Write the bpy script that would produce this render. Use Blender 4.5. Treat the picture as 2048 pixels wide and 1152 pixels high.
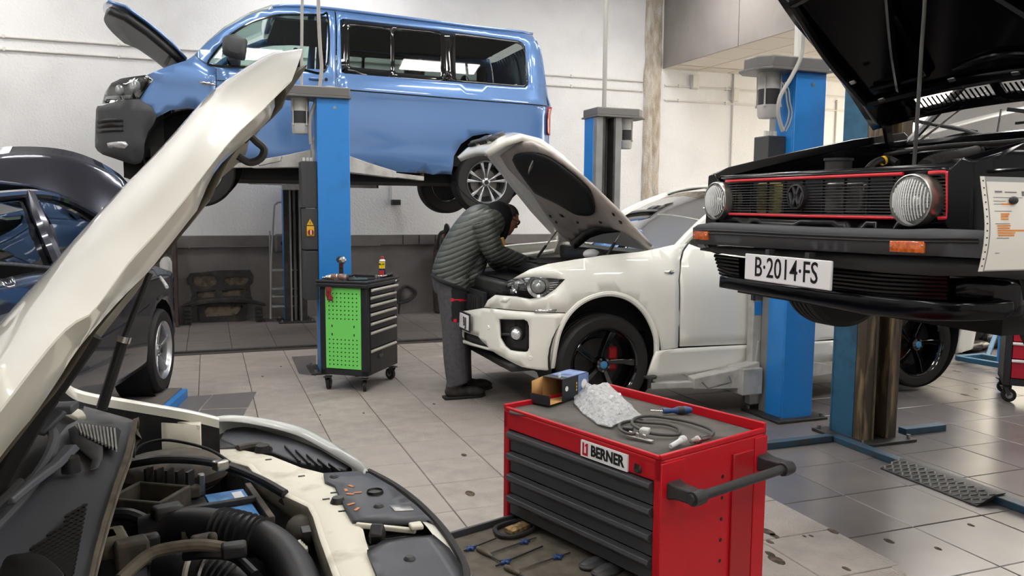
import bpy, bmesh, math, random
from math import sin, cos, pi, radians, sqrt, atan2, hypot
from mathutils import Vector, Matrix, noise
from mathutils.geometry import delaunay_2d_cdt
for o in list(bpy.data.objects): bpy.data.objects.remove(o)
S = bpy.context.scene
COL = S.collection
rnd = random.Random(7)
# ---------------------------------------------------------------- camera
FPX, PIT, ROLL, YAW, CAMH = 1618.4, .0994168, -.00774, .3593216, 1.54
_fw = Vector((sin(YAW)*cos(PIT), cos(YAW)*cos(PIT), -sin(PIT)))
_r = Vector((cos(YAW), -sin(YAW), 0)); _d = _fw.cross(_r)
_R = cos(ROLL)*_r + sin(ROLL)*_d; _D = -sin(ROLL)*_r + cos(ROLL)*_d
CAM = Vector((0, 0, CAMH))
cd = bpy.data.cameras.new('camera'); co = bpy.data.objects.new('camera', cd); COL.objects.link(co)
cd.sensor_width = 36; cd.lens = 36*FPX/2048; cd.clip_start = .05
co.matrix_world = Matrix(((_R.x, -_D.x, -_fw.x, 0), (_R.y, -_D.y, -_fw.y, 0), (_R.z, -_D.z, -_fw.z, CAMH), (0, 0, 0, 1)))
S.camera = co
# ---------------------------------------------------------------- world, exposure
w = bpy.data.worlds.new('world'); S.world = w; w.use_nodes = True
w.node_tree.nodes['Background'].inputs[0].default_value = (.9, .93, 1, 1)
w.node_tree.nodes['Background'].inputs[1].default_value = .3
S.view_settings.view_transform = 'Standard'; S.view_settings.look = 'None'
S.view_settings.exposure = 0.0; S.view_settings.gamma = 1.0
LAMP_POWER = 42.0
WINDOW_POWER = 4.2
# ---------------------------------------------------------------- helpers
def ray(u, v): return _R*((u-1024)/FPX) + _D*((v-576)/FPX) + _fw
def pl(u, v, ax, val):
    k = ray(u, v); return CAM + k*((val-CAM[ax])/k[ax])
def pX(u, v, x): return pl(u, v, 0, x)
def pY(u, v, y): return pl(u, v, 1, y)
def pZ(u, v, z=0.): return pl(u, v, 2, z)
def lin(c):
    if isinstance(c, str):
        c = [int(c[i:i+2], 16)/255 for i in (0, 2, 4)]
    return tuple(x/12.92 if x <= .04045 else ((x+.055)/1.055)**2.4 for x in c) + (1,)
MATS = {}
def mat(name, col='808080', rough=.5, metal=0., coat=0., n=None, bump=None, trans=0., ior=1.45, emit=None, es=0., alpha=1., spec=.5, rvar=None):
    """n=(scale, colour2, low, high[, stretch]) noise colour mix; bump=(scale, strength, dist)"""
    m = bpy.data.materials.new(name); m.use_nodes = True; MATS[name] = m
    nt = m.node_tree; b = nt.nodes['Principled BSDF']
    b.inputs['Base Color'].default_value = lin(col); b.inputs['Roughness'].default_value = rough
    b.inputs['Metallic'].default_value = metal; b.inputs['Coat Weight'].default_value = coat
    b.inputs['Coat Roughness'].default_value = .04
    b.inputs['Transmission Weight'].default_value = trans; b.inputs['IOR'].default_value = ior
    b.inputs['Alpha'].default_value = alpha; b.inputs['Specular IOR Level'].default_value = spec
    if emit:
        b.inputs['Emission Color'].default_value = lin(emit); b.inputs['Emission Strength'].default_value = es
    tc = None
    def coord(stretch=None):
        nonlocal tc
        if tc is None: tc = nt.nodes.new('ShaderNodeTexCoord')
        if stretch:
            mp = nt.nodes.new('ShaderNodeMapping'); mp.inputs['Scale'].default_value = stretch
            nt.links.new(tc.outputs['Object'], mp.inputs[0]); return mp.outputs[0]
        return tc.outputs['Object']
    if n:
        t = nt.nodes.new('ShaderNodeTexNoise'); t.inputs['Scale'].default_value = n[0]; t.inputs['Detail'].default_value = 6
        nt.links.new(coord(n[4] if len(n) > 4 else None), t.inputs['Vector'])
        r = nt.nodes.new('ShaderNodeMapRange'); r.inputs[1].default_value = n[2]; r.inputs[2].default_value = n[3]
        nt.links.new(t.outputs['Fac'], r.inputs[0])
        mx = nt.nodes.new('ShaderNodeMix'); mx.data_type = 'RGBA'
        mx.inputs[6].default_value = lin(col); mx.inputs[7].default_value = lin(n[1])
        nt.links.new(r.outputs[0], mx.inputs[0]); nt.links.new(mx.outputs[2], b.inputs['Base Color'])
        if rvar is not None:
            rr = nt.nodes.new('ShaderNodeMapRange'); rr.inputs[3].default_value = rough; rr.inputs[4].default_value = rvar
            nt.links.new(r.outputs[0], rr.inputs[0]); nt.links.new(rr.outputs[0], b.inputs['Roughness'])
    if bump:
        t = nt.nodes.new('ShaderNodeTexNoise'); t.inputs['Scale'].default_value = bump[0]; t.inputs['Detail'].default_value = 5
        nt.links.new(coord(), t.inputs['Vector'])
        bp = nt.nodes.new('ShaderNodeBump'); bp.inputs['Strength'].default_value = bump[1]; bp.inputs['Distance'].default_value = bump[2]
        nt.links.new(t.outputs['Fac'], bp.inputs['Height']); nt.links.new(bp.outputs[0], b.inputs['Normal'])
    return m
def V(*a): return Vector(a[0] if len(a) == 1 else a)
class G:
    def __init__(s): s.v = []; s.f = []
    def add(s, vs, fs):
        o = len(s.v); s.v += [Vector(x) for x in vs]; s.f += [tuple(i+o for i in f) for f in fs]; return s
    def box(s, c, d, rot=None):
        c = V(c); vs = []
        for z in (-.5, .5):
            for y in (-.5, .5):
                for x in (-.5, .5):
                    p = V(x*d[0], y*d[1], z*d[2]); vs.append(c + (rot @ p if rot else p))
        return s.add(vs, [(0, 2, 3, 1), (4, 5, 7, 6), (0, 1, 5, 4), (2, 6, 7, 3), (0, 4, 6, 2), (1, 3, 7, 5)])
    def mm(s, a, b): return s.box([(a[i]+b[i])/2 for i in range(3)], [abs(b[i]-a[i]) for i in range(3)])
    def bar(s, p0, p1, w, h, up=(0, 0, 1)):
        p0, p1 = V(p0), V(p1); d = (p1-p0); L = d.length; d.normalize(); u = V(up)
        sd = d.cross(u)
        if sd.length < 1e-4: sd = d.cross(V(1, 0, 0))
        sd.normalize(); u = sd.cross(d)
        return s.box((p0+p1)/2, (L, w, h), Matrix((d, sd, u)).transposed())
    def cyl(s, p0, p1, r, r1=None, n=16, caps=True):
        return s.tube([p0, p1], [r, r if r1 is None else r1], n, caps)
    def tube(s, path, r, n=10, caps=True, closed=False):
        path = [V(p) for p in path]; m = len(path); rs = r if isinstance(r, (list, tuple)) else [r]*m
        t0 = (path[1]-path[0]).normalized(); a = t0.orthogonal().normalized(); vs = []; fs = []
        for i, p in enumerate(path):
            if closed: t = (path[(i+1) % m]-path[i-1])
            else: t = path[min(i+1, m-1)]-path[max(i-1, 0)]
            t.normalize(); a = (a - t*a.dot(t)); a.normalize(); b = t.cross(a)
            for k in range(n):
                q = 2*pi*k/n; vs.append(p + (a*cos(q) + b*sin(q))*rs[i])
        for i in range(m if closed else m-1):
            j = (i+1) % m
            for k in range(n): fs.append((i*n+k, i*n+(k+1) % n, j*n+(k+1) % n, j*n+k))
        if caps and not closed: fs += [tuple(range(n-1, -1, -1)), tuple((m-1)*n+k for k in range(n))]
        return s.add(vs, fs)
    def lathe(s, prof, o=(0, 0, 0), ax=(0, 0, 1), n=32, ph=0):
        o = V(o); ax = V(ax).normalized(); a = ax.orthogonal().normalized(); b = ax.cross(a); vs = []; fs = []
        for r, h in prof:
            for k in range(n):
                q = 2*pi*k/n+ph; vs.append(o + ax*h + (a*cos(q)+b*sin(q))*r)
        for i in range(len(prof)-1):
            for k in range(n): fs.append((i*n+k, i*n+(k+1) % n, (i+1)*n+(k+1) % n, (i+1)*n+k))
        return s.add(vs, fs)
    def loft(s, rings, closed=True, caps=True):
        n = len(rings[0]); vs = [p for r in rings for p in r]; fs = []
        for i in range(len(rings)-1):
            for k in range(n if closed else n-1): fs.append((i*n+k, i*n+(k+1) % n, (i+1)*n+(k+1) % n, (i+1)*n+k))
        if caps and closed: fs += [tuple(range(n-1, -1, -1)), tuple((len(rings)-1)*n+k for k in range(n))]
        return s.add(vs, fs)
    def prism(s, poly, fn, h0, h1):
        n = len(poly); vs = [fn(a, b, h) for h in (h0, h1) for a, b in poly]
        return s.add(vs, [tuple(range(n-1, -1, -1)), tuple(range(n, 2*n))] + [(k, (k+1) % n, n+(k+1) % n, n+k) for k in range(n)])
    def ball(s, c, r, nu=14, nv=9, rot=None):
        c = V(c); r = r if isinstance(r, (tuple, list)) else (r, r, r); rings = []
        for i in range(nv+1):
            t = pi*i/nv - pi/2; ring = []
            for k in range(nu):
                q = 2*pi*k/nu; p = V(max(cos(t), .02)*cos(q)*r[0], max(cos(t), .02)*sin(q)*r[1], sin(t)*r[2]); ring.append(c + (rot @ p if rot else p))
            rings.append(ring)
        return s.loft(rings)
    def grid(s, nu, nv, fn):
        vs = [fn(i/nu, j/nv) for j in range(nv+1) for i in range(nu+1)]
        return s.add(vs, [(j*(nu+1)+i, j*(nu+1)+i+1, (j+1)*(nu+1)+i+1, (j+1)*(nu+1)+i) for j in range(nv) for i in range(nu)])
    def xf(s, M):
        s.v = [M @ p for p in s.v]; return s
ORG = {}
def org(p): return ORG.get(p.name, Vector()) if p else Vector()
def thing(name, label, cat, loc=(0, 0, 0), group=None, kind=None):
    o = bpy.data.objects.new(name, None); COL.objects.link(o); o.location = loc; o.empty_display_size = .1
    ORG[o.name] = Vector(loc); o['label'] = label; o['category'] = cat
    if group: o['group'] = group
    return o
def add(name, g, m, parent=None, bev=0., sol=0., smooth=True, ang=.6, sub=0, label=None, kind=None, bseg=2, fixn=False, off=-1.):
    me = bpy.data.meshes.new(name); o3 = org(parent)
    me.from_pydata([tuple(p-o3) for p in g.v], [], g.f)
    if fixn:
        b = bmesh.new(); b.from_mesh(me); bmesh.ops.remove_doubles(b, verts=b.verts, dist=1e-5); bmesh.ops.recalc_face_normals(b, faces=b.faces); b.to_mesh(me); b.free()
    me.update(); me.validate()
    ms = m if isinstance(m, (list, tuple)) else [m]
    for x in ms: me.materials.append(MATS[x] if isinstance(x, str) else x)
    if smooth:
        me.polygons.foreach_set('use_smooth', [True]*len(me.polygons))
        if not sub: me.set_sharp_from_angle(angle=ang)
    o = bpy.data.objects.new(name, me); COL.objects.link(o)
    if parent: o.parent = parent; ORG[o.name] = o3
    if sol:
        d = o.modifiers.new('solid', 'SOLIDIFY'); d.thickness = sol; d.offset = off
    if bev:
        d = o.modifiers.new('bevel', 'BEVEL'); d.width = bev; d.segments = bseg; d.limit_method = 'ANGLE'; d.angle_limit = .7
    if sub:
        d = o.modifiers.new('sub', 'SUBSURF'); d.levels = sub; d.render_levels = sub
    if label: o['label'] = label
    if kind: o['kind'] = kind
    return o
def tag(o, label, cat, group=None):
    o['label'] = label; o['category'] = cat
    if group: o['group'] = group
    return o
def single(name, g, m, label, cat, group=None, **k):
    return tag(add(name, g, m, None, **k), label, cat, group)
def struct(name, g, m, **k):
    return add(name, g, m, None, kind='structure', **k)
def copytree(o, parent=None):
    c = o.copy(); COL.objects.link(c); ORG[c.name] = ORG.get(o.name, Vector())
    if parent: c.parent = parent
    for ch in [x for x in bpy.data.objects if x.parent == o]: copytree(ch, c)
    return c
def share(name, me, parent, loc, rot=(0, 0, 0), sc=(1, 1, 1)):
    o = bpy.data.objects.new(name, me); COL.objects.link(o)
    if parent: o.parent = parent
    o.location = V(loc)-org(parent); o.rotation_euler = rot; o.scale = sc; ORG[o.name] = org(parent); return o
def mesh_of(name, g, m, smooth=True):
    me = bpy.data.meshes.new(name); me.from_pydata([tuple(p) for p in g.v], [], g.f); me.materials.append(MATS[m]); me.update()
    if smooth: me.polygons.foreach_set('use_smooth', [True]*len(me.polygons)); me.set_sharp_from_angle(angle=.6)
    return me
def cr(pts, n=6, closed=False):
    pts = [Vector(p) for p in pts]; m = len(pts); out = []
    for i in range(m if closed else m-1):
        p0 = pts[i-1] if closed or i > 0 else pts[0]; p1 = pts[i]; p2 = pts[(i+1) % m]
        p3 = pts[(i+2) % m] if closed or i+2 < m else pts[-1]
        for k in range(n):
            t = k/n; out.append(.5*((2*p1) + (p2-p0)*t + (2*p0-5*p1+4*p2-p3)*t*t + (3*p1-p0-3*p2+p3)*t**3))
    if not closed: out.append(pts[-1])
    return out
def resamp(poly, res):
    out = []
    for i, p in enumerate(poly):
        q = poly[(i+1) % len(poly)]; p = Vector(p); q = Vector(q); k = max(1, int((q-p).length/res))
        for j in range(k): out.append(p + (q-p)*(j/k))
    return out
def inside(p, poly):
    c = False; j = len(poly)-1
    for i in range(len(poly)):
        a, b = poly[i], poly[j]
        if (a[1] > p[1]) != (b[1] > p[1]) and p[0] < (b[0]-a[0])*(p[1]-a[1])/(b[1]-a[1])+a[0]: c = not c
        j = i
    return c
def panel(poly, fn, res=.08, holes=(), out=None):
    """polygon in a 2-D parameter plane, triangulated finely and mapped by fn(a,b) to 3-D"""
    loops = [resamp(poly, res)] + [resamp(h, res) for h in holes]
    pts = []; eds = []
    for L in loops:
        o = len(pts); pts += [Vector(p[:2]) for p in L]; eds += [(o+i, o+(i+1) % len(L)) for i in range(len(L))]
    xs = [p[0] for p in loops[0]]; ys = [p[1] for p in loops[0]]
    nb = len(pts); x = min(xs)+res/2
    bnd = pts[:]
    while x < max(xs):
        y = min(ys)+res/2
        while y < max(ys):
            p = Vector((x, y))
            if inside(p, loops[0]) and not any(inside(p, h) for h in loops[1:]) and all((p-b).length > res*.45 for b in bnd): pts.append(p)
            y += res
        x += res
    r = delaunay_2d_cdt(pts, eds, [], 0, 1e-6)
    g = G(); fs = []
    for f in r[2]:
        c = sum((r[0][i] for i in f), Vector((0, 0)))/len(f)
        if inside(c, loops[0]) and not any(inside(c, h) for h in loops[1:]): fs.append(tuple(f))
    g.add([fn(p[0], p[1]) for p in r[0]], fs)
    if out is not None:
        nn = Vector()
        for f in g.f: nn += (g.v[f[1]]-g.v[f[0]]).cross(g.v[f[2]]-g.v[f[0]])
        if nn.dot(V(out)) < 0: g.f = [f[::-1] for f in g.f]
    return g
class Skin:
    """vertical skin over a plan curve; off(s,z) moves it along the outward (right-hand) normal"""
    def __init__(k, plan, off=None):
        k.p = [Vector((a, b)) for a, b in plan]; k.off = off or (lambda s, z: 0.); k.s = [0.]
        for i in range(1, len(k.p)): k.s.append(k.s[-1]+(k.p[i]-k.p[i-1]).length)
        k.nr = []
        for i in range(len(k.p)):
            t = k.p[min(i+1, len(k.p)-1)]-k.p[max(i-1, 0)]; t.normalize(); k.nr.append(Vector((t.y, -t.x)))
    def at(k, s):
        s = min(max(s, 0), k.s[-1]-1e-6); i = 0
        lo, hi = 0, len(k.s)-1
        while hi-lo > 1:
            m = (lo+hi)//2
            if k.s[m] <= s: lo = m
            else: hi = m
        t = (s-k.s[lo])/(k.s[hi]-k.s[lo]); return k.p[lo].lerp(k.p[hi], t), k.nr[lo].lerp(k.nr[hi], t).normalized()
    def map(k, s, z, extra=0.):
        p, n = k.at(s); q = p+n*(k.off(s, z)+extra); return V(q.x, q.y, z)
    def uv(k, u, v, extra=0.):
        d = ray(u, v); off = [0.]*len(k.p); best = None
        o = extra
        for it in range(5):
            best = None
            for i in range(len(k.p)-1):
                a = k.p[i]+k.nr[i]*o; b = k.p[i+1]+k.nr[i+1]*o; e = b-a
                den = d.x*e.y-d.y*e.x
                if abs(den) < 1e-9: continue
                t = (a.x*e.y-a.y*e.x)/den; q = (a.x*d.y-a.y*d.x)/den
                lo = -1e-6 if i > 0 else -9; hi = 1+1e-6 if i < len(k.p)-2 else 9
                if t > .1 and lo <= q <= hi and (best is None or t < best[0]): best = (t, i, q)
            if best is None:
                dm = None; hd = hypot(d.x, d.y)
                for i in range(len(k.p)):
                    q = k.p[i]+k.nr[i]*o; c = abs(d.x*q.y-d.y*q.x)/hd/q.length
                    if d.x*q.x+d.y*q.y > 0 and (dm is None or c < dm[0]): dm = (c, i, q.length/hd)
                return Vector((k.s[dm[1]], CAMH+d.z*dm[2]))
            t, i, q = best; s = k.s[i]+(k.s[i+1]-k.s[i])*q; z = CAMH+d.z*t; o = k.off(min(max(s, 0), k.s[-1]), z)+extra
        return Vector((s, z))
    def poly(k, px, n=0, extra=0.):
        q = [k.uv(u, v, extra) for u, v in px]
        return [Vector(p) for p in (cr(q, n, True) if n else q)]
def text(name, s, size, M, m, parent=None, ext=.001, bold=0., sx=1., kind=None):
    c = bpy.data.curves.new('t', 'FONT'); c.body = s; c.size = size; c.extrude = ext; c.offset = bold; c.align_x = 'CENTER'; c.align_y = 'CENTER'; c.resolution_u = 3
    o = bpy.data.objects.new('t', c); COL.objects.link(o); dg = bpy.context.evaluated_depsgraph_get()
    me = o.evaluated_get(dg).to_mesh(); g = G()
    g.add([M @ V(v.co.x*sx, v.co.y, v.co.z) for v in me.vertices], [tuple(p.vertices) for p in me.polygons])
    bpy.data.objects.remove(o); return add(name, g, m, parent, smooth=False)
def frame(o, x, y):
    """matrix with local x,y axes and z = x cross y at origin o"""
    x = V(x).normalized(); y = V(y); y = (y-x*y.dot(x)).normalized(); z = x.cross(y)
    return Matrix(((x.x, y.x, z.x, o[0]), (x.y, y.y, z.y, o[1]), (x.z, y.z, z.z, o[2]), (0, 0, 0, 1)))
def rect(a0, b0, a1, b1): return [(a0, b0), (a1, b0), (a1, b1), (a0, b1)]
def rrect(a0, b0, a1, b1, r, n=4):
    out = []
    for cx, cy, q in ((a1-r, b1-r, 0), (a0+r, b1-r, 90), (a0+r, b0+r, 180), (a1-r, b0+r, 270)):
        for i in range(n+1): t = radians(q+90*i/n); out.append((cx+r*cos(t), cy+r*sin(t)))
    return out
def circ(cx, cy, r, n=24): return [(cx+r*cos(2*pi*i/n), cy+r*sin(2*pi*i/n)) for i in range(n)]
# ---------------------------------------------------------------- materials
mat('plaster', 'e2e2e2', .85, n=(1.3, 'd2d1d1', .45, .8), bump=(38, .35, .02))
mat('plaster_rough', 'b9ab98', .95, n=(14, 'd8d2c8', .4, .65, (1, 1, .25)), bump=(60, 1., .03))
mat('dado', '787371', .75, n=(2.2, '615d5b', .4, .75), bump=(12, .25, .01))
mat('concrete', '98928e', .8, n=(1.5, '87817d', .4, .7), bump=(20, .15, .01))
mat('ceiling_paint', 'dcdbd8', .9)
mat('ceil_tile', 'dcd5ca', .9, bump=(120, .2, .003))
mat('joint', '3a3633', .9)
mat('tile_grey', 'a19a93', .5, n=(7, '8a837d', .35, .75), bump=(75, .8, .008))
mat('tile_grey2', '979089', .5, n=(6, 'a29a94', .35, .75), bump=(75, .8, .008))
mat('tile_dark', '6f6a69', .24, n=(2, '78726f', .35, .7, (1, 2, 1)), bump=(30, .05, .003))
mat('tile_dark2', '696566', .26, n=(2, '716c6b', .35, .7, (2, 1, 1)), bump=(30, .05, .003))
mat('tile_back', '7c7573', .5, n=(3, '696361', .35, .7, (1, 6, 1)), bump=(40, .15, .004))
mat('lift_blue', '2683d4', .38, n=(5, '2674bb', .55, .8), coat=.2)
mat('lift_blue_old', '30617f', .5, n=(9, '284b62', .45, .7))
mat('strip_blue', '2c4d62', .5, n=(8, '3b4347', .45, .7)); mat('lift_grey', '8b8c8c', .45, n=(4, '7b7b7b', .4, .7))
mat('lift_light', 'b4b3af', .5, n=(8, '95928c', .45, .7))
mat('steel_dark', '383736', .5, n=(12, '2a2826', .4, .6))
mat('grease', '4b4034', .4, n=(6, 'a08b68', .48, .72, (3, 3, .5)))
mat('black_plastic', '2a2a2b', .5, bump=(300, .08, .001))
mat('dark_plastic', '3d3d3f', .5, bump=(260, .1, .001))
mat('cap_grey', '6a6866', .45)
mat('rubber', '1c1b1b', .65, bump=(60, .1, .002))
mat('pipe_white', 'd5d2cc', .6)
mat('pipe_grey', 'a19f9a', .5)
mat('chrome', 'd8d8d8', .12, 1.)
mat('alu', 'b9b7b2', .32, 1.)
mat('steel', '9b9a97', .35, 1., n=(20, '7d7b78', .4, .6))
mat('lamp_frame', 'e6e6e4', .4)
mat('lamp_glow', 'ffffff', .5, emit='fdfaf6', es=LAMP_POWER)
mat('window_glow', 'fff6e0', .5, emit='fff3dd', es=WINDOW_POWER)
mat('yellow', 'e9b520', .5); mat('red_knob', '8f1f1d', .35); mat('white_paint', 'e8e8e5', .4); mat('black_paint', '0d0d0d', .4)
# ---------------------------------------------------------------- room shell
YW, XL, XR, YF, ZC = 11.52, -5., 11.5, -4., 5.2
struct('wall_back', G().mm((XL, YW, -.05), (XR, YW+.2, ZC)), 'plaster', smooth=False)
struct('wall_left', G().mm((XL-.2, YF, -.05), (XL, YW, ZC)), 'plaster', smooth=False)
struct('wall_front', G().mm((XL, YF-.2, -.05), (XR, YF, ZC)), 'plaster', smooth=False)
wr = G(); WY0, WY1, WZ0, WZ1 = 5.6, 11.1, 1.1, 3.65
wr.mm((XR, YF, -.05), (XR+.2, WY0, ZC)); wr.mm((XR, WY1, -.05), (XR+.2, YW, ZC)); wr.mm((XR, WY0, WZ1), (XR+.2, WY1, ZC)); wr.mm((XR, WY0, -.05), (XR+.2, WY1, WZ0))
struct('wall_right', wr, 'plaster', smooth=False)
w1 = struct('window_1', G().mm((XR+.02, WY0, WZ0), (XR+.1, WY0+.08, WZ1)).mm((XR+.02, WY1-.08, WZ0), (XR+.1, WY1, WZ1)).mm((XR+.02, WY0, WZ0), (XR+.1, WY1, WZ0+.08)).mm((XR+.02, WY0, WZ1-.08), (XR+.1, WY1, WZ1)), 'dark_plastic', smooth=False)
for k in range(4):
    y0 = WY0+.08+k*1.345; add('pane', G().mm((XR+.05, y0, WZ0+.08), (XR+.07, y0+1.3, WZ1-.08)), 'window_glow', w1, smooth=False)
    if k < 3: add('mullion', G().mm((XR+.02, y0+1.3, WZ0+.08), (XR+.1, y0+1.345, WZ1-.08)), 'dark_plastic', w1, smooth=False)
struct('ceiling', G().mm((XL, YF, ZC), (XR, YW, ZC+.2)), 'ceiling_paint', smooth=False)
# dado band on the back wall
tr = struct('trim_1', G().mm((XL, YW-.02, 0), (XR, YW, .99)), 'dado', smooth=False)
add('ledge', G().mm((XL, YW-.05, .99), (XR, YW, 1.135)), 'dado', tr, bev=.008)
for x in (2.62, 2.86, 3.1): add('seam', G().mm((x, YW-.056, 1.), (x+.012, YW-.05, 1.13)), 'joint', tr, smooth=False)
g = G()
def rough(u, v):
    x = 6.53+.31*u+.035*noise.noise((u*2, v*14, 3)); z = ZC*v
    e = min(u, 1-u); return V(x, YW-(.012+.05*min(1, e*7))*(.75+.6*noise.noise((u*5, v*30, 0))), z)
g.grid(12, 110, rough); struct('trim_2', g, 'plaster_rough')
# concrete beam with panels and the suspended ceiling behind it
XB, ZB = 6.864, 3.762
bm_ = struct('trim_3', G().mm((XB+.02, 1., ZB+.06), (XB+.3, YW, ZC)), 'concrete', smooth=False)
js = [YW, 9.55, 7.75, 5.95, 4.15, 2.4, 1.]
for a, b in zip(js[1:], js[:-1]): add('beam_panel', G().mm((XB, a+.006, ZB-.004), (XB+.02, b-.006, ZC)), 'concrete', bm_, bev=.004)
sc_ = struct('ceiling_suspended', G().mm((XB+.02, 1., ZB+.02), (XR, YW, ZB+.06)), 'joint', smooth=False)
me = mesh_of('ceiling_panel', G().mm((-.291, -.371, 0), (.291, .371, .02)), 'ceil_tile', False)
for i in range(8):
    for j in range(12):
        share('ceiling_panel', me, sc_, (XB+.6*i+.31, 11.1-.3-j*.76+(.38 if i % 2 else 0)*0, ZB))
    share('ceiling_panel', me, sc_, (XB+.6*i+.31, 11.1+.21, ZB), sc=(1, .55, 1))
# conduits along the back wall
def conduit(name, z, x0, x1, label, y=YW, m='pipe_white', r=.013, clips=1.1):
    t = thing(name, label, 'pipe', (x0, y, z)); add('pipe', G().cyl((x0, y-r-.006, z), (x1, y-r-.006, z), r, n=10), m, t)
    x = x0+.25
    while x < x1:
        add('clip', G().mm((x, y-2*r-.012, z-r-.006), (x+.025, y-.003, z+r+.014)), m, t, bev=.003); x += clips
    return t
conduit('conduit', 3.535, XL, 6.5, 'white upper conduit running along the back wall behind the van', clips=1.25)
conduit('conduit', 3.385, XL, 6.5, 'white lower conduit running along the back wall behind the van', clips=1.25)
x7 = 6.9
conduit('conduit', 3.5, x7, XR, 'white upper conduit on the wall below the suspended ceiling', clips=.9)
conduit('conduit', 3.27, x7, XR, 'white lower conduit on the wall below the suspended ceiling', clips=.9)
conduit('conduit', .985, XL, 2.3, 'grey conduit along the dark wall band above the car front panel', y=YW-.02, m='dado', clips=1.5)
def vconduit(x, z0, z1, label, r=.014):
    t = thing('conduit', label, 'pipe', (x, YW, z0)); add('pipe', G().cyl((x, YW-.02, z0), (x, YW-.02, z1), r, n=10), 'pipe_white', t)
    z = z0+.4
    while z < z1: add('clip', G().mm((x-.022, YW-.04, z), (x+.022, YW, z+.025)), 'pipe_white', t, bev=.003); z += .8
    return t
xa = pY(1463, 260, YW).x; vconduit(xa, .6, ZB, 'white vertical conduit dropping from the junction box on the right wall')
xb = pY(1671, 240, YW).x; vconduit(xb, .6, 3.45, 'white vertical conduit to the right of the blue lift post')
vconduit(pY(1620, 90, YW).x, 3.3, ZB, 'short white conduit above the suspended ceiling line')
for u, v, s, lb in ((1387, 165, .11, 'square white junction box on the upper conduit'), (1468, 190, .11, 'square white junction box above the vertical conduit')):
    p = pY(u, v, YW); t = thing('junction_box', lb, 'electrical box', (p.x, YW, p.z))
    add('box', G().mm((p.x-s*.6, YW-.07, p.z-s), (p.x+s*.6, YW, p.z+s)), 'pipe_white', t, bev=.008)
    add('lid', G().mm((p.x-s*.5, YW-.078, p.z-s*.88), (p.x+s*.5, YW-.07, p.z+s*.88)), 'pipe_white', t, bev=.003)
# ---------------------------------------------------------------- floor: tiles one by one
fl = struct('floor', G().mm((XL, YF, -.2), (XR, YW, -.006)), 'joint', smooth=False)
def tmesh(w, d, m):
    g = G(); c = .003; z = 0.
    g.loft([[V(x*w/2, y*d/2, -.012) for x, y in ((-1, -1), (1, -1), (1, 1), (-1, 1))], [V(x*w/2, y*d/2, z-c) for x, y in ((-1, -1), (1, -1), (1, 1), (-1, 1))], [V(x*(w/2-c), y*(d/2-c), z) for x, y in ((-1, -1), (1, -1), (1, 1), (-1, 1))]])
    return mesh_of('tile', g, m, False)
def seen(x, y, m=60):
    q = V(x, y, 0)-CAM; z = q.dot(_fw)
    if z < .5: return False
    u = 1024+FPX*q.dot(_R)/z; v = 576+FPX*q.dot(_D)/z
    return -m < u < 2048+m and v < 1152+m
far = {}
def lay(x0, x1, y0, y1, w, d, ms, gap=.005, jit=.0008, ox=0, oy=0, lim=99):
    mes = [tmesh(w-gap, d-gap, m) for m in ms]; i0 = math.floor((x0-ox)/w); j0 = math.floor((y0-oy)/d)
    for i in range(i0, int((x1-ox)/w)+1):
        for j in range(j0, int((y1-oy)/d)+1):
            cx, cy = ox+(i+.5)*w, oy+(j+.5)*d
            if not (x0-.01 <= cx-w/2 and cx+w/2 <= x1+.01 and y0-.01 <= cy-d/2 and cy+d/2 <= y1+.01): continue
            k = rnd.randrange(len(ms)); dz = rnd.uniform(-jit, jit)
            if seen(cx, cy, 120) and cy < lim: share('tile', mes[k], fl, (cx, cy, dz))
            else: far.setdefault(ms[k], G()).add([v.co+V(cx, cy, 0) for v in mes[k].vertices], [tuple(p.vertices) for p in mes[k].polygons])
W1, D1 = .4145, .4175
lay(.72-W1*12, .72+W1*4.85+.2, 5.92-D1*22, 5.92+D1*7.4, W1, D1, ['tile_grey', 'tile_grey2', 'tile_grey'], ox=.72, oy=5.92)
W2, D2 = .455, .4635
lay(2.735, 2.735+W2*19.2, 2.885-D2*13, 2.885+D2*13.3, W2, D2, ['tile_dark', 'tile_dark2'], ox=2.735, oy=2.885, lim=6.2)
W3, D3 = .462, .61
lay(-.25-W3*9, XR, 9.08, YW, W3, D3, ['tile_back'], ox=-.25, oy=9.08, lim=10.2)
lay(XL, -.25-W3*9+.02, 9.08, YW, W3, D3, ['tile_back'], ox=-.25, oy=9.08, lim=0)
for m, g in far.items(): add('tile', g, m, fl, smooth=False, kind='stuff')
# dark step strip in front of the back strip
struct('trim_4', G().mm((-3, 9.015, -.01), (6., 9.07, .012)), 'steel_dark', bev=.004)
# dark floor patch (repaired tiles) near the dark car
for q_ in ([(362, 795), (424, 790), (375, 845), (322, 840)], [(426, 790), (513, 784), (496, 815), (402, 818)], [(402, 820), (494, 817), (478, 850), (376, 850)], [(583, 714), (632, 711), (632, 752), (598, 748)]):
    add('tile', G().prism([pZ(u_, v_).xy for u_, v_ in q_], lambda x, y, z: V(x, y, z), -.01, .003), 'tile_dark2', fl, smooth=False)
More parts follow.
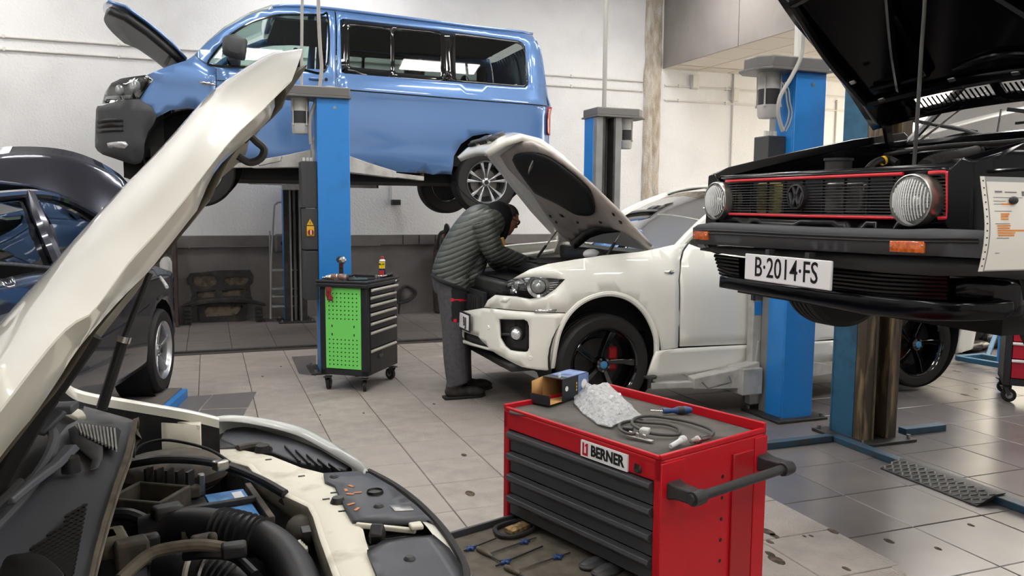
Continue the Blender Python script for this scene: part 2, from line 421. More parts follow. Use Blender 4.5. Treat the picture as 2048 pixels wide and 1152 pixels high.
# ---------------------------------------------------------------- ceiling lamps
k = 0
def lamp(x, y, sx, sy, z=None, group='ceiling panel lamps'):
    z = ZC-.12 if z is None else z
    t = thing('ceiling_lamp', 'white rectangular ceiling panel lamp', 'lamp', (x, y, z), group)
    add('housing', G().mm((x-sx/2-.03, y-sy/2-.03, z+.012), (x+sx/2+.03, y+sy/2+.03, z+.08)), 'lamp_frame', t, bev=.006)
    add('diffuser', G().mm((x-sx/2, y-sy/2, z), (x+sx/2, y+sy/2, z+.012)), 'lamp_glow', t, smooth=False)
    add('rod', G().cyl((x, y, z+.08), (x, y, ZC if z > 4 else z+.1), .01, n=8), 'lamp_frame', t)
for y in (-1.5, 1.6, 4.7, 7.6):
    for x in (-2.6, .6, 3.6): lamp(x, y, 1.25, .32)
for x, y in ((6., -1.2), (6., 2.2), (5.9, 5.8), (5.8, 9.4), (-2.8, 10.2), (1.6, 10.2), (10, -1.)): lamp(x, y, 1.25, .32)
for x, y in ((8.5, 3.5), (8.5, 7.), (10.4, 3.5), (10.4, 7.)): lamp(x, y, 1.1, .5, ZB-.03)
# ---------------------------------------------------------------- two-post lifts
def lift_post(label, loc, rz, w=.29, dp=.27, h=2.5, motor=True, boxes=False, shell='lift_blue', chan='lift_grey', railm='steel_dark', group='blue two-post lift posts'):
    """origin at base; closed blue back faces -y, open channel faces +y, motor and boxes on the -x side"""
    t = thing('lift_post', label, 'car lift', (0, 0, 0), group); a = w/2
    sh = G(); th = .018
    sh.mm((-a, 0, 0), (a, th, h)); sh.mm((-a, th, 0), (-a+th, dp*.72, h)); sh.mm((a-th, th, 0), (a, dp*.72, h))
    add('post_shell', sh, shell, t, bev=.004)
    ch = G(); ch.mm((-a+th, dp*.45, 0), (a-th, dp*.5, h)); ch.mm((-a+.003, dp*.72, 0), (-a*.42, dp, h)); ch.mm((a*.42, dp*.72, 0), (a-.003, dp, h))
    add('channel', ch, chan, t, bev=.004)
    for s in (-1, 1): add('rail', G().mm((s*a*.42-.012, dp*.52, .02), (s*a*.42+.012, dp+.004, h)), railm, t, bev=.003)
    add('lead_screw', G().cyl((0, dp*.65, 0), (0, dp*.65, h), .022, n=12), railm, t)
    add('base_plate', G().mm((-a-.09, -.07, 0), (a+.09, dp+.09, .02)), 'steel_dark', t, bev=.004)
    for sx in (-1, 1):
        for sy in (-.04, dp+.055): add('bolt', G().cyl((sx*(a+.05), sy, .02), (sx*(a+.05), sy, .045), .014, n=6), 'steel', t)
    add('screw_boss', G().cyl((a*.1, -.004, h-.08), (a*.1, .0, h-.08), .014, n=12), 'steel', t)
    if motor:
        cap = [(a+.005, -.03), (a+.005, dp+.02), (-a-.2, dp+.02), (-a-.29, dp*.75), (-a-.29, .06), (-a-.22, -.03)]
        fn = lambda x, y, z: V(x, y, z)
        c = add('top_cap', G().prism([(x*1., y) for x, y in cap], fn, h+.015, h+.1), 'cap_grey', t, bev=.012)
        cap2 = [(x*1.06+.0, y+(.02 if y > .1 else -.02)) for x, y in cap]
        add('cap_flange', G().prism(cap2, fn, h, h+.018), 'cap_grey', c, bev=.003)
        add('cap_dome', G().ball((-a*.1, dp*.4, h+.1), (.07, .07, .025)), 'cap_grey', c)
        mx, my = -a-.13, dp*.45
        mo = add('motor', G().lathe([(.0, h-.115), (.078, h-.115), (.078, h), (0, h)], (mx, my, 0), n=24), 'lift_light', t)
        add('motor_body', G().lathe([(.072, h-.225), (.074, h-.115)], (mx, my, 0), n=24), 'black_plastic', mo)
        add('motor_cup', G().lathe([(0, h-.315), (.066, h-.315), (.074, h-.3), (.078, h-.225), (0, h-.225)], (mx, my, 0), n=24), 'lift_light', mo)
        for q in range(4):
            an = q*pi/2+.6; px, py = mx+.084*cos(an), my+.084*sin(an)
            add('tie_rod', G().cyl((px, py, h-.235), (px, py, h-.02), .006, n=8).cyl((px, py, h-.24), (px, py, h-.225), .012, n=6), 'lift_light', mo)
    if boxes:
        b = add('control_box', G().mm((-a-.14, .04, h-.98), (-a, .26, h-.56)), 'dark_plastic', t, bev=.008)
        add('control_box', G().mm((-a-.125, .04, h-1.36), (-a, .25, h-.985)), 'dark_plastic', t, bev=.006)
        add('cable_box', G().mm((-a-.125, .04, h-1.82), (-a, .25, h-1.37)), 'dark_plastic', t, bev=.006)
        for q in range(3): add('cable_gland', G().cyl((-a-.11+q*.035, .1, h-.56), (-a-.11+q*.035, .1, h-.525), .014, n=10), 'pipe_white', b)
        sg = add('hazard_sign', G().prism([(-a-.1, h-1.135), (-a-.04, h-1.135), (-a-.07, h-1.08)], lambda x, z, y: V(x, y, z), .036, .04), 'yellow', b, smooth=False)
        add('bolt_mark', G().prism([(-a-.072, h-1.128), (-a-.064, h-1.113), (-a-.07, h-1.113), (-a-.066, h-1.097), (-a-.077, h-1.114), (-a-.071, h-1.114)], lambda x, z, y: V(x, y, z), .034, .036), 'black_paint', sg, smooth=False)
        sw = add('switch_plate', G().mm((-a-.1, .034, h-1.235), (-a-.035, .04, h-1.145)), 'yellow', b, bev=.003)
        add('knob', G().cyl((-a-.067, .014, h-1.2), (-a-.067, .034, h-1.2), .026, n=18), 'red_knob', sw)
        add('knob_grip', G().mm((-a-.072, .008, h-1.222), (-a-.062, .014, h-1.178)), 'white_paint', sw)
    t.location = loc; t.rotation_euler = (0, 0, rz); return t
def arm(post, p0, p1, w0=.12, w1=.07, h=.09, pad=True, z=None):
    """telescopic arm in the post's own frame from p0 to p1"""
    p0, p1 = V(p0), V(p1); d = p1-p0; q = p0+d*.6
    d.normalize(); sd = d.cross(V(0, 0, 1)).normalized(); g = G(); rings = []
    for t, hh, ww in ((0, h*1.8, w0), (.25, h*1.3, w0*.95), (.62, h*.75, w0*.75)):
        c = p0+(p1-p0)*t; rings.append([c-sd*ww/2, c+sd*ww/2, c+sd*ww/2+V(0, 0, hh), c-sd*ww/2+V(0, 0, hh)])
    g.loft(rings); a = add('arm', g, 'lift_light', post, bev=.006)
    add('arm_extension', G().bar(p0+(p1-p0)*.55+V(0, 0, .03), p1+V(0, 0, .03), w1, .045), 'lift_light', a, bev=.004)
    k = p0+(p1-p0)*.3-sd*(w0*.5+.01)
    add('arm_handle', G().tube([k+V(0, 0, .1), k-sd*.03+V(0, 0, .06), k+(p1-p0)*.22-sd*.03+V(0, 0, .02), k+(p1-p0)*.26+V(0, 0, .06)], .006, 8), 'steel', a)
    add('arm_gusset', G().bar(p0+V(0, 0, h*1.8), p0-d*.02+V(0, 0, h*3.2), .03, .02), 'lift_light', a, bev=.003)
    if pad:
        add('lift_pad', G().cyl(p1+V(0, 0, .01), p1+V(0, 0, .09), .02, n=14).cyl(p1+V(0, 0, .085), p1+V(0, 0, .1), .05, n=20), 'steel_dark', a)
    return a
# van lift
pv = lift_post('tall blue lift post with control boxes standing behind the green tool cart', (1.085, 7.5, 0), 0, boxes=True)
add('carriage', G().mm((-.16, .2, 1.86), (.16, .37, 2.14)), 'lift_light', pv, bev=.01)
arm(pv, (-.14, .36, 1.9), (-.98, .75, 1.88)); arm(pv, (.14, .36, 1.86), (1.02, .8, 1.8))
pf = lift_post('blue and dark grey lift post at the back wall under the blue van', (1.07, 11.22, 0), pi, chan='steel_dark', railm='lift_grey', h=2.5, motor=False)
add('carriage', G().mm((-.16, .2, 1.74), (.16, .37, 2.02)), 'lift_light', pf, bev=.01)
arm(pf, (.14, .36, 1.8), (.82, .75, 1.8)); arm(pf, (-.14, .36, 1.78), (-.98, .8, 1.76))
# white SUV lift
pn = lift_post('near blue lift post beside the white SUV door with black control box', (4.02, 4.72, 0), 0, w=.265, dp=.28, boxes=False)
add('control_box', G().mm((-.29, .08, 1.66), (-.135, .24, 2.06)), 'dark_plastic', pn, bev=.008)
for q in range(3): add('cable_gland', G().cyl((-.25+q*.04, .16, 2.06), (-.25+q*.04, .16, 2.1), .015, n=10), 'pipe_white', pn)
add('carriage', G().mm((-.2, .29, .06), (.2, .36, 1.02)), 'lift_light', pn, bev=.008)
nb = add('notice', G().mm((-.19, .284, .86), (-.06, .29, .93)), 'steel', pn); add('notice', G().mm((-.19, .284, .75), (-.06, .29, .85)), 'lift_blue', pn)
add('hook', G().mm((-.22, .27, .86), (-.2, .3, 1.0)), 'black_plastic', pn)
arm(pn, (-.16, .3, .2), (-1.02, .38, .22), h=.11, w0=.14); arm(pn, (.17, .36, .22), (1.0, .5, .22), h=.1)
add('arm_joint', G().mm((-.34, .2, .16), (-.16, .4, .36)), 'lift_light', pn, bev=.008)
px = lift_post('far lift post with grey channel behind the open white hood', (4.02, 8.1, 0), pi, w=.3, dp=.3)
# Golf lift: far post, greasy open channel towards the camera
pg = lift_post('old blue lift post with greasy brown channel under the black hatchback', (4.16, 4.38, 0), pi, w=.3, dp=.3, shell='lift_blue_old', chan='grease', railm='grease', motor=False, h=2.6)
# hoses and pipes feeding the posts
def hose(name, pts, r, m, label, n=8):
    return single(name, G().tube(cr(pts, n), r, 10), m, label, 'hose')
a = V(.9, 7.56, 0)
hose('cable_hose', [pY(u, v, 7.58) for u, v in ((637, -60), (637, 20), (640, 90), (643, 140), (636, 190), (622, 230), (620, 262), (622, 288))], .017, 'pipe_grey', 'grey cable hose hanging in front of the van door down to the control box')
single('power_pipe', G().tube([pY(608, -80, 7.7), pY(604, 20, 7.7), pY(603, 172, 7.68)], .014, 10), 'pipe_grey', 'thin grey pipe seen behind the van lift cap', 'pipe')
single('power_pipe', G().cyl((4.04, 7.97, 2.6), (4.04, 7.97, ZC), .024, n=12), 'pipe_grey', 'straight grey vertical pipe rising from the far lift post', 'pipe')
hose('cable_hose', [pY(u, v, 4.655) for u, v in ((1612, -40), (1608, 60), (1603, 110), (1585, 150), (1562, 190), (1556, 220), (1560, 245), (1566, 262))], .014, 'pipe_grey', 'grey cable hose hanging beside the motor of the near lift post')
for q, (dx, lb) in enumerate(((8, 'thin grey cable looping down to the near lift box, inner loop'), (14, 'thin grey cable looping down to the near lift box, outer loop'))):
    hose('cable', [pY(u+dx, v, 4.67) for u, v in ((1556, 165), (1563, 180), (1566, 205), (1570, 225), (1566, 245), (1560, 258), (1558, 263))], .005, 'pipe_grey', lb)
single('power_pipe', G().cyl((4.0, 4.86, 2.6), (4.0, 4.86, ZC), .022, n=12), 'pipe_white', 'white vertical pipe above the near lift post motor', 'pipe')
# floor strips of the lift and the chequered ramp plate
struct('trim_5', G().mm((2.9, 4.17, 0), (3.86, 4.23, .045)).mm((4.45, 4.13, 0), (4.82, 4.2, .045)).mm((3.86, 2., 0), (3.93, 4.2, .04)), 'strip_blue', bev=.004)
rp = thing('ramp_plate', 'black chequered steel ramp plate lying on the floor beside the lift', 'ramp plate', (3.8, 3.3, 0))
add('plate', G().prism([(3.725, .0), (3.735, .0), (3.93, .045), (3.93, .05), (3.86, .05), (3.725, .006)], lambda x, z, y: V(x, y, z), 2.98, 3.63), 'steel_dark', rp, fixn=True)
tl = mesh_of('tread', G().ball((0, 0, 0), (.022, .006, .003), 8, 4), 'cap_grey')
sl = atan2(.044, .135)
for i in range(20):
    for j in range(5):
        x = 3.745+j*.026; share('tread', tl, rp, (x, 2.995+i*.0327, .007+(x-3.725)*.326), (0, -sl, (.8 if (i+j) % 2 else -.8)))
# ---------------------------------------------------------------- car helpers
def glass(name, tint, refl=.1, rough=.02):
    m = bpy.data.materials.new(name); m.use_nodes = True; MATS[name] = m; nt = m.node_tree; nt.nodes.clear()
    o = nt.nodes.new('ShaderNodeOutputMaterial'); mx = nt.nodes.new('ShaderNodeMixShader'); t = nt.nodes.new('ShaderNodeBsdfTransparent'); g = nt.nodes.new('ShaderNodeBsdfGlossy')
    f = nt.nodes.new('ShaderNodeFresnel'); f.inputs[0].default_value = 1.5; a = nt.nodes.new('ShaderNodeMath'); a.operation = 'ADD'; a.inputs[1].default_value = refl; a.use_clamp = True
    t.inputs[0].default_value = lin(tint); g.inputs['Roughness'].default_value = rough
    nt.links.new(f.outputs[0], a.inputs[0]); nt.links.new(a.outputs[0], mx.inputs[0]); nt.links.new(t.outputs[0], mx.inputs[1]); nt.links.new(g.outputs[0], mx.inputs[2]); nt.links.new(mx.outputs[0], o.inputs[0])
glass('glass_tint', 'a3aeaa', .0); glass('glass_clear', 'd2e4de', .02); glass('glass_lens', 'f2f4f4', .05); glass('glass_dark', '47525a', .03)
mat('van_blue', '5b80b4', .3, .35, coat=1.); mat('suv_white', 'f0efe6', .32, coat=1.); mat('golf_black', '060609', .16, coat=0., spec=.32)
mat('car_navy', '2b2d39', .22, .55, coat=1.); mat('hatch_white', 'ebe9dc', .3, coat=1., n=(3, 'e2dfd0', .5, .8))
mat('bumper_grey', '3b3c3f', .55, bump=(400, .1, .001)); mat('black_gloss', '060607', .08, coat=.5)
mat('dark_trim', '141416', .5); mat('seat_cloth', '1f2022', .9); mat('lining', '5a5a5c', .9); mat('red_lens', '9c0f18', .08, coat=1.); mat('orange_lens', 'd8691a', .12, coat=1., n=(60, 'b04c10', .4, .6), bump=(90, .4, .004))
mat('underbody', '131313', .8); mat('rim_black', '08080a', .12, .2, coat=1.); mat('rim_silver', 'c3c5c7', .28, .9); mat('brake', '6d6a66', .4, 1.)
mat('caliper_red', 'b41c24', .4); mat('reflector', 'dcdee0', .16, .6, bump=(70, .25, .004)); mat('lamp_inner', '4a4d52', .22, .7); mat('badge_blue', '3f7fae', .3)
mat('lamp_bowl', 'e8eaea', .35, .0, bump=(40, .5, .006)); mat('lens_flute', 'f2f3f2', .2); mat('ring_chrome', 'c9c7c0', .3, .9); mat('hood_under', '9a9488', .6, n=(6, '6e675c', .4, .7)); mat('red_trim', 'd4162a', .3, coat=.5); mat('plate_white', 'e4e4e6', .35)
def wheel(parent, c, ax, R, w, rr, style, turn=0.):
    """c = centre of the outer face, ax = outward axis"""
    c = V(c); ax = V(ax).normalized(); sp = {'van': 'rim_silver', 'suv': 'rim_black', 'silver5': 'rim_silver', 'plain': 'rim_black'}[style]
    b = add('wheel', G().lathe([(rr*.97, -.02), (rr*.93, -.03), (rr*.9, -w*.5), (rr*.93, -w*.95), (rr, -w)], c, ax, 48), sp, parent)
    tp = [(rr*.965, -w), (R*.9, -w*1.02), (R*.985, -w*.93), (R, -w*.82)]
    for k in range(4):
        h = -w*(.78-.17*k); tp += [(R, h), (R-.008, h+.002), (R-.008, h+.01), (R, h+.012)]
    tp += [(R, -w*.18), (R*.985, -w*.07), (R*.93, .004), (rr*1.1, .006), (rr*1.03, .0), (rr*.985, -.012), (rr*.975, -.03)]
    add('tire', G().lathe(tp, c, ax, 64), 'rubber', b)
    add('rim_lip', G().lathe([(rr*.96, -.03), (rr*1.0, -.012), (rr*1.015, .0), (rr*1.0, .006), (rr*.965, -.004), (rr*.93, -.03)], c, ax, 48), sp, b)
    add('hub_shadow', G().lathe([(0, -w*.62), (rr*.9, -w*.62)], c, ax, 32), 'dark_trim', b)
    add('brake_disc', G().lathe([(0, -w*.5), (rr*.68, -w*.5), (rr*.68, -w*.55)], c, ax, 32), 'brake' if style != 'suv' else 'steel_dark', b)
    e1 = ax.cross(V(0, 0, 1)).normalized(); e2 = e1.cross(ax) * -1
    e2 = V(0, 0, 1)
    def pt(r, a, h): return c + (e1*cos(a)+e2*sin(a))*r + ax*h
    n = {'van': 10, 'suv': 5, 'silver5': 5, 'plain': 5}[style]
    for i in range(n):
        g = G(); a = turn + 2*pi*i/n
        if style == 'van':
            a = turn + 2*pi*(i//2)/5 + (.19 if i % 2 else -.19); prof = [(.2, .2, -.035, .05), (.5, .15, -.025, .05), (.95, .2, -.016, .04)]; skew = .06 if i % 2 else -.06
        elif style == 'suv': prof = [(.12, .8, -.05, .05), (.3, .5, -.045, .06), (.6, .27, -.03, .06), (.95, .24, -.012, .05)]; skew = .22
        else: prof = [(.15, .42, -.04, .04), (.45, .2, -.03, .05), (.95, .2, -.012, .05)]; skew = 0
        rings = []
        for q, da, h, th in prof:
            aa = a+skew*(q-.2); r = rr*q; hw = da/2
            rings.append([pt(r, aa-hw, h-th), pt(r, aa+hw, h-th), pt(r, aa+hw*.85, h), pt(r, aa-hw*.85, h)])
        g.loft(rings); add('spoke', g, sp, b, bev=.005, fixn=True)
    add('hub', G().lathe([(0, -.018), (rr*.12, -.018), (rr*.2, -.028), (rr*.24, -.07)], c, ax, 24), sp, b)
    add('center_cap', G().lathe([(0, -.01), (rr*.095, -.012), (rr*.11, -.018)], c, ax, 24), 'badge_blue' if style == 'suv' else 'dark_trim', b)
    for i in range(5): 
        p = pt(rr*.17, turn+.6+2*pi*i/5, -.03); add('wheel_bolt', G().cyl(p, p+ax*.012, .009, n=6), 'steel', b)
    return b
def mirror_map(fn, yc):
    def f(a, b):
        p = fn(a, b); return V(p.x, 2*yc-p.y, p.z)
    return f
def strip(sk, px, r, m, name, parent, extra=.002):
    q = [sk.uv(u, v, extra) for u, v in px]; q = cr(q, 5)
    return add(name, G().tube([sk.map(p[0], p[1], extra) for p in q], r, 6), m, parent)
# ---------------------------------------------------------------- blue van on the lift
VC = 9.46
van = thing('van', 'blue passenger van raised high on the lift with its hood open', 'van', (1.4, VC, 1.48))
vp = [(-1.07, VC), (-1.055, 9.15), (-1.01, 8.9), (-.93, 8.72), (-.8, 8.6), (-.6, 8.53), (-.3, 8.503), (0, 8.5), (3.35, 8.5), (3.5, 8.51), (3.6, 8.54), (3.67, 8.6), (3.715, 8.7), (3.735, 8.85), (3.74, VC)]
def voff(s, z):
    x = s-2.1; zt = z+.027*(x-1.4); o = 0.
    if zt > 2.72: o -= (zt-2.72)*.16+max(0, zt-3.3)**2*1.3
    if zt < 2.4: o -= (2.4-zt)**2*.12
    if zt < 2.1: o += .014*min(1, (2.1-zt)/.03)-.03*max(0, (2.02-zt)/.15)
    o += .02*math.exp(-((zt-2.735)/.05)**2)
    return o
SV = Skin(vp, voff)
def vpan(name, px, m='van_blue', n=0, holes=(), res=.09, extra=0., parent=van, sol=.02, far=False, label=None):
    poly = SV.poly(px, n, extra); hs = [SV.poly(h, k, extra) for h, k in holes]
    fn = lambda s, z: SV.map(s, z, extra)
    if far: fn = mirror_map(fn, VC)
    return add(name, panel(poly, fn, res, hs, (0, 1 if far else -1, 0)), m, parent, sol=sol, label=label)
Wf = [(417, 123), (434, 100), (465, 68), (503, 45), (542, 33), (569, 29.5), (640, 30), (655, 33), (651, 139), (590, 137), (434, 132)]
band = [(680, 40), (686, 37), (895, 61), (1036, 81), (1044, 84), (1050, 92), (1057, 164), (1056, 170), (1050, 175), (895, 163), (690, 147), (683, 144)]
panes = [[(699, 56), (703, 52), (779, 60), (781, 63), (782, 138), (779, 141), (702, 134), (699, 131)], [(787.5, 63), (791, 60), (878, 68), (881, 71), (882, 150), (879, 153.5), (793, 145), (790, 142)], [(909, 74), (912, 71), (1036, 86), (1044, 90), (1050, 105), (1051, 168), (1048, 171), (915, 160), (912, 157)]]
door = [(433, 137), (433, 238), (447, 266), (456, 300), (460, 326), (604, 333), (668.5, 341), (669, 22), (611, 16), (569, 14.5), (542, 18), (497, 32), (448, 58), (415, 84), (390, 109), (408, 126)]
side = [(671.5, 22), (808, 39), (947, 57), (1041, 67), (1066, 72), (1078, 95), (1090, 160), (1096, 215), (1097, 300), (1094, 352), (1050, 352), (1046, 315), (1028, 290), (1003, 272), (974, 267), (945, 272), (922, 288), (908, 312), (903, 349), (773, 343), (671.5, 338)]
for fr in (False, True):
    d = vpan('front_door', door, holes=[(Wf, 0)], far=fr)
    vpan('door_window', Wf, 'glass_clear', extra=-.025, parent=d, sol=0, far=fr)
    sd = vpan('side_panel', side, holes=[(band, 0)], far=fr)
    b = vpan('window_band', band, 'black_gloss', holes=[(p, 0) for p in panes], extra=-.004, parent=sd, sol=.012, far=fr)
    for p in panes: vpan('pane', p, 'glass_tint', extra=-.008, parent=sd, sol=0, far=fr)
    vpan('fender', [(294, 150), (340, 131), (372, 121), (388, 111), (408, 127), (431.5, 136), (431.5, 237), (410, 222), (389, 217), (375, 215), (340, 220), (313, 235), (280, 198), (306, 159)], far=fr)
# door seals, handle, crease, lights
strip(SV, Wf+[Wf[0]], .012, 'black_gloss', 'window_seal', van, .0)
strip(SV, [(673, 178), (800, 188), (950, 200), (1094, 212)], .006, 'dark_trim', 'side_crease', van)
strip(SV, [(434, 161), (550, 167), (668, 178)], .005, 'dark_trim', 'side_crease', van)
h = SV.uv(632, 158); hp = SV.map(h[0], h[1], 0)
hd = add('door_handle', G().ball(hp+V(0, -.03, .0), (.075, .018, .014)).cyl(hp+V(-.06, 0, 0), hp+V(-.06, -.03, 0), .01, n=8).cyl(hp+V(.06, 0, 0), hp+V(.06, -.03, 0), .01, n=8), 'van_blue', van)
add('lock', G().cyl(hp+V(.1, .005, 0), hp+V(.1, -.02, -.0), .016, n=12), 'dark_trim', hd)
vpan('indicator', [(396, 162), (431, 166), (431, 171), (405, 169)], 'chrome', extra=.006, sol=.01)
hl = vpan('headlight', [(204, 208), (209, 186), (223, 166), (242, 157), (291, 150), (304, 160), (277, 196), (243, 204)], 'glass_lens', extra=.004, sol=.004)
vpan('headlight_housing', [(204, 208), (209, 186), (223, 166), (242, 157), (291, 150), (304, 160), (277, 196), (243, 204)], 'dark_trim', extra=-.05, parent=hl, sol=.01)
for u, v, r in ((268, 172, .07), (239, 180, .05)):
    q = SV.uv(u, v, -.03); p = SV.map(q[0], q[1], -.03); add('reflector', G().ball(p, (r*.8, .03, r)), 'reflector', hl)
vpan('lamp_strip', [(207, 200), (212, 193), (262, 190), (258, 199)], 'reflector', extra=-.02, parent=hl, sol=.01)
bp = vpan('front_bumper', [(192, 219), (205, 211), (278, 198), (313, 232), (296, 264), (288, 290), (286, 318), (270, 329), (226, 316), (195, 302), (190, 280)], 'bumper_grey', n=2, extra=.012)
for k in range(3): vpan('grille_slat', [(194, 240+k*10), (243, 236+k*10), (246, 243+k*10), (194, 247+k*10)], 'dark_trim', extra=.022, parent=bp, sol=.014)
vpan('fog_lamp', [(214, 286), (250, 283), (256, 290), (250, 297), (216, 296)], 'reflector', extra=.02, parent=bp, sol=.01)
# rear corner, tail light
z0 = SV.at
def srect(s0, s1, zz0, zz1): return rect(s0, zz0, s1, zz1)
se = SV.s[-1]; sx = SV.uv(1098, 260)[0]
for fr in (False, True):
    fn = (lambda s, z: SV.map(s, z)); f2 = mirror_map(fn, VC) if fr else fn
    add('tailgate', panel([(sx+.004, 1.93), (se, 1.93), (se, 3.42), (sx-.02, 3.42), (sx-.005, 3.0)], f2, .09, (), (1, 0, 0)), 'van_blue', van, sol=.02)
    fn3 = (lambda s, z: SV.map(s, z, .012)); f4 = mirror_map(fn3, VC) if fr else fn3
    add('tail_light', panel([(sx-.05, 2.36), (sx+.13, 2.36), (sx+.13, 2.67), (sx-.06, 2.67)], f4, .05, (), (1, 0, 0)), 'red_lens', van, sol=.012)
# roof, windscreen
top = [(548, 16.5), (569, 14), (611, 15.2), (669, 21), (808, 38.2), (947, 56), (1041, 66.5), (1068, 71)]
te = [SV.map(*SV.uv(u, v)) for u, v in top]
g = G(); ny = 12; rings = []
for p in te:
    rings.append([V(p.x, p.y+(2*(VC-p.y))*j/ny, p.z+.06*(1-(2*j/ny-1)**2)**.6) for j in range(ny+1)])
g.loft(rings, False, False); add('roof', g, 'van_blue', van, sol=.03)
ws = [SV.map(*SV.uv(u, v)) for u, v in ((389, 109), (415, 84), (448, 58), (497, 32), (546, 17.5))]
rings = [[V(p.x-.1*(1-(2*j/ny-1)**2)*(1-.5*i/4), p.y+.02+(2*(VC-p.y)-.04)*j/ny, p.z+.012*i) for j in range(ny+1)] for i, p in enumerate(ws)]
add('windscreen', G().loft(rings, False, False), 'glass_clear', van)
# interior and underside
add('headliner', G().mm((.7, 8.8, 3.43), (3.4, 2*VC-8.8, 3.45)), 'lining', van)
add('floor_pan', G().mm((-.5, 8.62, 1.98), (3.55, 2*VC-8.62, 2.1)), 'underbody', van)
add('chassis', G().mm((-.75, 8.75, 1.8), (3.5, 2*VC-8.75, 1.97)), 'underbody', van)
add('dashboard', G().mm((-.35, 8.62, 2.55), (.15, 2*VC-8.62, 2.83)), 'dark_trim', van, bev=.05)
add('firewall', G().mm((-.78, 8.75, 2.0), (-.38, 2*VC-8.75, 2.72)), 'underbody', van)
c = V(.32, 8.95, 2.86); sw = G().tube([c+V(-.06*sin(q)*0-.08*cos(q), .19*sin(q), .17*cos(q)) for q in [2*pi*i/24 for i in range(24)]], .014, 8, closed=True)
sw.bar(c, c+V(.0, .18, 0), .03, .02); sw.bar(c, c+V(0, -.18, 0), .03, .02); sw.bar(c, c+V(-.25, 0, -.12), .05, .05); add('steering_wheel', sw, 'dark_trim', van)
def vseat(x, y):
    s = add('seat', G().loft([[V(x+dx, y-.22, z), V(x+dx, y+.22, z), V(x+dx+t, y+.22, z), V(x+dx+t, y-.22, z)] for dx, z, t in ((-.1, 2.2, .14), (-.06, 2.7, .13), (.02, 2.92, .1))]), 'seat_cloth', van, bev=.04)
    add('cushion', G().mm((x-.5, y-.24, 2.3), (x-.05, y+.24, 2.45)), 'seat_cloth', s, bev=.04)
    add('headrest', G().ball((x+.06, y, 3.06), (.055, .13, .12)).cyl((x+.06, y-.06, 2.85), (x+.06, y-.06, 3.02), .008).cyl((x+.06, y+.06, 2.85), (x+.06, y+.06, 3.02), .008), 'seat_cloth', s)
for x, y in ((.85, 8.9), (.85, 10.0), (2.2, 9.0), (3.0, 9.2), (3.0, 9.9)): vseat(x, y)
# mirror
mp = pY(468, 95, 8.35)
mi = add('door_mirror', G().loft([[mp+V(x*w_, y, z*w_) for x, z in ((-.11, -.07), (.1, -.12), (.13, .09), (.0, .13), (-.1, .1))] for y, w_ in ((-.07, .6), (-.05, .9), (.02, 1.), (.08, .95))]), 'bumper_grey', van, bev=.03, fixn=True)
add('mirror_arm', G().bar(mp+V(-.02, .03, -.08), mp+V(.03, .2, -.12), .08, .07), 'bumper_grey', mi, bev=.015)
# hood
hn = [pY(u, v, 8.68) for u, v in ((371, 118), (340, 84), (295, 46), (250, 14), (216, 4))]
g = G(); rings = []
for i, p in enumerate(hn):
    t = i/4; y0 = 8.68; rings.append([V(p.x-.22*t*(1-(2*j/ny-1)**2)*.5, y0+2*(VC-y0)*j/ny, p.z+.05*(1-(2*j/ny-1)**2)) for j in range(ny+1)])
ho = add('hood', g.loft(rings, False, False), 'van_blue', van, sol=.02, off=1.)
lr = [[V(p.x+.025, 8.7+(p.y-8.68)*.975, p.z-.035-.02*(i % 4 > 0)) for p in r] for i, r in enumerate(rings)]
add('hood_liner', G().loft(lr, False, False), 'dark_trim', ho, sol=.07)
add('hood_hinge', G().bar(pY(330, 130, 8.8), pY(345, 105, 8.8), .03, .03), 'steel_dark', ho)
add('engine', G().mm((-.8, 8.9, 2.4), (-.35, 2*VC-8.9, 2.72)), 'underbody', van, bev=.05)
# wheels
wheel(van, pY(398, 343, 8.56), (0, -1, 0), .345, .22, .215, 'van')
wr_ = pY(974, 364.6, 8.56); wheel(van, wr_, (0, -1, 0), .358, .235, .232, 'van', turn=.3)
wheel(van, (wr_.x, 2*VC-8.56, wr_.z), (0, 1, 0), .358, .235, .218, 'van')
wheel(van, (pY(398, 343, 8.56).x, 2*VC-8.56, wr_.z+.05), (0, 1, 0), .345, .22, .215, 'van')
for cx, r in ((-.1, .46), (2.95, .44)):
    add('wheel_liner', G().lathe([(r, 0), (r, .35), (.0, .36)], (cx, 8.55, 2.0), (0, 1, 0), 40), 'underbody', van)
    add('axle', G().cyl((cx, 8.7, 1.86), (cx, 10.2, 1.86), .05), 'underbody', van)
# ---------------------------------------------------------------- white SUV on the low lift
XC = 6.09
suv = thing('suv', 'white coupe SUV with black wheels and raised hood, lifted just off the floor', 'car', (4.2, XC, .06))
xp = [(1.86, XC), (1.868, 5.9), (1.89, 5.7), (1.94, 5.5), (2.02, 5.34), (2.13, 5.22), (2.28, 5.145), (2.5, 5.11), (2.8, 5.1), (5.6, 5.1), (6.1, 5.13), (6.4, 5.22), (6.58, 5.4), (6.66, 5.7), (6.68, XC)]
def xoff(s, z):
    o = 0.
    if z > .92: o -= (z-.92)**2*1.1
    if z < .55: o -= (.55-z)*.12
    return o
SX = Skin(xp, xoff)
def sX(x):
    for i in range(len(SX.p)-1):
        a, b = SX.p[i], SX.p[i+1]
        if a.x <= x <= b.x: return SX.s[i]+(SX.s[i+1]-SX.s[i])*(x-a.x)/(b.x-a.x)
    return SX.s[-1]
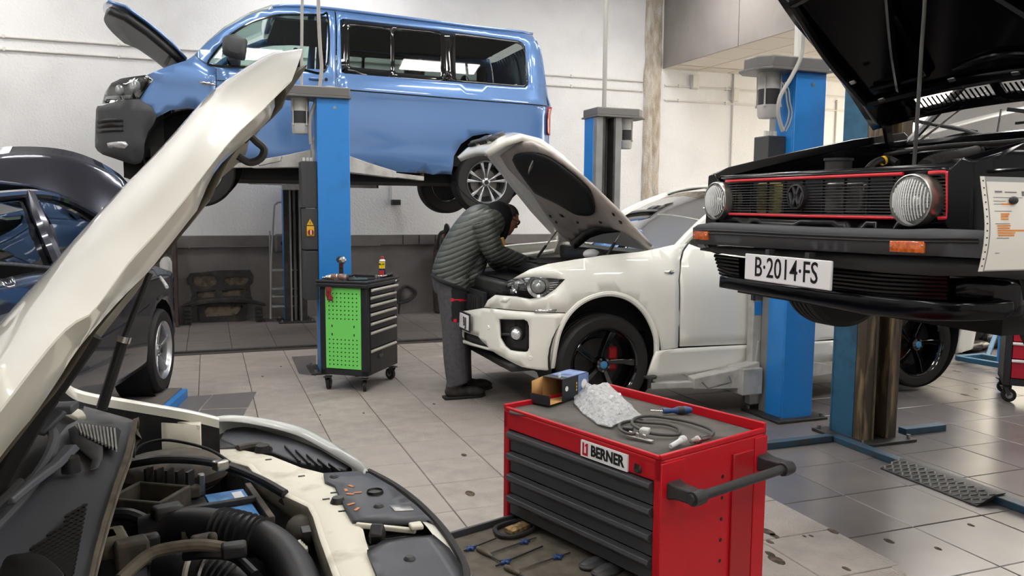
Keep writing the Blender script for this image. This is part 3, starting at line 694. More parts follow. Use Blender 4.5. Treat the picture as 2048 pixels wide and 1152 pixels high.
def xpan(name, px, m='suv_white', n=0, holes=(), res=.07, extra=0., parent=suv, sol=.02, raw=False, far=False, off=-1.):
    poly = px if raw else SX.poly(px, n, extra); hs = [SX.poly(h, k, extra) for h, k in holes]
    fn = lambda s, z: SX.map(s, z, extra)
    if far: fn = mirror_map(fn, XC)
    return add(name, panel(poly, fn, res, hs, (-.5, 1 if far else -1, 0)), m, parent, sol=sol, off=off)
fog = [(997, 638), (1048, 639), (1055, 643), (1058, 652), (1058, 696), (1055, 703), (1049, 705), (1018, 701), (1008, 692), (999, 676)]
low = [(925, 662), (956, 673), (979, 696), (955, 691), (925, 680)]
fend = [(1026, 557), (1059, 539), (1095, 528), (1150, 519), (1205, 511), (1278, 504), (1310, 498), (1345, 490), (1374, 487), (1365, 500), (1360, 519), (1357, 560), (1356, 695), (1323, 701), (1321, 683), (1315, 660), (1307, 643), (1289, 613), (1259, 592), (1223, 582), (1186, 588), (1154, 603), (1133, 625), (1060, 622), (1000, 617), (968, 614), (976, 600), (990, 590), (1030, 593), (1059, 598), (1089, 593), (1111, 578), (1131, 558), (1066, 553)]
bump = [(936, 621), (968, 616), (1000, 619), (1060, 624), (1131, 627), (1117, 652), (1109, 690), (1104, 739), (1092, 741), (1044, 734), (1008, 716), (986, 703), (960, 696), (925, 686), (925, 622)]
hlp = [(991, 581), (1000, 570), (1012, 563), (1026, 558), (1066, 554), (1129, 558), (1110, 577), (1088, 592), (1059, 597), (1030, 592), (991, 588)]
for fr in (False, True):
    f = xpan('fender', fend, far=fr)
    bb = xpan('front_bumper', bump, far=fr, holes=[(fog, 0), (low, 0)], res=.05)
    hl = xpan('headlight', hlp, 'glass_lens', extra=.004, sol=0, far=fr, res=.05)
    xpan('headlight_housing', hlp, 'lamp_inner', extra=-.09, parent=hl, sol=.01, far=fr)
    rec = xpan('fog_recess', fog, 'black_plastic', extra=-.05, sol=.01, far=fr, parent=bb)
    xpan('lower_grille', low, 'black_plastic', extra=-.03, sol=.01, far=fr, parent=bb)
    if not fr:
        for u, v, r in ((1078, 572, .085), (1040, 570, .06)):
            q = SX.uv(u, v, -.06); p = SX.map(q[0], q[1], -.05); n2 = V(*SX.at(q[0])[1], 0)
            add('projector', G().lathe([(r, 0), (r*.95, .02), (r*.7, .012), (r*.66, -.02)], p, n2, 28), 'chrome', hl)
            add('projector_lens', G().ball(p-n2*.0, (r*.62, r*.62, r*.62)), 'reflector', hl)
        xpan('lamp_bar', [(1000, 574), (1030, 562), (1062, 559), (1060, 564), (1030, 568), (1004, 579)], 'reflector', extra=-.04, parent=hl, sol=.008)
        for k in range(5): xpan('reflector_rib', [(1092, 566+k*4.4), (1122-k*4.5, 563+k*5), (1120-k*4.5, 565+k*5), (1092, 568.5+k*4.4)], 'chrome', extra=-.03, parent=hl, sol=.006)
        xpan('lamp_chin', [(1000, 586), (1010, 578), (1035, 580), (1054, 593), (1030, 589)], 'reflector', extra=-.06, parent=hl, sol=.008)
        q = SX.uv(1033.6, 668, -.02); p = SX.map(q[0], q[1], -.02); n2 = V(*SX.at(q[0])[1], 0)
        fo = add('fog_lamp', G().lathe([(.052, -.03), (.054, .012), (.048, .016), (.045, 0)], p, n2, 28), 'black_plastic', bb)
        add('fog_lens', G().ball(p, (.044, .044, .044)), 'reflector', fo)
        xpan('fog_bar', [(997, 666), (1024, 667), (1024, 672), (999, 671)], 'black_plastic', extra=-.02, parent=rec, sol=.02)
        xpan('side_marker', [(1066, 623), (1075, 619), (1114, 619), (1110, 625), (1070, 626)], 'chrome', extra=.004, parent=f, sol=.006)
        xpan('headlight_washer', [(1000, 604), (1007, 596), (1019, 597), (1012, 606)], 'suv_white', extra=.004, parent=bb, sol=.004)
        for u, v in ((977, 655), (1061, 716)):
            q = SX.uv(u, v); p = SX.map(q[0], q[1]); n2 = V(*SX.at(q[0])[1], 0); add('parking_sensor', G().lathe([(0, .006), (.014, .006), (.018, 0), (.018, -.01)], p, n2, 18), 'suv_white', bb)
        xpan('door_indicator', [(1329, 545), (1333, 540), (1352, 541), (1344, 548)], 'chrome', extra=.006, parent=f, sol=.008)
# number plate, kidney opening, chin
pc = [SX.map(*SX.uv(u, v, .03), .03) for u, v in ((935, 635), (955, 641), (957, 664), (935, 661))]
x0 = SX.map(0, .66, .03).x
np_ = add('number_plate', G().mm((1.835, XC-.26, .60), (1.85, XC+.26, .715)), 'plate_white', suv, bev=.004)
add('plate_frame', G().mm((1.84, XC-.275, .585), (1.852, XC+.275, .73)), 'black_plastic', np_, bev=.004)
text('plate_text', 'BJJ', .1, frame((1.833, XC-.175, .657), (0, -1, 0), (0, 0, 1)), 'black_paint', np_, sx=.8)
gk = G()
for k in range(12): gk.mm((1.89, XC-.3+k*.055, .74), (1.93, XC-.29+k*.055, .86))
add('upper_grille', gk.mm((1.925, XC-.36, .72), (1.95, XC+.36, .9)), 'black_plastic', suv)
add('chin', G().mm((2.0, 5.35, .36), (2.5, 2*XC-5.35, .42)), 'black_plastic', suv, bev=.02)
# doors, sill, rear quarter and rear bumper in (s, z)
rear_arch = [(sX(5.6+.45*cos(a)), .43+.45*sin(a)) for a in [radians(-5+i*19) for i in range(11)]]
def sz(*p): return [Vector((sX(x), z)) for x, z in p]
for fr in (False, True):
    xpan('front_door', SX.poly([(1378, 488), (1369, 501), (1364, 520), (1361, 560), (1360, 693)])+sz((4.35, .5), (4.35, 1.24), (3.6, 1.2)), raw=True, far=fr)
    xpan('rear_door', sz((4.36, .5), (5.08, .52), (5.15, .7), (5.3, .83), (5.42, 1.28), (4.36, 1.24)), raw=True, far=fr)
    xpan('sill', SX.poly([(1311, 703), (1357, 697)])+sz((5.1, .49), (5.1, .33), (3.4, .31), (2.98, .3)), raw=True, extra=.01, far=fr)
    xpan('quarter_panel', [Vector(p) for p in rear_arch[1:]]+sz((5.16, .7), (5.31, .83), (5.43, 1.28), (6.55, 1.2), (6.6, .8), (6.1, .75)), raw=True, far=fr)
    xpan('rear_bumper', sz((6.08, .3), (6.12, .74), (6.62, .78))+[Vector((SX.s[-1], .78)), Vector((SX.s[-1], .34))], raw=True, far=fr)
# bonnet raised on its struts
def pN(u, v, p0, n):
    k = ray(u, v); n = V(n); return CAM+k*((V(p0)-CAM).dot(n)/k.dot(n))
st = [(3.08, 1.24, .83, .03), (2.93, 1.38, .82, .05), (2.78, 1.52, .8, .07), (2.58, 1.72, .74, .08), (2.40, 1.90, .68, .085), (2.27, 2.01, .6, .075), (2.16, 2.045, .53, .06), (2.06, 2.01, .46, .05), (1.95, 1.93, .36, .03)]
ny = 16; rings = []
for x, z, hw, cb in st:
    rings.append([V(x+.62*cb*(1-(2*j/ny-1)**2), XC-hw+2*hw*j/ny, z+.78*cb*(1-(2*j/ny-1)**2)) for j in range(ny+1)])
ho = add('hood', G().loft(rings, False, False), 'suv_white', suv, sol=.05, off=0)
hn_ = V(.66, 0, .68).normalized(); h0 = V(3.08-.05, XC, 1.24-.05)
mat('hood_inner', 'b9b1ab', .55, n=(5, 'a39a94', .4, .7))
inn = [(1302, 494), (1240, 428), (1170, 360), (1105, 308), (1062, 286), (1036, 287), (1000, 312), (1016, 338), (1062, 385), (1089, 426), (1117, 466), (1140, 486), (1165, 465), (1190, 455), (1222, 458), (1250, 468)]
q = lambda u, v, o=0.: pN(u, v, h0-hn_*o, hn_)
def hpan(name, px, m, o, sol, parent, res=.06, holes=()):
    e1 = V(-.68, 0, .66).normalized()
    def to2(p): d = p-(h0-hn_*o); return Vector((d.dot(e1), d.y))
    fn = lambda a, b: (h0-hn_*o)+e1*a+V(0, b, 0)
    return add(name, panel([to2(q(u, v, o)) for u, v in px], fn, res, [[to2(q(u, v, o)) for u, v in h] for h in holes], -hn_), m, parent, sol=sol)
hpan('hood_frame', inn, 'hood_inner', .02, .02, ho)
hpan('hood_pad', cr([(1024, 320), (1050, 308), (1088, 313), (1131, 341), (1169, 374), (1181, 392), (1187, 428), (1158, 431), (1140, 424), (1115, 409), (1075, 390), (1061, 376)], 3, True), 'dark_trim', .045, .015, ho)
for px in ([(1117, 428), (1124, 430), (1128, 435), (1121, 434)], [(1097, 430), (1101, 431), (1103, 436), (1098, 435)], [(1110, 442), (1114, 444), (1114, 448), (1109, 446)], [(1152, 443), (1156, 444), (1157, 448), (1153, 447)], [(1223, 426), (1228, 428), (1230, 433), (1225, 431)], [(1237, 441), (1243, 444), (1244, 449), (1239, 447)], [(1197, 443), (1202, 444), (1203, 448), (1198, 447)]):
    hpan('hood_slot', px, 'black_paint', .042, .004, ho)
hpan('hood_seal_shade', [(1139, 487), (1165, 465), (1190, 455), (1222, 458), (1240, 464), (1205, 468), (1180, 476), (1150, 500)], 'black_paint', .03, .004, ho)  # flat black sheet paints the shade in the hinge gap along the rubber
lp = q(1069, 330, .06); add('hood_latch', G().tube(cr([lp+V(0, 0, .06), lp+V(-.03, .02, -.03), lp+V(-.02, .05, -.06), lp+V(.0, .04, 0), lp+V(0, .0, .05)], 5), .008, 8), 'steel', ho)
# kidney slots on the bonnet lip
for sgn in (-1, 1):
    kf = add('kidney_frame', G().mm((2.0, XC+sgn*.14-.11, 2.03), (2.12, XC+sgn*.14+.11, 2.075)), 'black_plastic', ho, bev=.02)
    for k in range(7): add('kidney_bar', G().bar((1.99, XC+sgn*.14-.09+k*.03, 2.03), (2.13, XC+sgn*.14-.09+k*.03, 2.1), .01, .03), 'chrome', kf)
def strut(a, b, par, nm='gas_strut', r=.012):
    a, b = V(a), V(b); m_ = a.lerp(b, .5); s_ = add(nm, G().cyl(a, m_, r, n=10), 'black_plastic', par); add('strut_rod', G().cyl(m_, b, r*.55, n=8), 'steel', s_); return s_
strut(pY(1213, 513, 5.45), pY(1246, 458, 5.45), suv); strut(pY(1070, 520, 6.6), pY(1114, 462, 6.6), suv)
for s_ in (-1, 1): add('hood_hinge', G().bar((3.02, XC+s_*.8, 1.12), (3.08, XC+s_*.8, 1.26), .03, .05), 'hood_inner', suv)
# engine bay
add('engine_bay', G().mm((2.05, 5.32, .62), (3.25, 2*XC-5.32, 1.0)), 'underbody', suv)
en = add('engine_cover', G().mm((2.35, 5.75, 1.0), (2.95, 6.45, 1.1)), 'black_plastic', suv, bev=.03)
for k in range(6): add('cover_rib', G().mm((2.4, 5.8+k*.11, 1.1), (2.9, 5.84+k*.11, 1.115)), 'black_plastic', en, bev=.005)
add('intake_hose', G().tube(cr([V(2.75, 5.4, 1.1), V(2.85, 5.6, 1.14), V(2.9, 5.9, 1.15), V(2.85, 6.2, 1.12)], 6), .07, 14), 'black_plastic', suv)
add('air_box', G().mm((2.4, 5.3, .95), (2.72, 5.62, 1.09)), 'black_plastic', suv, bev=.03)
add('strut_brace', G().bar((2.25, 5.4, 1.02), (2.9, 6.1, 1.12), .05, .03), 'steel_dark', suv, bev=.008)
add('slam_panel', G().mm((1.98, 5.45, .9), (2.1, 2*XC-5.45, 1.0)), 'black_plastic', suv, bev=.02)
add('radiator', G().mm((1.98, 5.6, .5), (2.05, 2*XC-5.6, .92)), 'dark_trim', suv)
add('far_fender_edge', G().tube(cr([V(2.1, 6.75, .95), V(2.5, 6.9, 1.06), V(3.1, 6.93, 1.14)], 5), .03, 10), 'suv_white', suv)
add('rag', G().ball(pY(1183, 508, 5.6), (.07, .05, .04)), 'plate_white', suv)
# glasshouse
add('cowl', G().mm((3.05, 5.3, 1.08), (3.42, 2*XC-5.3, 1.2)), 'black_plastic', suv, bev=.02)
rings = []
for i in range(7):
    t = i/6; x = 3.30+.78*t; z = 1.22+.44*t+.06*sin(pi*t); hw = .79-.18*t
    rings.append([V(x-.16*(1-(2*j/ny-1)**2)*(1-.4*t), XC-hw+2*hw*j/ny, z+.03*(1-(2*j/ny-1)**2)*t) for j in range(ny+1)])
add('windscreen', G().loft(rings, False, False), 'glass_clear', suv)
for s_ in (-1, 1):
    add('pillar', G().tube([V(r[0].x, XC+s_*(XC-r[0].y), r[0].z) for r in rings], .035, 8), 'suv_white', suv)
rr_ = []
for x, z, hw in ((4.06, 1.69, .6), (4.5, 1.75, .62), (5.2, 1.73, .6), (5.9, 1.58, .56), (6.4, 1.36, .55), (6.62, 1.2, .55)):
    rr_.append([V(x, XC-hw+2*hw*j/ny, z-.02+.05*(1-(2*j/ny-1)**2)) for j in range(ny+1)])
add('roof', G().loft(rr_, False, False), 'suv_white', suv, sol=.02)
for fr in (False, True):
    pts = [V(3.4, 5.3, 1.2), V(4.06, 5.5, 1.68), V(5.2, 5.5, 1.71), V(6.3, 5.5, 1.35), V(5.6, 5.3, 1.28)]
    if fr: pts = [V(p.x, 2*XC-p.y, p.z) for p in pts]
    add('side_glass', G().add(pts, [(0, 1, 2, 3, 4)]), 'glass_dark', suv)
add('dashboard', G().mm((3.4, 5.4, .95), (3.8, 2*XC-5.4, 1.22)), 'dark_trim', suv, bev=.06)
add('mirror_inside', G().ball((3.95, XC, 1.56), (.03, .12, .04)), 'dark_trim', suv)
for y in (5.65, 6.5):
    s_ = add('seat', G().loft([[V(4.3+dx, y-.24, z), V(4.3+dx, y+.24, z), V(4.42+dx, y+.24, z), V(4.42+dx, y-.24, z)] for dx, z in ((0, .7), (.08, 1.1), (.15, 1.32))]), 'seat_cloth', suv, bev=.04)
    add('headrest', G().ball((4.5, y, 1.43), (.05, .13, .09)), 'seat_cloth', s_)
c = V(3.95, 5.66, 1.17); add('steering_wheel', G().tube([c+V(-.06*cos(a), .18*sin(a), .17*cos(a)) for a in [2*pi*i/24 for i in range(24)]], .013, 8, closed=True), 'dark_trim', suv)
add('floor_pan', G().mm((2.3, 5.3, .3), (6.4, 2*XC-5.3, .4)), 'underbody', suv)
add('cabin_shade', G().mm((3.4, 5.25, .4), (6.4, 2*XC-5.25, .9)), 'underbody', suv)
# wheels, arches
fw_ = pY(1210, 731, 5.12); rw_ = pY(1840, 690, 5.12)
for p in (fw_, rw_):
    w_ = wheel(suv, p, (0, -1, 0), .366, .27, .262, 'suv', turn=.45)
    cc = p+V(-.12 if p is rw_ else .13, .17, .02); add('caliper', G().mm(cc-V(.04, .05, .09), cc+V(.04, .04, .09)), 'caliper_red', w_, bev=.02)
    wheel(suv, (p.x, 2*XC-5.12, p.z), (0, 1, 0), .366, .27, .262, 'suv')
    add('wheel_liner', G().lathe([(.44, .0), (.44, .32), (0, .33)], (p.x+.02, 5.14, p.z+.07), (0, 1, 0), 40), 'underbody', suv)
lip = [SX.map(*SX.uv(u, v, -.01), -.012) for u, v in ((1104, 735), (1111, 690), (1119, 660), (1135, 630), (1158, 607), (1188, 592), (1223, 587), (1257, 596), (1284, 617), (1302, 645), (1313, 680), (1312, 728))]
al = add('arch_lip', G().tube(cr(lip, 4), .022, 8), 'suv_white', suv)
for k in (28, 33, 37, 41): p = cr(lip, 4)[k]; add('lip_screw', G().cyl(p+V(0, -.008, 0), p+V(0, -.018, 0), .007, n=8), 'black_paint', al)
# ---------------------------------------------------------------- black hatchback on the right-hand lift
GC, GX = 2.68, 2.30
golf = thing('hatchback', 'black old hatchback with red grille trim raised on the lift, hood open', 'car', (3.6, GC, .95))
gp = [(5.9, 3.49), (2.62, 3.49), (2.47, 3.48), (2.37, 3.45), (2.325, 3.39), (2.305, 3.2), (2.295, GC), (2.305, 2*GC-3.2), (2.325, 2*GC-3.39), (2.37, 2*GC-3.45), (2.47, 2*GC-3.48), (2.62, 2*GC-3.49), (5.9, 2*GC-3.49)]
SG = Skin(gp)
def gpan(name, px, m='golf_black', n=0, holes=(), res=.07, extra=0., parent=golf, sol=.015, off=-1., bev=0.):
    return add(name, panel(SG.poly(px, n, extra), lambda s, z: SG.map(s, z, extra), res, [SG.poly(h, k, extra) for h, k in holes], (-1, -.3, 0)), m, parent, sol=sol, off=off, bev=bev)
mat('lens_white', 'dfe2e0', .12, alpha=.22, bump=(60, .3, .003)); hc = []
for u, v, vt, vb in ((1441, 402, 363, 441), (1835, 400.5, 348, 453)):
    a, b = SG.uv(u, vt, .0), SG.uv(u, vb, .0); c_ = SG.uv(u, v, 0.); hc.append((Vector((c_[0], (a[1]+b[1])/2)), (a[1]-b[1])/2))
grl = [(1414, 363), (1420, 361), (1600, 355), (1806, 346.5), (1890, 343), (1896, 350), (1896, 436), (1791, 437), (1600, 432), (1459, 428), (1420, 428)]
gq = SG.poly(grl)
def gz(s): pass
front = gpan('front_panel', [(1412, 356), (1600, 348), (1800, 338), (1897, 335), (1897, 345), (1897, 452), (1800, 462), (1600, 460), (1418, 450)], holes=[(grl, 0)])
# grille: frame, slats, headlamp bezels
gt = SG.uv(1600, 357)[1]; gb = SG.uv(1600, 431)[1]; s0 = SG.uv(1450, 395)[0]; s1 = SG.uv(1800, 395)[0]
sl0, sl1 = SG.uv(1420, 395)[0], SG.uv(1893, 395)[0]
gr = add('grille', G().tube([SG.map(sl0+(sl1-sl0)*i/20, gb, -.01) for i in range(21)], .008, 6), 'black_plastic', golf)
for k in range(13):
    z = gb+(gt-gb)*(k+.5)/13; g = G(); rings = []
    for i in range(21):
        s = sl0+(sl1-sl0)*i/20; p = SG.map(s, z, -.012); q = SG.map(s, z, -.035); rings.append([p+V(0, 0, -.002), p+V(0, 0, .002), q+V(0, 0, .002), q+V(0, 0, -.002)])
    add('grille_slat', g.loft(rings), 'dark_plastic', gr, smooth=False)
for k in range(9):
    s = s0+(s1-s0)*(k+.5)/9; p = SG.map(s, gb, -.03); q = SG.map(s, gt, -.03); add('grille_rib', G().bar(p, q, .004, .012, (1, 0, 0)), 'dark_plastic', gr)
for seg in ([(1452, 362.5), (1600, 356), (1806, 347.5)], [(1858, 345.5), (1884, 344), (1893, 345.5), (1895, 352), (1895.5, 395), (1895, 433), (1890, 436), (1877, 436.5)], [(1791, 436), (1600, 432), (1459, 428)], [(1426, 361.5), (1417, 363), (1414, 367), (1416, 395), (1420, 428)]):
    q = [SG.uv(u, v, .004) for u, v in seg]; pts = [SG.map(a, b, .004) for a, b in q]
    add('red_trim', G().tube(cr(pts, 3), .0062, 8), 'red_trim', gr, label='bright red grille trim strip')
for c_, r in hc:
    r = .088; p, n2 = SG.at(c_[0]); n3 = V(n2.x, n2.y, 0); n3 = V(-1, 0, 0); p3 = V(p.x, p.y, c_[1])
    h_ = add('headlight', G().lathe([(r*1.02, -.06), (r*1.05, .02), (r*1.02, .034), (r*.98, .036), (r*.95, .026)], p3, n3, 40), 'ring_chrome', golf)
    add('headlight_bowl', G().lathe([(r*.98, .02), (r*.9, -.03), (r*.6, -.07), (0, -.085)], p3, n3, 40), 'lamp_bowl', h_)
    mat_l = 'glass_lens'
    add('headlight_lens', G().lathe([(r*.97, .026), (r*.8, .042), (r*.5, .052), (.002, .056)], p3, n3, 40), 'lens_white', h_)
    fl_ = G()
    for k in range(15):
        y = -r*.84+k*r*.12; zz = sqrt(max(0, (r*.9)**2-y*y))
        pts = [p3+V(-(.028+.027*(1-((y*y+t*t)/(r*r)))), y, t) for t in [zz*.9*(i/4-1) for i in range(9)]]; fl_.tube(pts, .0024, 6)
    add('lens_flutes', fl_, 'lens_flute', h_)
    add('bulb_shield', G().ball(p3+V(.0, 0, 0), (.02, .022, .022)), 'chrome', h_)
# round emblem with letters
q = SG.uv(1595, 393, .004); p, _n = SG.at(q[0]); e0 = V(p.x-.006, p.y, q[1]); ER = .052
em = add('emblem', G().lathe([(ER, -.012), (ER, .01), (ER*.86, .012), (ER*.84, -.006), (0, -.006)], e0, (-1, 0, 0), 36), 'black_plastic', golf)
def lt(pts):
    g = G()
    for a, b in zip(pts[:-1], pts[1:]): g.bar(e0+V(-.006, -a[0]*ER, a[1]*ER), e0+V(-.006, -b[0]*ER, b[1]*ER), .011, .0085, (-1, 0, 0))
    return g
add('emblem_v', lt([(-.36, .78), (0, .06), (.36, .78)]), 'dark_plastic', em); add('emblem_w', lt([(-.76, .3), (-.38, -.72), (0, .02), (.38, -.72), (.76, .3)]), 'dark_plastic', em)
# parts seen through the grille
mat('pale_plastic', 'b9ae62', .6); mat('green_fluid', '5d7a62', .5)
for u0, u1, m in ((1513, 1528, 'pale_plastic'), (1532, 1548, 'pale_plastic'), (1650, 1684, 'steel'), (1689, 1722, 'steel')):
    a, b = pX(u0, 366, 2.42), pX(u1, 426, 2.42); add('radiator_part', G().mm((2.42, b.y, b.z), (2.47, a.y, a.z)), m, golf, bev=.01)
add('radiator', G().mm((2.48, 2.05, 1.45), (2.54, 3.3, 1.68)), 'underbody', golf)
# bumper
bu = gpan('front_bumper', [(1384, 456), (1396, 449), (1424, 445), (1612, 454), (1799, 459), (1869, 457), (1957, 460), (2060, 468), (2060, 520), (1957, 516), (1869, 512), (1775, 509), (1515, 495), (1440, 490), (1386, 488)], 'bumper_grey', extra=.1, sol=.1, res=.05)
for dv in (14, 20): strip(SG, [(1388, 449+dv), (1424, 447+dv), (1612, 455+dv*1.05), (1799, 461+dv*1.1), (1957, 462+dv*1.1)], .004, 'dark_trim', 'bumper_groove', bu, .102)
gpan('bumper_apron', [(1378, 496), (1440, 492), (1515, 497), (1775, 512), (1869, 514), (2060, 522), (2060, 560), (1957, 552), (1869, 552), (1760, 545), (1670, 535), (1515, 516), (1435, 506), (1376, 500)], 'black_plastic', extra=.06, sol=.05)
for px in ([(1386, 462), (1415, 463), (1415, 480), (1387, 478)], [(1778, 481), (1848, 482.5), (1847, 507), (1778, 503.5)]):
    il = gpan('indicator', px, 'orange_lens', extra=.108, sol=.02, res=.03, bev=.004)
    for k in (0, 2):
        q = SG.uv(px[k][0]+(3 if k == 0 else -3), (px[0][1]+px[3][1])/2, .11); p = SG.map(q[0], q[1], .11); add('lens_screw', G().ball(p, .004, 8, 5), 'chrome', il)
# plate
pp = [SG.map(*SG.uv(u, v, .12), .12) for u, v in ((1492, 508), (1657, 524), (1662, 580), (1498, 557))]
c_ = sum(pp, Vector())/4; xax = V(0, -1, 0); L = .52; Hh = .112
plt = add('number_plate', G().mm((c_.x-.006, c_.y-L/2, c_.z-Hh/2), (c_.x+.006, c_.y+L/2, c_.z+Hh/2)).xf(Matrix.Translation(c_) @ Matrix.Rotation(-.0, 4, 'X') @ Matrix.Translation(-c_)), 'plate_white', golf, bev=.004)
text('plate_text', 'B·2014·FS', .118, frame((c_.x-.0065, c_.y, c_.z-.0), (0, -1, 0), (0, 0, 1)), 'black_paint', plt, sx=.82, bold=.0005)
for dy in (-.12, .12): add('plate_bracket', G().mm((c_.x, c_.y+dy-.012, c_.z), (c_.x+.03, c_.y+dy+.012, c_.z+.08)), 'steel_dark', plt)
# air dam slats and chin spoiler
ad = gpan('air_dam', [(1428, 508), (1515, 520), (1670, 540), (1760, 548), (1870, 556), (1960, 556), (2060, 562), (2060, 640), (1960, 625), (1897, 612), (1834, 600), (1660, 582), (1540, 566), (1440, 550)], 'golf_black', extra=.0, sol=.02)
for k in range(6):
    t = k/5
    strip(SG, [(1430+k*2, 512+t*34), (1480, 518+t*37)], .008, 'golf_black', 'dam_slat', ad, .025)
    strip(SG, [(1668, 541+t*38), (1760, 549+t*41), (1834, 553+t*41), (1897, 556+t*40)], .008, 'golf_black', 'dam_slat', ad, .025)
gpan('chin_spoiler', [(1438, 550), (1540, 566), (1660, 582), (1834, 600), (1897, 606), (1960, 606), (2030, 600), (2030, 628), (2008, 640), (1930, 643), (1851, 642), (1730, 630), (1591, 602), (1500, 586), (1436, 575)], 'golf_black', extra=.05, sol=.05, bev=.01)
# bodywork: far fender, near fender, side panels
zf = SG.uv(1420, 352)[1]
gpan('fender', [(1899, 335), (1960, 318), (2048, 286), (2200, 240), (2330, 225), (2330, 640), (2048, 600), (2040, 560), (1960, 556), (1899, 452)], res=.1)
strip(SG, [(1918, 350), (1980, 343), (2048, 338), (2200, 330)], .006, 'golf_black', 'body_crease', golf, .004)
ff = [V(2.31, 3.42, 1.70), V(2.42, 3.46, 1.735), V(2.8, 3.47, 1.82), V(3.2, 3.47, 1.90), V(3.55, 3.47, 1.95)]
rg = [[p, p+V(0, -.05, .012), p+V(0, -.1, -.03), p+V(0, -.1, -.2), p+V(0, .02, -.35)] for p in ff]
add('fender', G().loft(rg), 'golf_black', golf, fixn=True, bev=.006)
nf = [V(p.x, 2*GC-p.y, p.z) for p in ff]; rg = [[p, p+V(0, .05, .012), p+V(0, .1, -.03), p+V(0, .1, -.2), p+V(0, -.01, -.35)] for p in nf]
add('fender_top', G().loft(rg), 'golf_black', golf, fixn=True, bev=.006)
add('door', G().mm((3.5, 3.44, 1.2), (5.6, 3.49, 1.88)), 'golf_black', golf, bev=.02)
add('floor_pan', G().mm((2.5, 1.95, 1.12), (5.8, 3.41, 1.2)), 'underbody', golf)
# engine bay
add('slam_panel', G().mm((2.33, 1.98, 1.665), (2.42, 3.38, 1.7)), 'golf_black', golf, bev=.01)
add('engine_bay', G().mm((2.55, 2.0, 1.3), (3.4, 3.36, 1.58)), 'underbody', golf)
add('bulkhead', G().mm((3.38, 1.97, 1.3), (3.46, 3.39, 1.84)), 'golf_black', golf, bev=.01)
add('seal_strip', G().tube(cr([V(3.36, 3.36, 1.83), V(3.35, 3.0, 1.85), V(3.34, 2.68, 1.845), V(3.35, 2.3, 1.85), V(3.36, 2., 1.83)], 5), .012, 8), 'rubber', golf)
p = pY(1677, 322, 3.05); add('filler_cap', G().cyl(p+V(0, 0, -.12), p+V(0, 0, .0), .06, n=20).cyl(p, p+V(0, 0, .012), .066, n=20), 'black_plastic', golf)
e_ = add('engine', G().mm((2.75, 2.3, 1.5), (3.15, 2.95, 1.68)), 'steel_dark', golf, bev=.04)
add('air_filter', G().lathe([(0, .0), (.11, .0), (.12, .02), (.12, .06), (0, .07)], (2.85, 2.42, 1.68), (0, 0, 1), 24), 'steel', e_)
add('coolant_hose', G().tube(cr([pY(1735, 340, 2.75), pY(1750, 325, 2.8), pY(1775, 318, 2.85), pY(1795, 327, 2.8)], 6), .016, 10), 'rubber', golf)
add('hose_clip', G().lathe([(.02, 0), (.02, .014)], pY(1764, 322, 2.8), (1, 0, .3), 16), 'yellow', golf)
add('vent_hose', G().tube(cr([pY(1850, 335, 2.3), pY(1880, 322, 2.4), pY(1920, 312, 2.6), pY(1970, 300, 2.9)], 6), .03, 12), 'rubber', golf)
for k in range(9): 
    pth = cr([pY(1850, 335, 2.3), pY(1880, 322, 2.4), pY(1920, 312, 2.6), pY(1970, 300, 2.9)], 6); a = pth[k+2]; b = pth[k+3]; add('hose_rib', G().lathe([(.033, 0), (.034, .006), (.033, .012)], a, b-a, 16), 'rubber', golf)
add('battery', G().mm((2.6, 3.0, 1.5), (2.85, 3.25, 1.66)), 'black_plastic', golf, bev=.01)
# hood, seen from below
H0 = V(3.36, GC, 1.965); he = V(-.715, 0, .62).normalized(); hn2 = V(.655, 0, .755)
def HB(a, y, o=0.): return H0+he*a+V(0, y, .055*(1-(y/.77)**2))+hn2*o
hw = .77
outl = [(0., -hw), (0., hw), (.1, hw), (.75, hw-.02), (.93, hw-.05), (.93, -hw+.05), (.75, -hw+.02), (.1, -hw)]
slots = [rect(.05, -.62, .115, -.02), rect(.05, .02, .115, .45)]
ho = add('hood', panel(outl, lambda a, y: HB(a, y, .05*sin(min(1, a/.9)*pi)*.5), .08, slots, -hn2), 'golf_black', golf, sol=.02)
sm = mesh_of('vent_slat', G().bar((0, 0, 0), tuple(he*.068), .008, .003, tuple(hn2)), 'golf_black')
for r_ in slots:
    y = r_[0][1]+.012
    while y < r_[2][1]:
        o_ = share('vent_slat', sm, ho, HB(.049, y, -.004)); y += .026
rib = G()
def hrib(pts, r=.022): return G().tube(cr([HB(a, y, .0) for a, y in pts], 6), r*.85, 8)
add('hood_rib', hrib([(.17, -.68), (.16, 0), (.17, .68)], .03), 'golf_black', ho)
add('hood_rib', hrib([(.18, .68), (.5, .7), (.85, .66)], .03), 'golf_black', ho); add('hood_rib', hrib([(.18, -.68), (.5, -.7), (.85, -.66)], .03), 'golf_black', ho)
add('hood_rib', hrib([(.86, -.66), (.88, 0), (.86, .66)], .03), 'golf_black', ho)
add('hood_rib', hrib([(.2, .45), (.45, .32), (.85, .08)], .026), 'golf_black', ho); add('hood_rib', hrib([(.2, -.45), (.45, -.32), (.85, -.08)], .026), 'golf_black', ho)
add('hood_rib', hrib([(.25, .6), (.24, .3), (.3, .25), (.6, .22)], .018), 'golf_black', ho); add('hood_rib', hrib([(.24, -.3), (.27, -.1), (.24, .12)], .016), 'golf_black', ho)
for a, y in ((.2, .52), (.22, .1), (.2, -.2), (.35, .6)): add('hood_clip', G().bar(HB(a, y, -.045), HB(a, y+.035, -.045), .02, .008, tuple(hn2)), 'alu', ho, bev=.003)
for y in (-.66, .66): add('hood_hinge', G().bar(V(3.38, GC+y, 1.86), HB(.02, y, -.01), .02, .04), 'golf_black', golf)
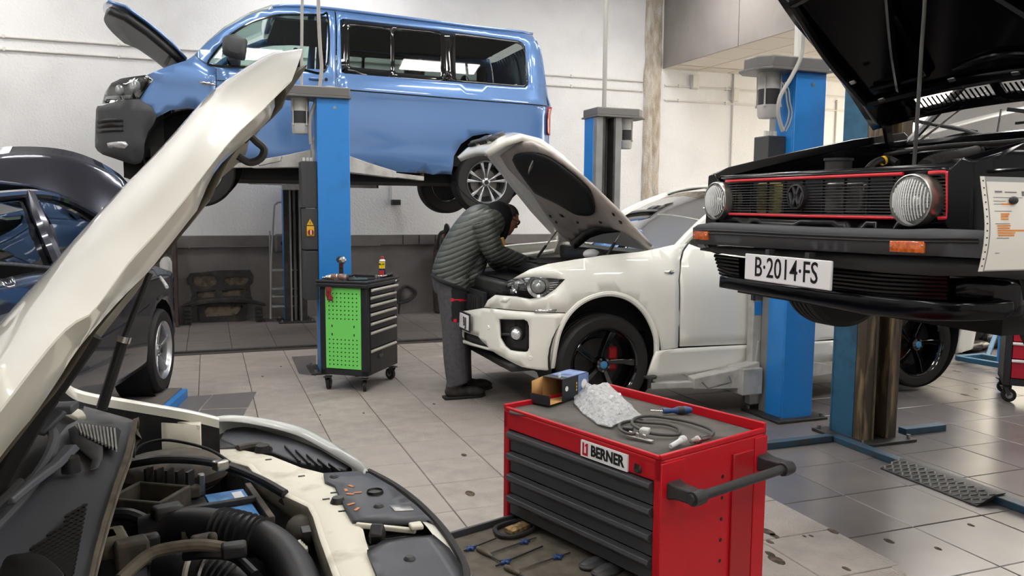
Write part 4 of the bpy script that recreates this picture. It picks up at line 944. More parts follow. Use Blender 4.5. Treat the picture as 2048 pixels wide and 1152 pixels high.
pr = single('hood_prop', G().tube([pY(1828, 332, 2.42), pY(1832, 280, 2.43), pY(1843, 100, 2.45), pY(1849, 20, 2.46), pY(1852, -40, 2.47)], .0075, 8), 'steel_dark', 'dark steel prop rod holding up the black hood', 'prop rod')
add('prop_stay', G().cyl(pY(1831, 288, 2.8), pY(1975, 178, 3.0), .005, n=8), 'steel', golf)
# glasshouse
rings = []
for i in range(6):
    t = i/5; x = 3.52+.5*t; z = 1.885+.5*t; hw_ = .7-.08*t; rings.append([V(x-.06*(1-(2*j/10-1)**2), GC-hw_+2*hw_*j/10, z) for j in range(11)])
add('windscreen', G().loft(rings, False, False), 'glass_clear', golf)
add('windscreen_frame', G().tube([r[0] for r in rings]+[p for p in rings[-1]]+[r[-1] for r in rings[::-1]]+[p for p in rings[0][::-1]], .022, 8, closed=True), 'golf_black', golf)
add('cowl', G().mm((3.44, 1.98, 1.76), (3.56, 3.38, 1.87)), 'golf_black', golf, bev=.015)
add('roof', G().mm((3.95, 2.05, 2.38), (5.4, 3.31, 2.42)), 'golf_black', golf, bev=.02)
for y in (2.02, 3.34):
    for x in (4.6, 5.5): add('pillar', G().bar((x, y, 1.9), (x+.05, y, 2.4), .06, .03), 'golf_black', golf)
add('dashboard', G().mm((3.65, 2.05, 1.65), (3.95, 3.3, 1.84)), 'dark_trim', golf, bev=.03)
c = V(4.0, 2.35, 1.88); add('steering_wheel', G().tube([c+V(-.08*cos(a), .18*sin(a), .16*cos(a)) for a in [2*pi*i/24 for i in range(24)]], .012, 8, closed=True), 'dark_trim', golf)
for y, l in ((2.25, .5), (2.85, .45)):
    b0 = V(3.49, y, 1.885); w_ = add('wiper', G().tube(cr([b0, b0+V(.01, l*.4, .06), b0+V(.03, l*.8, .1)], 4), .009, 8), 'black_plastic', golf)
    add('wiper_blade', G().bar(b0+V(.015, l*.2, .035), b0+V(.04, l*1.1, .13), .012, .018), 'rubber', w_)
# wheels
b_ = pY(1600, 648, 3.42)
wheel(golf, (3.05, 3.42, b_.z+.29), (0, 1, 0), .29, .19, .18, 'plain'); wheel(golf, (3.05, 2*GC-3.42, b_.z+.29), (0, -1, 0), .29, .19, .18, 'plain')
# job sheet in a punched plastic sleeve, held on the wing by a magnet
mat('paper', 'e6e3da', .7); mat('sleeve', 'c9ccca', .3, alpha=.6); mat('print_grey', '77757a', .7); mat('print_orange', 'e08a3c', .7)
js_ = thing('job_sheet', 'paper job sheet in a punched plastic sleeve stuck to the black wing', 'document', (2.2, 1.745, 1.36))
def JS(a, b, o): return V(2.115+a-.035*(b-.16)+.012*sin(b*9), 1.745-o-.008*sin(b*14), 1.362+b*.885)
SW, SH = .235, .315
def jrect(a0, b0, a1, b1, o, k=6): return G().grid(2, k, lambda u, v: JS(a0+(a1-a0)*u, b0+(b1-b0)*v, o))
sle = add('sleeve', jrect(0, 0, SW, SH, .001, 10), 'sleeve', js_)
add('punched_edge', jrect(0, 0, .018, SH, .002, 10), 'paper', js_)
for k in range(13): add('punch_hole', jrect(.007, .016+k*.0235, .0125, .021+k*.0235, .003, 1), 'black_paint', js_)
add('paper', jrect(.022, .004, .232, .298, .003, 10), 'paper', js_)
for a, b, w_, h_, m in ((.05, .262, .03, .006, 'print_grey'), (.09, .262, .05, .004, 'print_grey'), (.16, .252, .03, .016, 'print_grey'), (.04, .245, .12, .002, 'print_grey'), (.04, .233, .05, .002, 'print_grey'), (.04, .223, .03, .002, 'print_grey'), (.07, .222, .05, .005, 'print_orange'), (.04, .2, .07, .002, 'print_grey'), (.065, .188, .035, .006, 'print_orange'), (.065, .18, .03, .006, 'print_orange'), (.065, .172, .03, .005, 'print_orange'), (.04, .158, .06, .002, 'print_grey'), (.048, .15, .055, .005, 'print_orange'), (.05, .142, .05, .005, 'print_orange'), (.05, .134, .13, .005, 'print_orange'), (.052, .126, .07, .005, 'print_orange'), (.054, .118, .065, .005, 'print_orange'), (.048, .11, .05, .002, 'print_grey'), (.05, .06, .018, .002, 'print_grey')):
    add('print_line', jrect(a, b, a+w_, b+h_, .0042, 1), m, js_)
mp_ = JS(.118, .237, .008); add('magnet', G().ball(mp_, (.018, .008, .012)), 'black_plastic', js_)
# ---------------------------------------------------------------- white hatchback in the foreground, hood up
WC = 1.8
wc = thing('hatchback', 'white car in the foreground with its hood up and engine bay open', 'car', (-.1, WC, 0))
mat('cowl_plastic', '4d4f54', .5, bump=(300, .1, .001)); mat('bay_dust', '3a352e', .75, n=(16, '5d5344', .45, .75)); mat('bay_black', '17171a', .5, n=(14, '2c2a28', .5, .75))
mat('cover_grey', '34363c', .45, n=(9, '45474c', .45, .75), bump=(250, .1, .001)); mat('cream_metal', 'd6d1c0', .5, n=(10, 'a39a84', .52, .78))
mat('battery_blue', '2f6fae', .4, n=(25, '5ea0cf', .45, .7)); mat('clear_plastic', 'b9bcb8', .2); mat('dust_light', '6a6152', .8, n=(18, '4a4238', .4, .7))
def rs(pts, n):
    pts = [V(p) for p in pts]; L = [0.]
    for a, b in zip(pts[:-1], pts[1:]): L.append(L[-1]+(b-a).length)
    out = []
    for i in range(n+1):
        t = L[-1]*i/n; k = max(j for j in range(len(L)-1) if L[j] <= t+1e-9); out.append(pts[k].lerp(pts[k+1], (t-L[k])/max(1e-9, L[k+1]-L[k])))
    return out
NE = 1.1
crease = cr([pY(u, v, NE) for u, v in ((583, 163), (530, 215), (470, 270), (410, 345), (350, 420), (300, 477), (260, 520), (228, 565), (205, 598), (187, 620), (171, 633), (146, 644), (120, 668), (96, 695), (60, 740), (0, 818), (-90, 930))], 3)
sil = cr([pY(u, v, WC) for u, v in ((582, 128), (550, 130), (520, 135), (470, 165), (415, 205), (330, 300), (210, 425), (90, 560), (0, 658), (-70, 735), (-150, 830), (-200, 890))], 3)
n = 40; A = rs(crease, n); B = rs(sil, n); rings = []
for a, b in zip(A, B):
    ring = []
    for j in range(17):
        t = j/16*2-1; k = 1-abs(t)**2.2; q = a.lerp(b, k); ring.append(V(q.x, WC+t*(WC-NE), q.z))
    rings.append(ring)
ho = add('hood', G().loft(rings, False, False), 'hatch_white', wc, ang=1.)
lowb = cr([pY(u, v, NE+.05) for u, v in ((584, 152), (566, 165), (547, 182), (546, 230), (490, 285), (440, 330), (412, 378), (395, 420), (375, 445), (340, 490), (300, 540), (275, 565), (240, 600), (200, 645), (150, 706), (123, 750), (71, 827), (35, 870), (0, 915), (-90, 1030))], 3)
Bf = rs(lowb, n); rings = []
for a, b in zip(rs(crease, n), Bf): rings.append([a, a.lerp(b, .08)+V(0, -.004, 0), a.lerp(b, .5)+V(0, -.002, 0), b, b+V(0, .05, .01), b+V(0, .12, .03)])
add('hood_flange', G().loft(rings, False, False), 'hatch_white', ho, ang=1.)
rings = []
for a, b in zip(rs(lowb, n), B): rings.append([V(a.x+.02+(b.x-a.x)*(1-abs(j/8-1)**2.2)*.8, NE+.1+j/16*2*(WC-NE-.1), a.z+.02+(b.z-a.z-.06)*(1-abs(j/8-1)**2.2)) for j in range(17)])
add('hood_liner', G().loft(rings, False, False), 'hood_under', ho)
add('hood_striker', G().tube(cr([pY(u, v, 1.35) for u, v in ((486, 282), (499, 272), (514, 284), (528, 298), (522, 316), (500, 325), (476, 312))], 5), .006, 8), 'steel_dark', ho)
st_ = add('gas_strut', G().tube([pY(203, 818, 2.3), pY(248, 677, 2.3)], .014, 10), 'black_plastic', wc)
add('strut_rod', G().cyl(pY(248, 677, 2.3), pY(300, 546, 2.3), .008, n=8), 'black_plastic', st_); add('strut_collar', G().cyl(pY(246, 684, 2.3), pY(250, 672, 2.3), .017, n=12), 'chrome', st_)
add('hood_seal_shade', G().tube(cr([pY(u, v, 1.5) for u, v in ((185, 668), (120, 760), (60, 850), (0, 960), (-40, 1040))], 5), .018, 10), 'rubber', wc)  # just the rubber seal along the hood edge
for du in (0, 9): add('hose_joint', G().cyl(pY(44+du, 876, 1.55), pY(50+du, 866, 1.55), .008, n=10), 'cream_metal', wc)
# cowl panel with grilles
def zp(px, z): return [pZ(u, v, z) for u, v in px]
def flat(name, px, z, m, th=.012, parent=wc, n=0, bev=.003, holes=(), res=.05, tilt=None):
    f = (lambda a, b: V(a, b, z+(tilt(a, b) if tilt else 0)))
    poly = [Vector((p.x, p.y)) for p in zp(px, z)]
    if n: poly = cr(poly, n, True)
    hs = [[Vector((p.x, p.y)) for p in zp(h, z)] for h in holes]
    return add(name, panel(poly, f, res, hs, (0, 0, 1)), m, parent, sol=th, bev=bev)
cw = flat('cowl_panel', [(160, 838), (205, 850), (277, 842), (262, 900), (236, 970), (212, 1050), (196, 1110), (180, 1180), (60, 1230), (-120, 1230), (-120, 1060), (20, 985), (80, 930), (110, 880), (135, 850)], 1.0, 'cowl_plastic', .02)
flat('cowl_edge', [(266, 838), (278, 834), (262, 905), (236, 975), (212, 1055), (196, 1115), (182, 1180), (172, 1180), (188, 1105), (204, 1045), (228, 968), (252, 900)], 1.012, 'dust_light', .02, cw)
flat('slat_well', [(153, 847), (165, 845), (236, 855), (242, 862), (233, 900), (200, 886), (168, 869)], 1.0135, 'black_paint', .002, cw)
for k in range(11):
    a = pZ(156+k*7.3, 848+k*1.0, 1.016); b = pZ(163+k*7.0, 868+k*3.3, 1.016); add('cowl_slat', G().bar(a, b, .0035, .006), 'lift_light', cw)
flat('cowl_well', [(136, 858), (150, 850), (168, 872), (206, 892), (206, 915), (196, 935), (178, 940), (184, 918), (160, 898), (140, 880)], 1.014, 'bay_black', .004, cw)
hm = mesh_of('grille_hole', G().box((0, 0, 0), (.0075, .016, .003)), 'black_paint', False)
for i in range(12):
    for j in range(16):
        u = 168-i*10.5-j*1.9; v = 1012+i*6.2+j*9.2
        if v > 1150 or u < 8 or (i > 3 and v < 1012+i*9): continue
        share('grille_hole', hm, cw, pZ(u, v, 1.014), (0, 0, -.15))
flat('cowl_port', cr([(6, 1120), (40, 1106), (90, 1112), (130, 1160), (60, 1200), (0, 1180)], 4, True), 1.016, 'black_paint', .004, cw)
wa = add('wiper_arm', G().loft([[p+V(-w_, 0, 0), p+V(w_, 0, 0), p+V(w_*.6, 0, .012), p+V(-w_*.6, 0, .012)] for p, w_ in ((pZ(140, 900, 1.03), .02), (pZ(110, 935, 1.04), .014), (pZ(60, 975, 1.05), .01), (pZ(20, 1010, 1.06), .008))]), 'cowl_plastic', wc, bev=.003)
add('wiper_pivot', G().lathe([(0, .0), (.016, 0), (.018, -.03)], pZ(141, 914, 1.04), (0, 0, 1), 16), 'black_plastic', wa)
add('wiper_blade', G().tube([pZ(40, 965, 1.06), pZ(5, 1000, 1.07), pZ(-60, 1060, 1.08)], .008, 8), 'rubber', wa)
add('cowl_rib', G().tube(cr(zp([(98, 848), (108, 880), (92, 925), (50, 985), (0, 1040), (-60, 1100)], 1.02), 5), .012, 8), 'cowl_plastic', cw)
# windscreen beyond the cowl and its pillar
rings = [[V(-.5-.5*t-.08*sin(pi*j/10), WC-.62+1.24*j/10, 1.02+.42*t) for j in range(11)] for t in (0, .33, .66, 1)]
add('windscreen', G().loft(rings, False, False), 'glass_dark', wc)
add('wiring', G().tube(cr(zp([(26, 880), (60, 850), (90, 832), (120, 822)], 1.02), 5), .012, 8), 'bay_black', wc)
add('hinge_bracket', G().bar(pZ(75, 868, 1.02), pZ(122, 822, 1.06), .04, .012).bar(pZ(122, 822, 1.06), pZ(138, 810, 1.05), .045, .02), 'cowl_plastic', wc, bev=.004)
# far wing with its inner wall
lip = cr([pZ(u, v, z) for u, v, z in ((115, 752, 1.0), (146, 777, .995), (187, 789, .985), (217, 794, .975), (300, 808, .955), (380, 822, .93), (438, 836, .905))], 4)
rings = [[p+V(.0, .16, -.5), p+V(0, .1, -.12), p+V(0, .03, -.01), p+V(0, .012, .0), p+V(0, -.004, -.006), p+V(0, -.006, -.03)] for p in lip]
add('wing', G().loft(rings, False, False), 'hatch_white', wc, ang=1.)
rings = [[p+V(0, -.004, -.02), p+V(0, -.012, -.1), p+V(0, -.06, -.3)] for p in lip]
iw = add('wing_inner', G().loft(rings, False, False), 'bay_black', wc)
for u, v, z in ((217, 806, .93), (288, 817, .9)):
    p = pZ(u, v, z); add('wing_bolt', G().lathe([(0, .012), (.01, .012), (.016, .004), (.018, 0)], p, (0, -1, .3), 12), 'steel_dark', iw)
flat('bay_bracket', [(322, 822), (402, 842), (400, 852), (345, 842), (322, 838)], .9, 'cream_metal', .01)
b1 = pZ(325, 845, .9); b2 = pZ(402, 850, .9)
add('bay_bracket', G().add([b1, b2, b2+V(0, -.02, -.14), b1+V(0, -.02, -.14)], [(0, 1, 2, 3)]), 'cream_metal', wc, sol=.006)
flat('strut_tower', [(168, 812), (255, 836), (272, 842), (268, 868), (240, 862), (160, 848)], .985, 'black_plastic', .06, bev=.01)
flat('hinge_plate', [(100, 795), (165, 820), (172, 830), (155, 835), (96, 806)], 1.0, 'cream_metal', .012)
# engine bay floor and walls
add('bay_wall', G().loft([[pZ(u, v, zc-.012), pZ(u, v, zc-.012)+V(.02, .0, -.4)] for u, v in ((380, 896), (431, 908), (505, 928), (531, 956), (577, 986), (625, 1008), (636, 1028), (650, 1072), (676, 1140), (690, 1180))], False, False), 'underbody', wc) if False else None
add('bay_floor', G().mm((-.4, .9, .45), (.5, 2.55, .52)), 'underbody', wc)
add('bulkhead', G().mm((-.42, 1.0, .5), (-.34, 2.5, .97)), 'underbody', wc)
add('suspension_top', G().ball(pZ(340, 945, .8), (.16, .12, .06)), 'bay_dust', wc)
flat('dust_shield', cr([(265, 915), (330, 892), (420, 898), (440, 930), (410, 962), (330, 950), (275, 945)], 3, True), .78, 'dust_light', .03)
# front cross member, plastic covers, headlamp, bumper
zc = .80
cm_ = flat('cross_member', [(431, 899), (476, 898), (544, 912), (602, 935), (650, 947), (668, 972), (690, 1020), (703, 1042), (726, 1058), (733, 1085), (740, 1106), (756, 1160), (690, 1180), (676, 1140), (650, 1072), (636, 1028), (625, 1008), (577, 986), (531, 956), (505, 928), (431, 908)], zc, 'cream_metal', .015, res=.04)
edge = [pZ(u, v, zc) for u, v in ((431, 908), (505, 928), (531, 956), (577, 986), (625, 1008), (636, 1028), (650, 1072), (676, 1140), (690, 1180))]
add('member_flange', G().loft([[p, p+V(-.012, 0, -.006), p+V(-.016, 0, -.05)] for p in edge], False, False), 'cream_metal', cm_, sol=.004)
add('bay_wall', G().loft([[p+V(-.006, 0, -.03), p+V(.0, .02, -.36)] for p in [pZ(385, 880, zc)]+edge], False, False), 'underbody', cm_, sol=.01)
for u, v in ((537, 919), (603, 952), (668, 985), (672, 995), (652, 998), (684, 1022)): p = pZ(u, v, zc+.001); add('member_slot', G().box(p, (.018, .006, .002)), 'black_paint', cm_)
add('member_grommet', G().lathe([(0, .02), (.02, .02), (.024, 0)], pZ(525, 903, zc), (0, 0, 1), 18), 'rubber', cm_); add('member_bolt', G().lathe([(0, .014), (.014, .014), (.02, 0)], pZ(676, 1005, zc), (0, 0, 1), 12), 'steel_dark', cm_)
add('member_pad', G().tube(cr([pZ(u, v, zc+.005) for u, v in ((476, 898), (500, 893), (525, 892), (538, 900))], 4), .012, 8), 'bay_dust', cm_)
cA = flat('front_cover', [(647, 946), (715, 942), (738, 946), (786, 974), (834, 1012), (868, 1045), (854, 1040), (705, 1041), (692, 1019), (670, 970), (650, 962)], zc+.008, 'cover_grey', .012, res=.04)
cB = flat('front_cover', [(734, 1100), (766, 1080), (867, 1069), (899, 1096), (925, 1135), (934, 1180), (765, 1180)], zc+.008, 'cover_grey', .012, res=.04)
for u, v, par in ((668, 953, cA), (757, 1012, cA), (819, 1117, cB)):
    p = pZ(u, v, zc+.009); add('cover_clip', G().lathe([(0, .005), (.008, .005), (.013, .0)], p, (0, 0, 1), 14), 'black_plastic', par)
add('cover_port', G().lathe([(0, .002), (.018, .002), (.02, .006), (.022, 0)], pZ(750, 985, zc+.009), (0, 0, 1), 18), 'black_paint', cA)
flat('cover_label', [(778, 1010), (818, 1008), (828, 1020), (790, 1022)], zc+.0095, 'steel', .001, cA)
mat('ink_orange', 'c07a48', .6)
for k, (u, v) in enumerate(((692, 980), (702, 972), (700, 988), (715, 985), (702, 1008), (714, 1018))): p = pZ(u, v, zc+.0092); add('chalk_mark', G().box(p, (.008, .02, .001), Matrix.Rotation(k*.5, 3, 'Z')), 'ink_orange', cA)
add('bonnet_lock', G().bar(pZ(712, 1050, zc), pZ(832, 1062, zc+.0), .012, .012), 'cream_metal', wc, bev=.003)
add('lock_handle', G().box(pZ(832, 1052, zc+.01), (.03, .03, .012)), 'cream_metal', wc, bev=.004); add('lock_post', G().bar(pZ(752, 1082, zc), pZ(758, 1055, zc+.02), .03, .04), 'bay_black', wc, bev=.005)
flat('lock_well', [(715, 1052), (860, 1046), (866, 1066), (766, 1078), (738, 1085)], zc-.03, 'black_paint', .01)
# bumper rim and skin
rimp = [(421, 845), (456, 836), (500, 836), (544, 842), (585, 851), (624, 865), (673, 893), (721, 925), (738, 946), (786, 972), (834, 1008), (880, 1055), (908, 1095), (930, 1138), (938, 1180)]
rim3 = [pZ(u, v, zc+.03*max(0, 1-i/6)+.0) for i, (u, v) in enumerate(rimp)]
nose = rim3[8:]+[V(p.x, 2*(rim3[-1].y-.0)-p.y, p.z) for p in rim3[:-1][::-1]]
full = cr(nose, 3); rings = [[p+V(-.03, 0, .004), p, p+V(.012, .004, -.01), p+V(.05, .01, -.12), p+V(.06, .0, -.3), p+V(.0, -.0, -.5)] for p in full]
add('front_bumper', G().loft(rings, False, False), 'hatch_white', wc, ang=1.)
add('bumper_seal', G().tube([p+V(0, 0, .004) for p in full], .009, 8), 'rubber', wc)
lens = cr(rim3[:9], 3); rings = []
for i, p in enumerate(lens):
    t = i/(len(lens)-1); w_ = .035+.03*sin(pi*t); rings.append([p+V(-w_*.55, -w_, -.0), p+V(-w_*.3, -w_*.5, .012), p, p+V(.02, .02, -.05), p+V(.02, .03, -.2)])
hl = add('headlight', G().loft(rings, False, False), 'clear_plastic', wc, sol=.004, ang=1.)
inn_ = [pZ(u, v, zc-.02) for u, v in ((456, 852), (511, 858), (589, 880), (640, 900), (705, 938), (690, 942), (600, 928), (540, 905), (470, 893), (440, 880))]
add('headlight_back', G().prism([(p.x, p.y) for p in inn_], lambda a, b, h: V(a, b, h), zc-.12, zc-.015), 'cover_grey', hl, bev=.006)
for k in range(5): a = pZ(570+k*22, 893+k*9, zc-.012); b = pZ(600+k*20, 925+k*5, zc-.012); add('lamp_rib', G().bar(a, b, .005, .012), 'bay_black', hl)
flat('lamp_cavity', [(425, 850), (460, 846), (512, 856), (512, 876), (470, 893), (436, 897), (405, 890), (402, 850)], zc-.02, 'black_paint', .01)
# battery
bz = .765
bq = [pZ(u, v, bz) for u, v in ((384, 990), (504, 971), (524, 1046), (392, 1060))]
ex = (bq[1]-bq[0]).normalized(); ey = (bq[0]-bq[3]).normalized(); bc = sum(bq, V(0, 0, 0))/4-ex*.02
bat = add('battery', G().box((0, 0, -.09), (.18, .26, .18)).xf(frame(bc, ex, ey)), 'black_plastic', wc, bev=.01)
Mb = frame(bc, ex, ey)
def bbox(name, c, d, m, par=bat, bev=.002): return add(name, G().box(c, d).xf(Mb), m, par, bev=bev)
bbox('battery_label', (.02, -.065, .003), (.125, .085, .005), 'battery_blue'); bbox('battery_label', (.035, .055, .003), (.1, .1, .005), 'battery_blue')
bbox('label_tag', (.0, -.045, .006), (.022, .014, .002), 'plate_white'); bbox('label_tag', (.062, .06, .006), (.026, .05, .002), 'plate_white'); bbox('label_spot', (.05, -.09, .006), (.012, .014, .002), 'plate_white')
bbox('battery_strap', (.0, -.005, .012), (.19, .018, .014), 'black_plastic'); bbox('battery_wall', (.1, -.02, .0), (.016, .28, .03), 'bay_dust'); bbox('battery_wall', (-.1, -.02, .0), (.016, .28, .03), 'bay_dust')
bbox('terminal_clamp', (-.05, .105, .02), (.05, .035, .03), 'bay_dust', bev=.006); bbox('terminal_clamp', (-.02, .12, .03), (.018, .018, .06), 'steel', bev=.004)
# air box
az = .82
aq = [pZ(u, v, az) for u, v in ((262, 962), (338, 968), (346, 1003), (248, 1000))]; ac = sum(aq, V(0, 0, 0))/4
Ma = frame(ac, (aq[1]-aq[0]), (aq[0]-aq[3]))
g = G().box((0, .06, -.05), (.15, .012, .1)).box((0, -.06, -.05), (.15, .012, .1)).box((-.07, 0, -.05), (.012, .12, .1)).box((.07, 0, -.05), (.012, .12, .1)).box((0, 0, -.09), (.14, .12, .012)).xf(Ma)
ab = add('air_box', g, 'bay_dust', wc, bev=.004)
for k in range(5): add('air_box_fin', G().box((-.06+k*.03, .085, .01), (.008, .03, .04)).xf(Ma), 'bay_black', ab)
# intake pipe with bellows
ip = cr([pZ(u, v, z) for u, v, z in ((285, 1068, .76), (330, 1056, .77), (380, 1050, .78), (430, 1054, .78), (480, 1064, .78), (525, 1078, .77), (560, 1102, .76), (590, 1140, .75), (610, 1190, .74))], 4)
it = add('intake_pipe', G().tube(ip, .042, 18), 'bay_black', wc)
for k in range(8):
    i = 13+k*.9; a = ip[int(i)].lerp(ip[int(i)+1], i-int(i)); d = ip[int(i)+1]-ip[int(i)]; add('bellows_ring', G().lathe([(.042, -.003), (.049, 0), (.042, .003)], a, d, 20), 'bay_black', it)
add('intake_mouth', G().box(pZ(335, 1030, .8), (.07, .05, .05), Matrix.Rotation(.3, 3, 'Z')), 'bay_black', wc, bev=.01)
# hoses, cables and the turbo pipe at the bottom edge
def hz(name, px, r, m, par=wc, n=5): return add(name, G().tube(cr([pZ(*p) for p in px], n), r, 10), m, par)
hz('coolant_hose', [(215, 1030, .8), (260, 1030, .8), (300, 1045, .78), (330, 1045, .77)], .016, 'bay_black')
for k in range(3): hz('hose', [(210, 1046+k*9, .76), (260, 1052+k*8, .75), (310, 1060+k*7, .74)], .007, 'bay_black')
hz('bonnet_cable', [(238, 935, .84), (270, 926, .86), (330, 918, .87), (400, 921, .86), (450, 932, .84), (520, 960, .82), (570, 988, .8)], .012, 'bay_black')
hz('thin_cable', [(262, 912, .9), (285, 890, .92), (330, 880, .93), (390, 890, .92), (430, 905, .9), (460, 925, .87)], .004, 'bay_black')
hz('wire', [(560, 1000, .78), (585, 1020, .76), (600, 1045, .74)], .006, 'bay_black')
add('cable_clip', G().box(pZ(441, 930, .87), (.035, .03, .025), Matrix.Rotation(.5, 3, 'Z')), 'alu', wc, bev=.004)
tp_ = cr([pZ(u, v, z) for u, v, z in ((250, 1165, .72), (310, 1140, .73), (370, 1138, .74), (440, 1150, .73), (500, 1185, .72))], 5)
tu = add('turbo_pipe', G().tube(tp_, .042, 18), 'bay_black', wc)
for i, m in ((6, 'chrome'), (11, 'cream_metal'), (13, 'steel')): add('pipe_clamp', G().lathe([(.044, -.006), (.046, 0), (.044, .006)], tp_[i], tp_[i+1]-tp_[i], 24), m, tu)
for k in range(5): add('pipe_rib', G().lathe([(.043, -.003), (.047, 0), (.043, .003)], tp_[14].lerp(tp_[18], k/5), tp_[17]-tp_[14], 20), 'bay_black', tu)
hz('fuel_hose', [(240, 1160, .8), (290, 1115, .82), (330, 1098, .83), (400, 1090, .83), (460, 1098, .82), (480, 1105, .81)], .013, 'dust_light')
hz('breather_hose', [(370, 1112, .8), (420, 1108, .81), (470, 1115, .8), (510, 1150, .78)], .011, 'bay_black')
add('hose_connector', G().box(pZ(468, 1100, .83), (.05, .035, .03)), 'bay_black', wc, bev=.006)
for u, v, z, d, m in ((225, 1085, .8, (.06, .1, .04), 'dust_light'), (262, 1105, .79, (.07, .05, .06), 'bay_dust'), (300, 1085, .79, (.04, .03, .04), 'bay_black'), (215, 1120, .76, (.05, .06, .12), 'bay_black'), (405, 1082, .8, (.05, .03, .03), 'bay_dust'), (425, 1078, .82, (.02, .02, .03), 'bay_dust'), (250, 1130, .76, (.03, .04, .1), 'steel'), (360, 1000, .72, (.03, .12, .1), 'bay_black')):
    add('engine_bracket', G().box(pZ(u, v, z), d, Matrix.Rotation(.25, 3, 'Z')), m, wc, bev=.008)
sq = add('fuse_cover', G().ball(pZ(604, 1060, .74), (.04, .06, .035)), 'bay_dust', wc)
add('fuse_strip', G().box(pZ(612, 1062, .775), (.02, .04, .01)), 'black_plastic', sq); 
for k in range(4): add('connector_pin', G().box(pZ(600+k*4, 1090+k*4, .745), (.008, .02, .02)), 'cream_metal', sq, bev=.002)
add('airbox_label', G().box(pZ(575, 1135, .72), (.05, .03, .002)), 'cream_metal', wc)
# body sides and wheels so that the car is whole
add('door_side', G().mm((-2.2, 2.52, .3), (-.55, 2.6, .98)), 'hatch_white', wc, bev=.03); add('door_side', G().mm((-2.2, 1.0, .3), (-.55, 1.06, .98)), 'hatch_white', wc, bev=.03)
add('roof', G().mm((-2.2, 1.2, 1.44), (-1.0, 2.4, 1.48)), 'hatch_white', wc, bev=.02)
wheel(wc, (-.1, 2.64, .31), (0, 1, 0), .31, .2, .2, 'silver5'); wheel(wc, (-.1, .98, .31), (0, -1, 0), .31, .2, .2, 'silver5')
# ---------------------------------------------------------------- dark saloon on the low ramp lift at the left
DB = radians(12); dh = V(sin(DB), cos(DB), 0); dr = V(cos(DB), -sin(DB), 0)
wp = pY(322, 700, 6.8)
dk = thing('saloon', 'dark navy saloon seen from behind on the blue ramp, hood raised', 'car', (wp.x-.8, wp.y-1.4, .14))
def dpt(s, lat, z): q = wp+dh*(s-3.6)+dr*lat; return V(q.x, q.y, z)      # s=3.6 at the front axle
dp = [dpt(s, l, 0).xy for s, l in ((-.6, -.5), (-.55, -.25), (-.4, -.08), (-.1, .0), (.5, .02), (3.9, .02), (4.15, -.02), (4.3, -.12), (4.38, -.3), (4.42, -.86))]
def doff(s, z):
    o = 0.
    if z > 1.0: o -= (z-1.0)*.42+max(0, z-1.32)**2*1.5
    if z < .55: o -= (.55-z)**2*.5
    return o
SD = Skin(dp, doff); so = SD.s[3]-(-.1)
def dS(s): return s+so
DCl = -.86
def dmap(s, z, e=0.): return SD.map(s, z, e)
def dpan(name, poly, m='car_navy', e=0., holes=(), parent=dk, sol=.015, res=.09):
    return add(name, panel(poly, lambda s, z: dmap(s, z, e), res, holes, dr), m, parent, sol=sol)
hz_ = wp.z; arch = [Vector((dS(3.6)+.38*cos(a), hz_+.02+.38*sin(a))) for a in [radians(190-i*20) for i in range(11)]]
belt = [SD.uv(u, v) for u, v in ((97, 538), (40, 533), (0, 530))]
zb = belt[0][1]
body = [Vector((dS(-.1), .42))]+[Vector((dS(2.6), .36))]+arch+[Vector((dS(4.3), .42)), Vector((dS(4.36), .8)), Vector((dS(4.2), .92)), Vector((dS(3.9), 1.0)), Vector((dS(3.0), zb+.0)), Vector((dS(1.5), zb)), Vector((dS(0.), zb-.02)), Vector((dS(-.1), .8))]
dpan('body_side', body)
w1 = [SD.uv(u, v, -.02) for u, v in ((-60, 405), (0, 399), (29, 394), (58, 393), (85, 455), (112, 518), (97, 534), (0, 525), (-60, 520))]
w2 = [SD.uv(u, v, -.02) for u, v in ((68, 399), (97, 400), (136, 412), (185, 434), (215, 455), (235, 490), (240, 535), (190, 538), (125, 524))]
for w_ in (w1, w2): dpan('side_window', w_, 'glass_dark', -.02, sol=0)
for px, r in (([(58, 392), (85, 455), (115, 525)], .04), ([(-80, 400), (0, 392), (58, 388), (100, 392), (140, 405), (190, 432), (225, 462), (250, 520)], .028)):
    add('pillar', G().tube(cr([dmap(*SD.uv(u, v)) for u, v in px], 5), r, 8), 'car_navy', dk)
add('belt_trim', G().tube(cr([dmap(*SD.uv(u, v), .004) for u, v in ((-80, 529), (0, 527), (97, 535), (220, 545))], 4), .009, 6), 'steel', dk)
for u in ((190, 560),): strip(SD, [(184, 560), (184, 640), (190, 700)], .004, 'dark_trim', 'door_gap', dk)
strip(SD, [(160, 700), (240, 655), (300, 610)], .006, 'car_navy', 'side_crease', dk, .004)
# roof
re_ = [SD.uv(u, v) for u, v in ((-150, 380), (-60, 368), (0, 370), (60, 376), (110, 389), (150, 405), (190, 432), (225, 462))]
rings = []
for p in re_:
    a = dmap(p[0], p[1]); rings.append([a-dr*(1.2*j/10)+V(0, 0, .05*(1-(2*j/10-1)**2)) for j in range(11)])
add('roof', G().loft(rings[:6], False, False), 'car_navy', dk, sol=.02)
add('windscreen', G().loft(rings[5:], False, False), 'glass_dark', dk)
add('far_side', G().mm((0, 0, 0), (4.3, .04, .6)).xf(Matrix.Translation(dpt(-.1, -1.7, .4)) @ Matrix.Rotation(pi/2-DB, 4, 'Z')), 'car_navy', dk, bev=.02)
add('cabin_floor', G().mm((0, 0, 0), (3., 1.4, .1)).xf(Matrix.Translation(dpt(0, -.1, .4)) @ Matrix.Rotation(pi/2-DB, 4, 'Z')), 'underbody', dk)
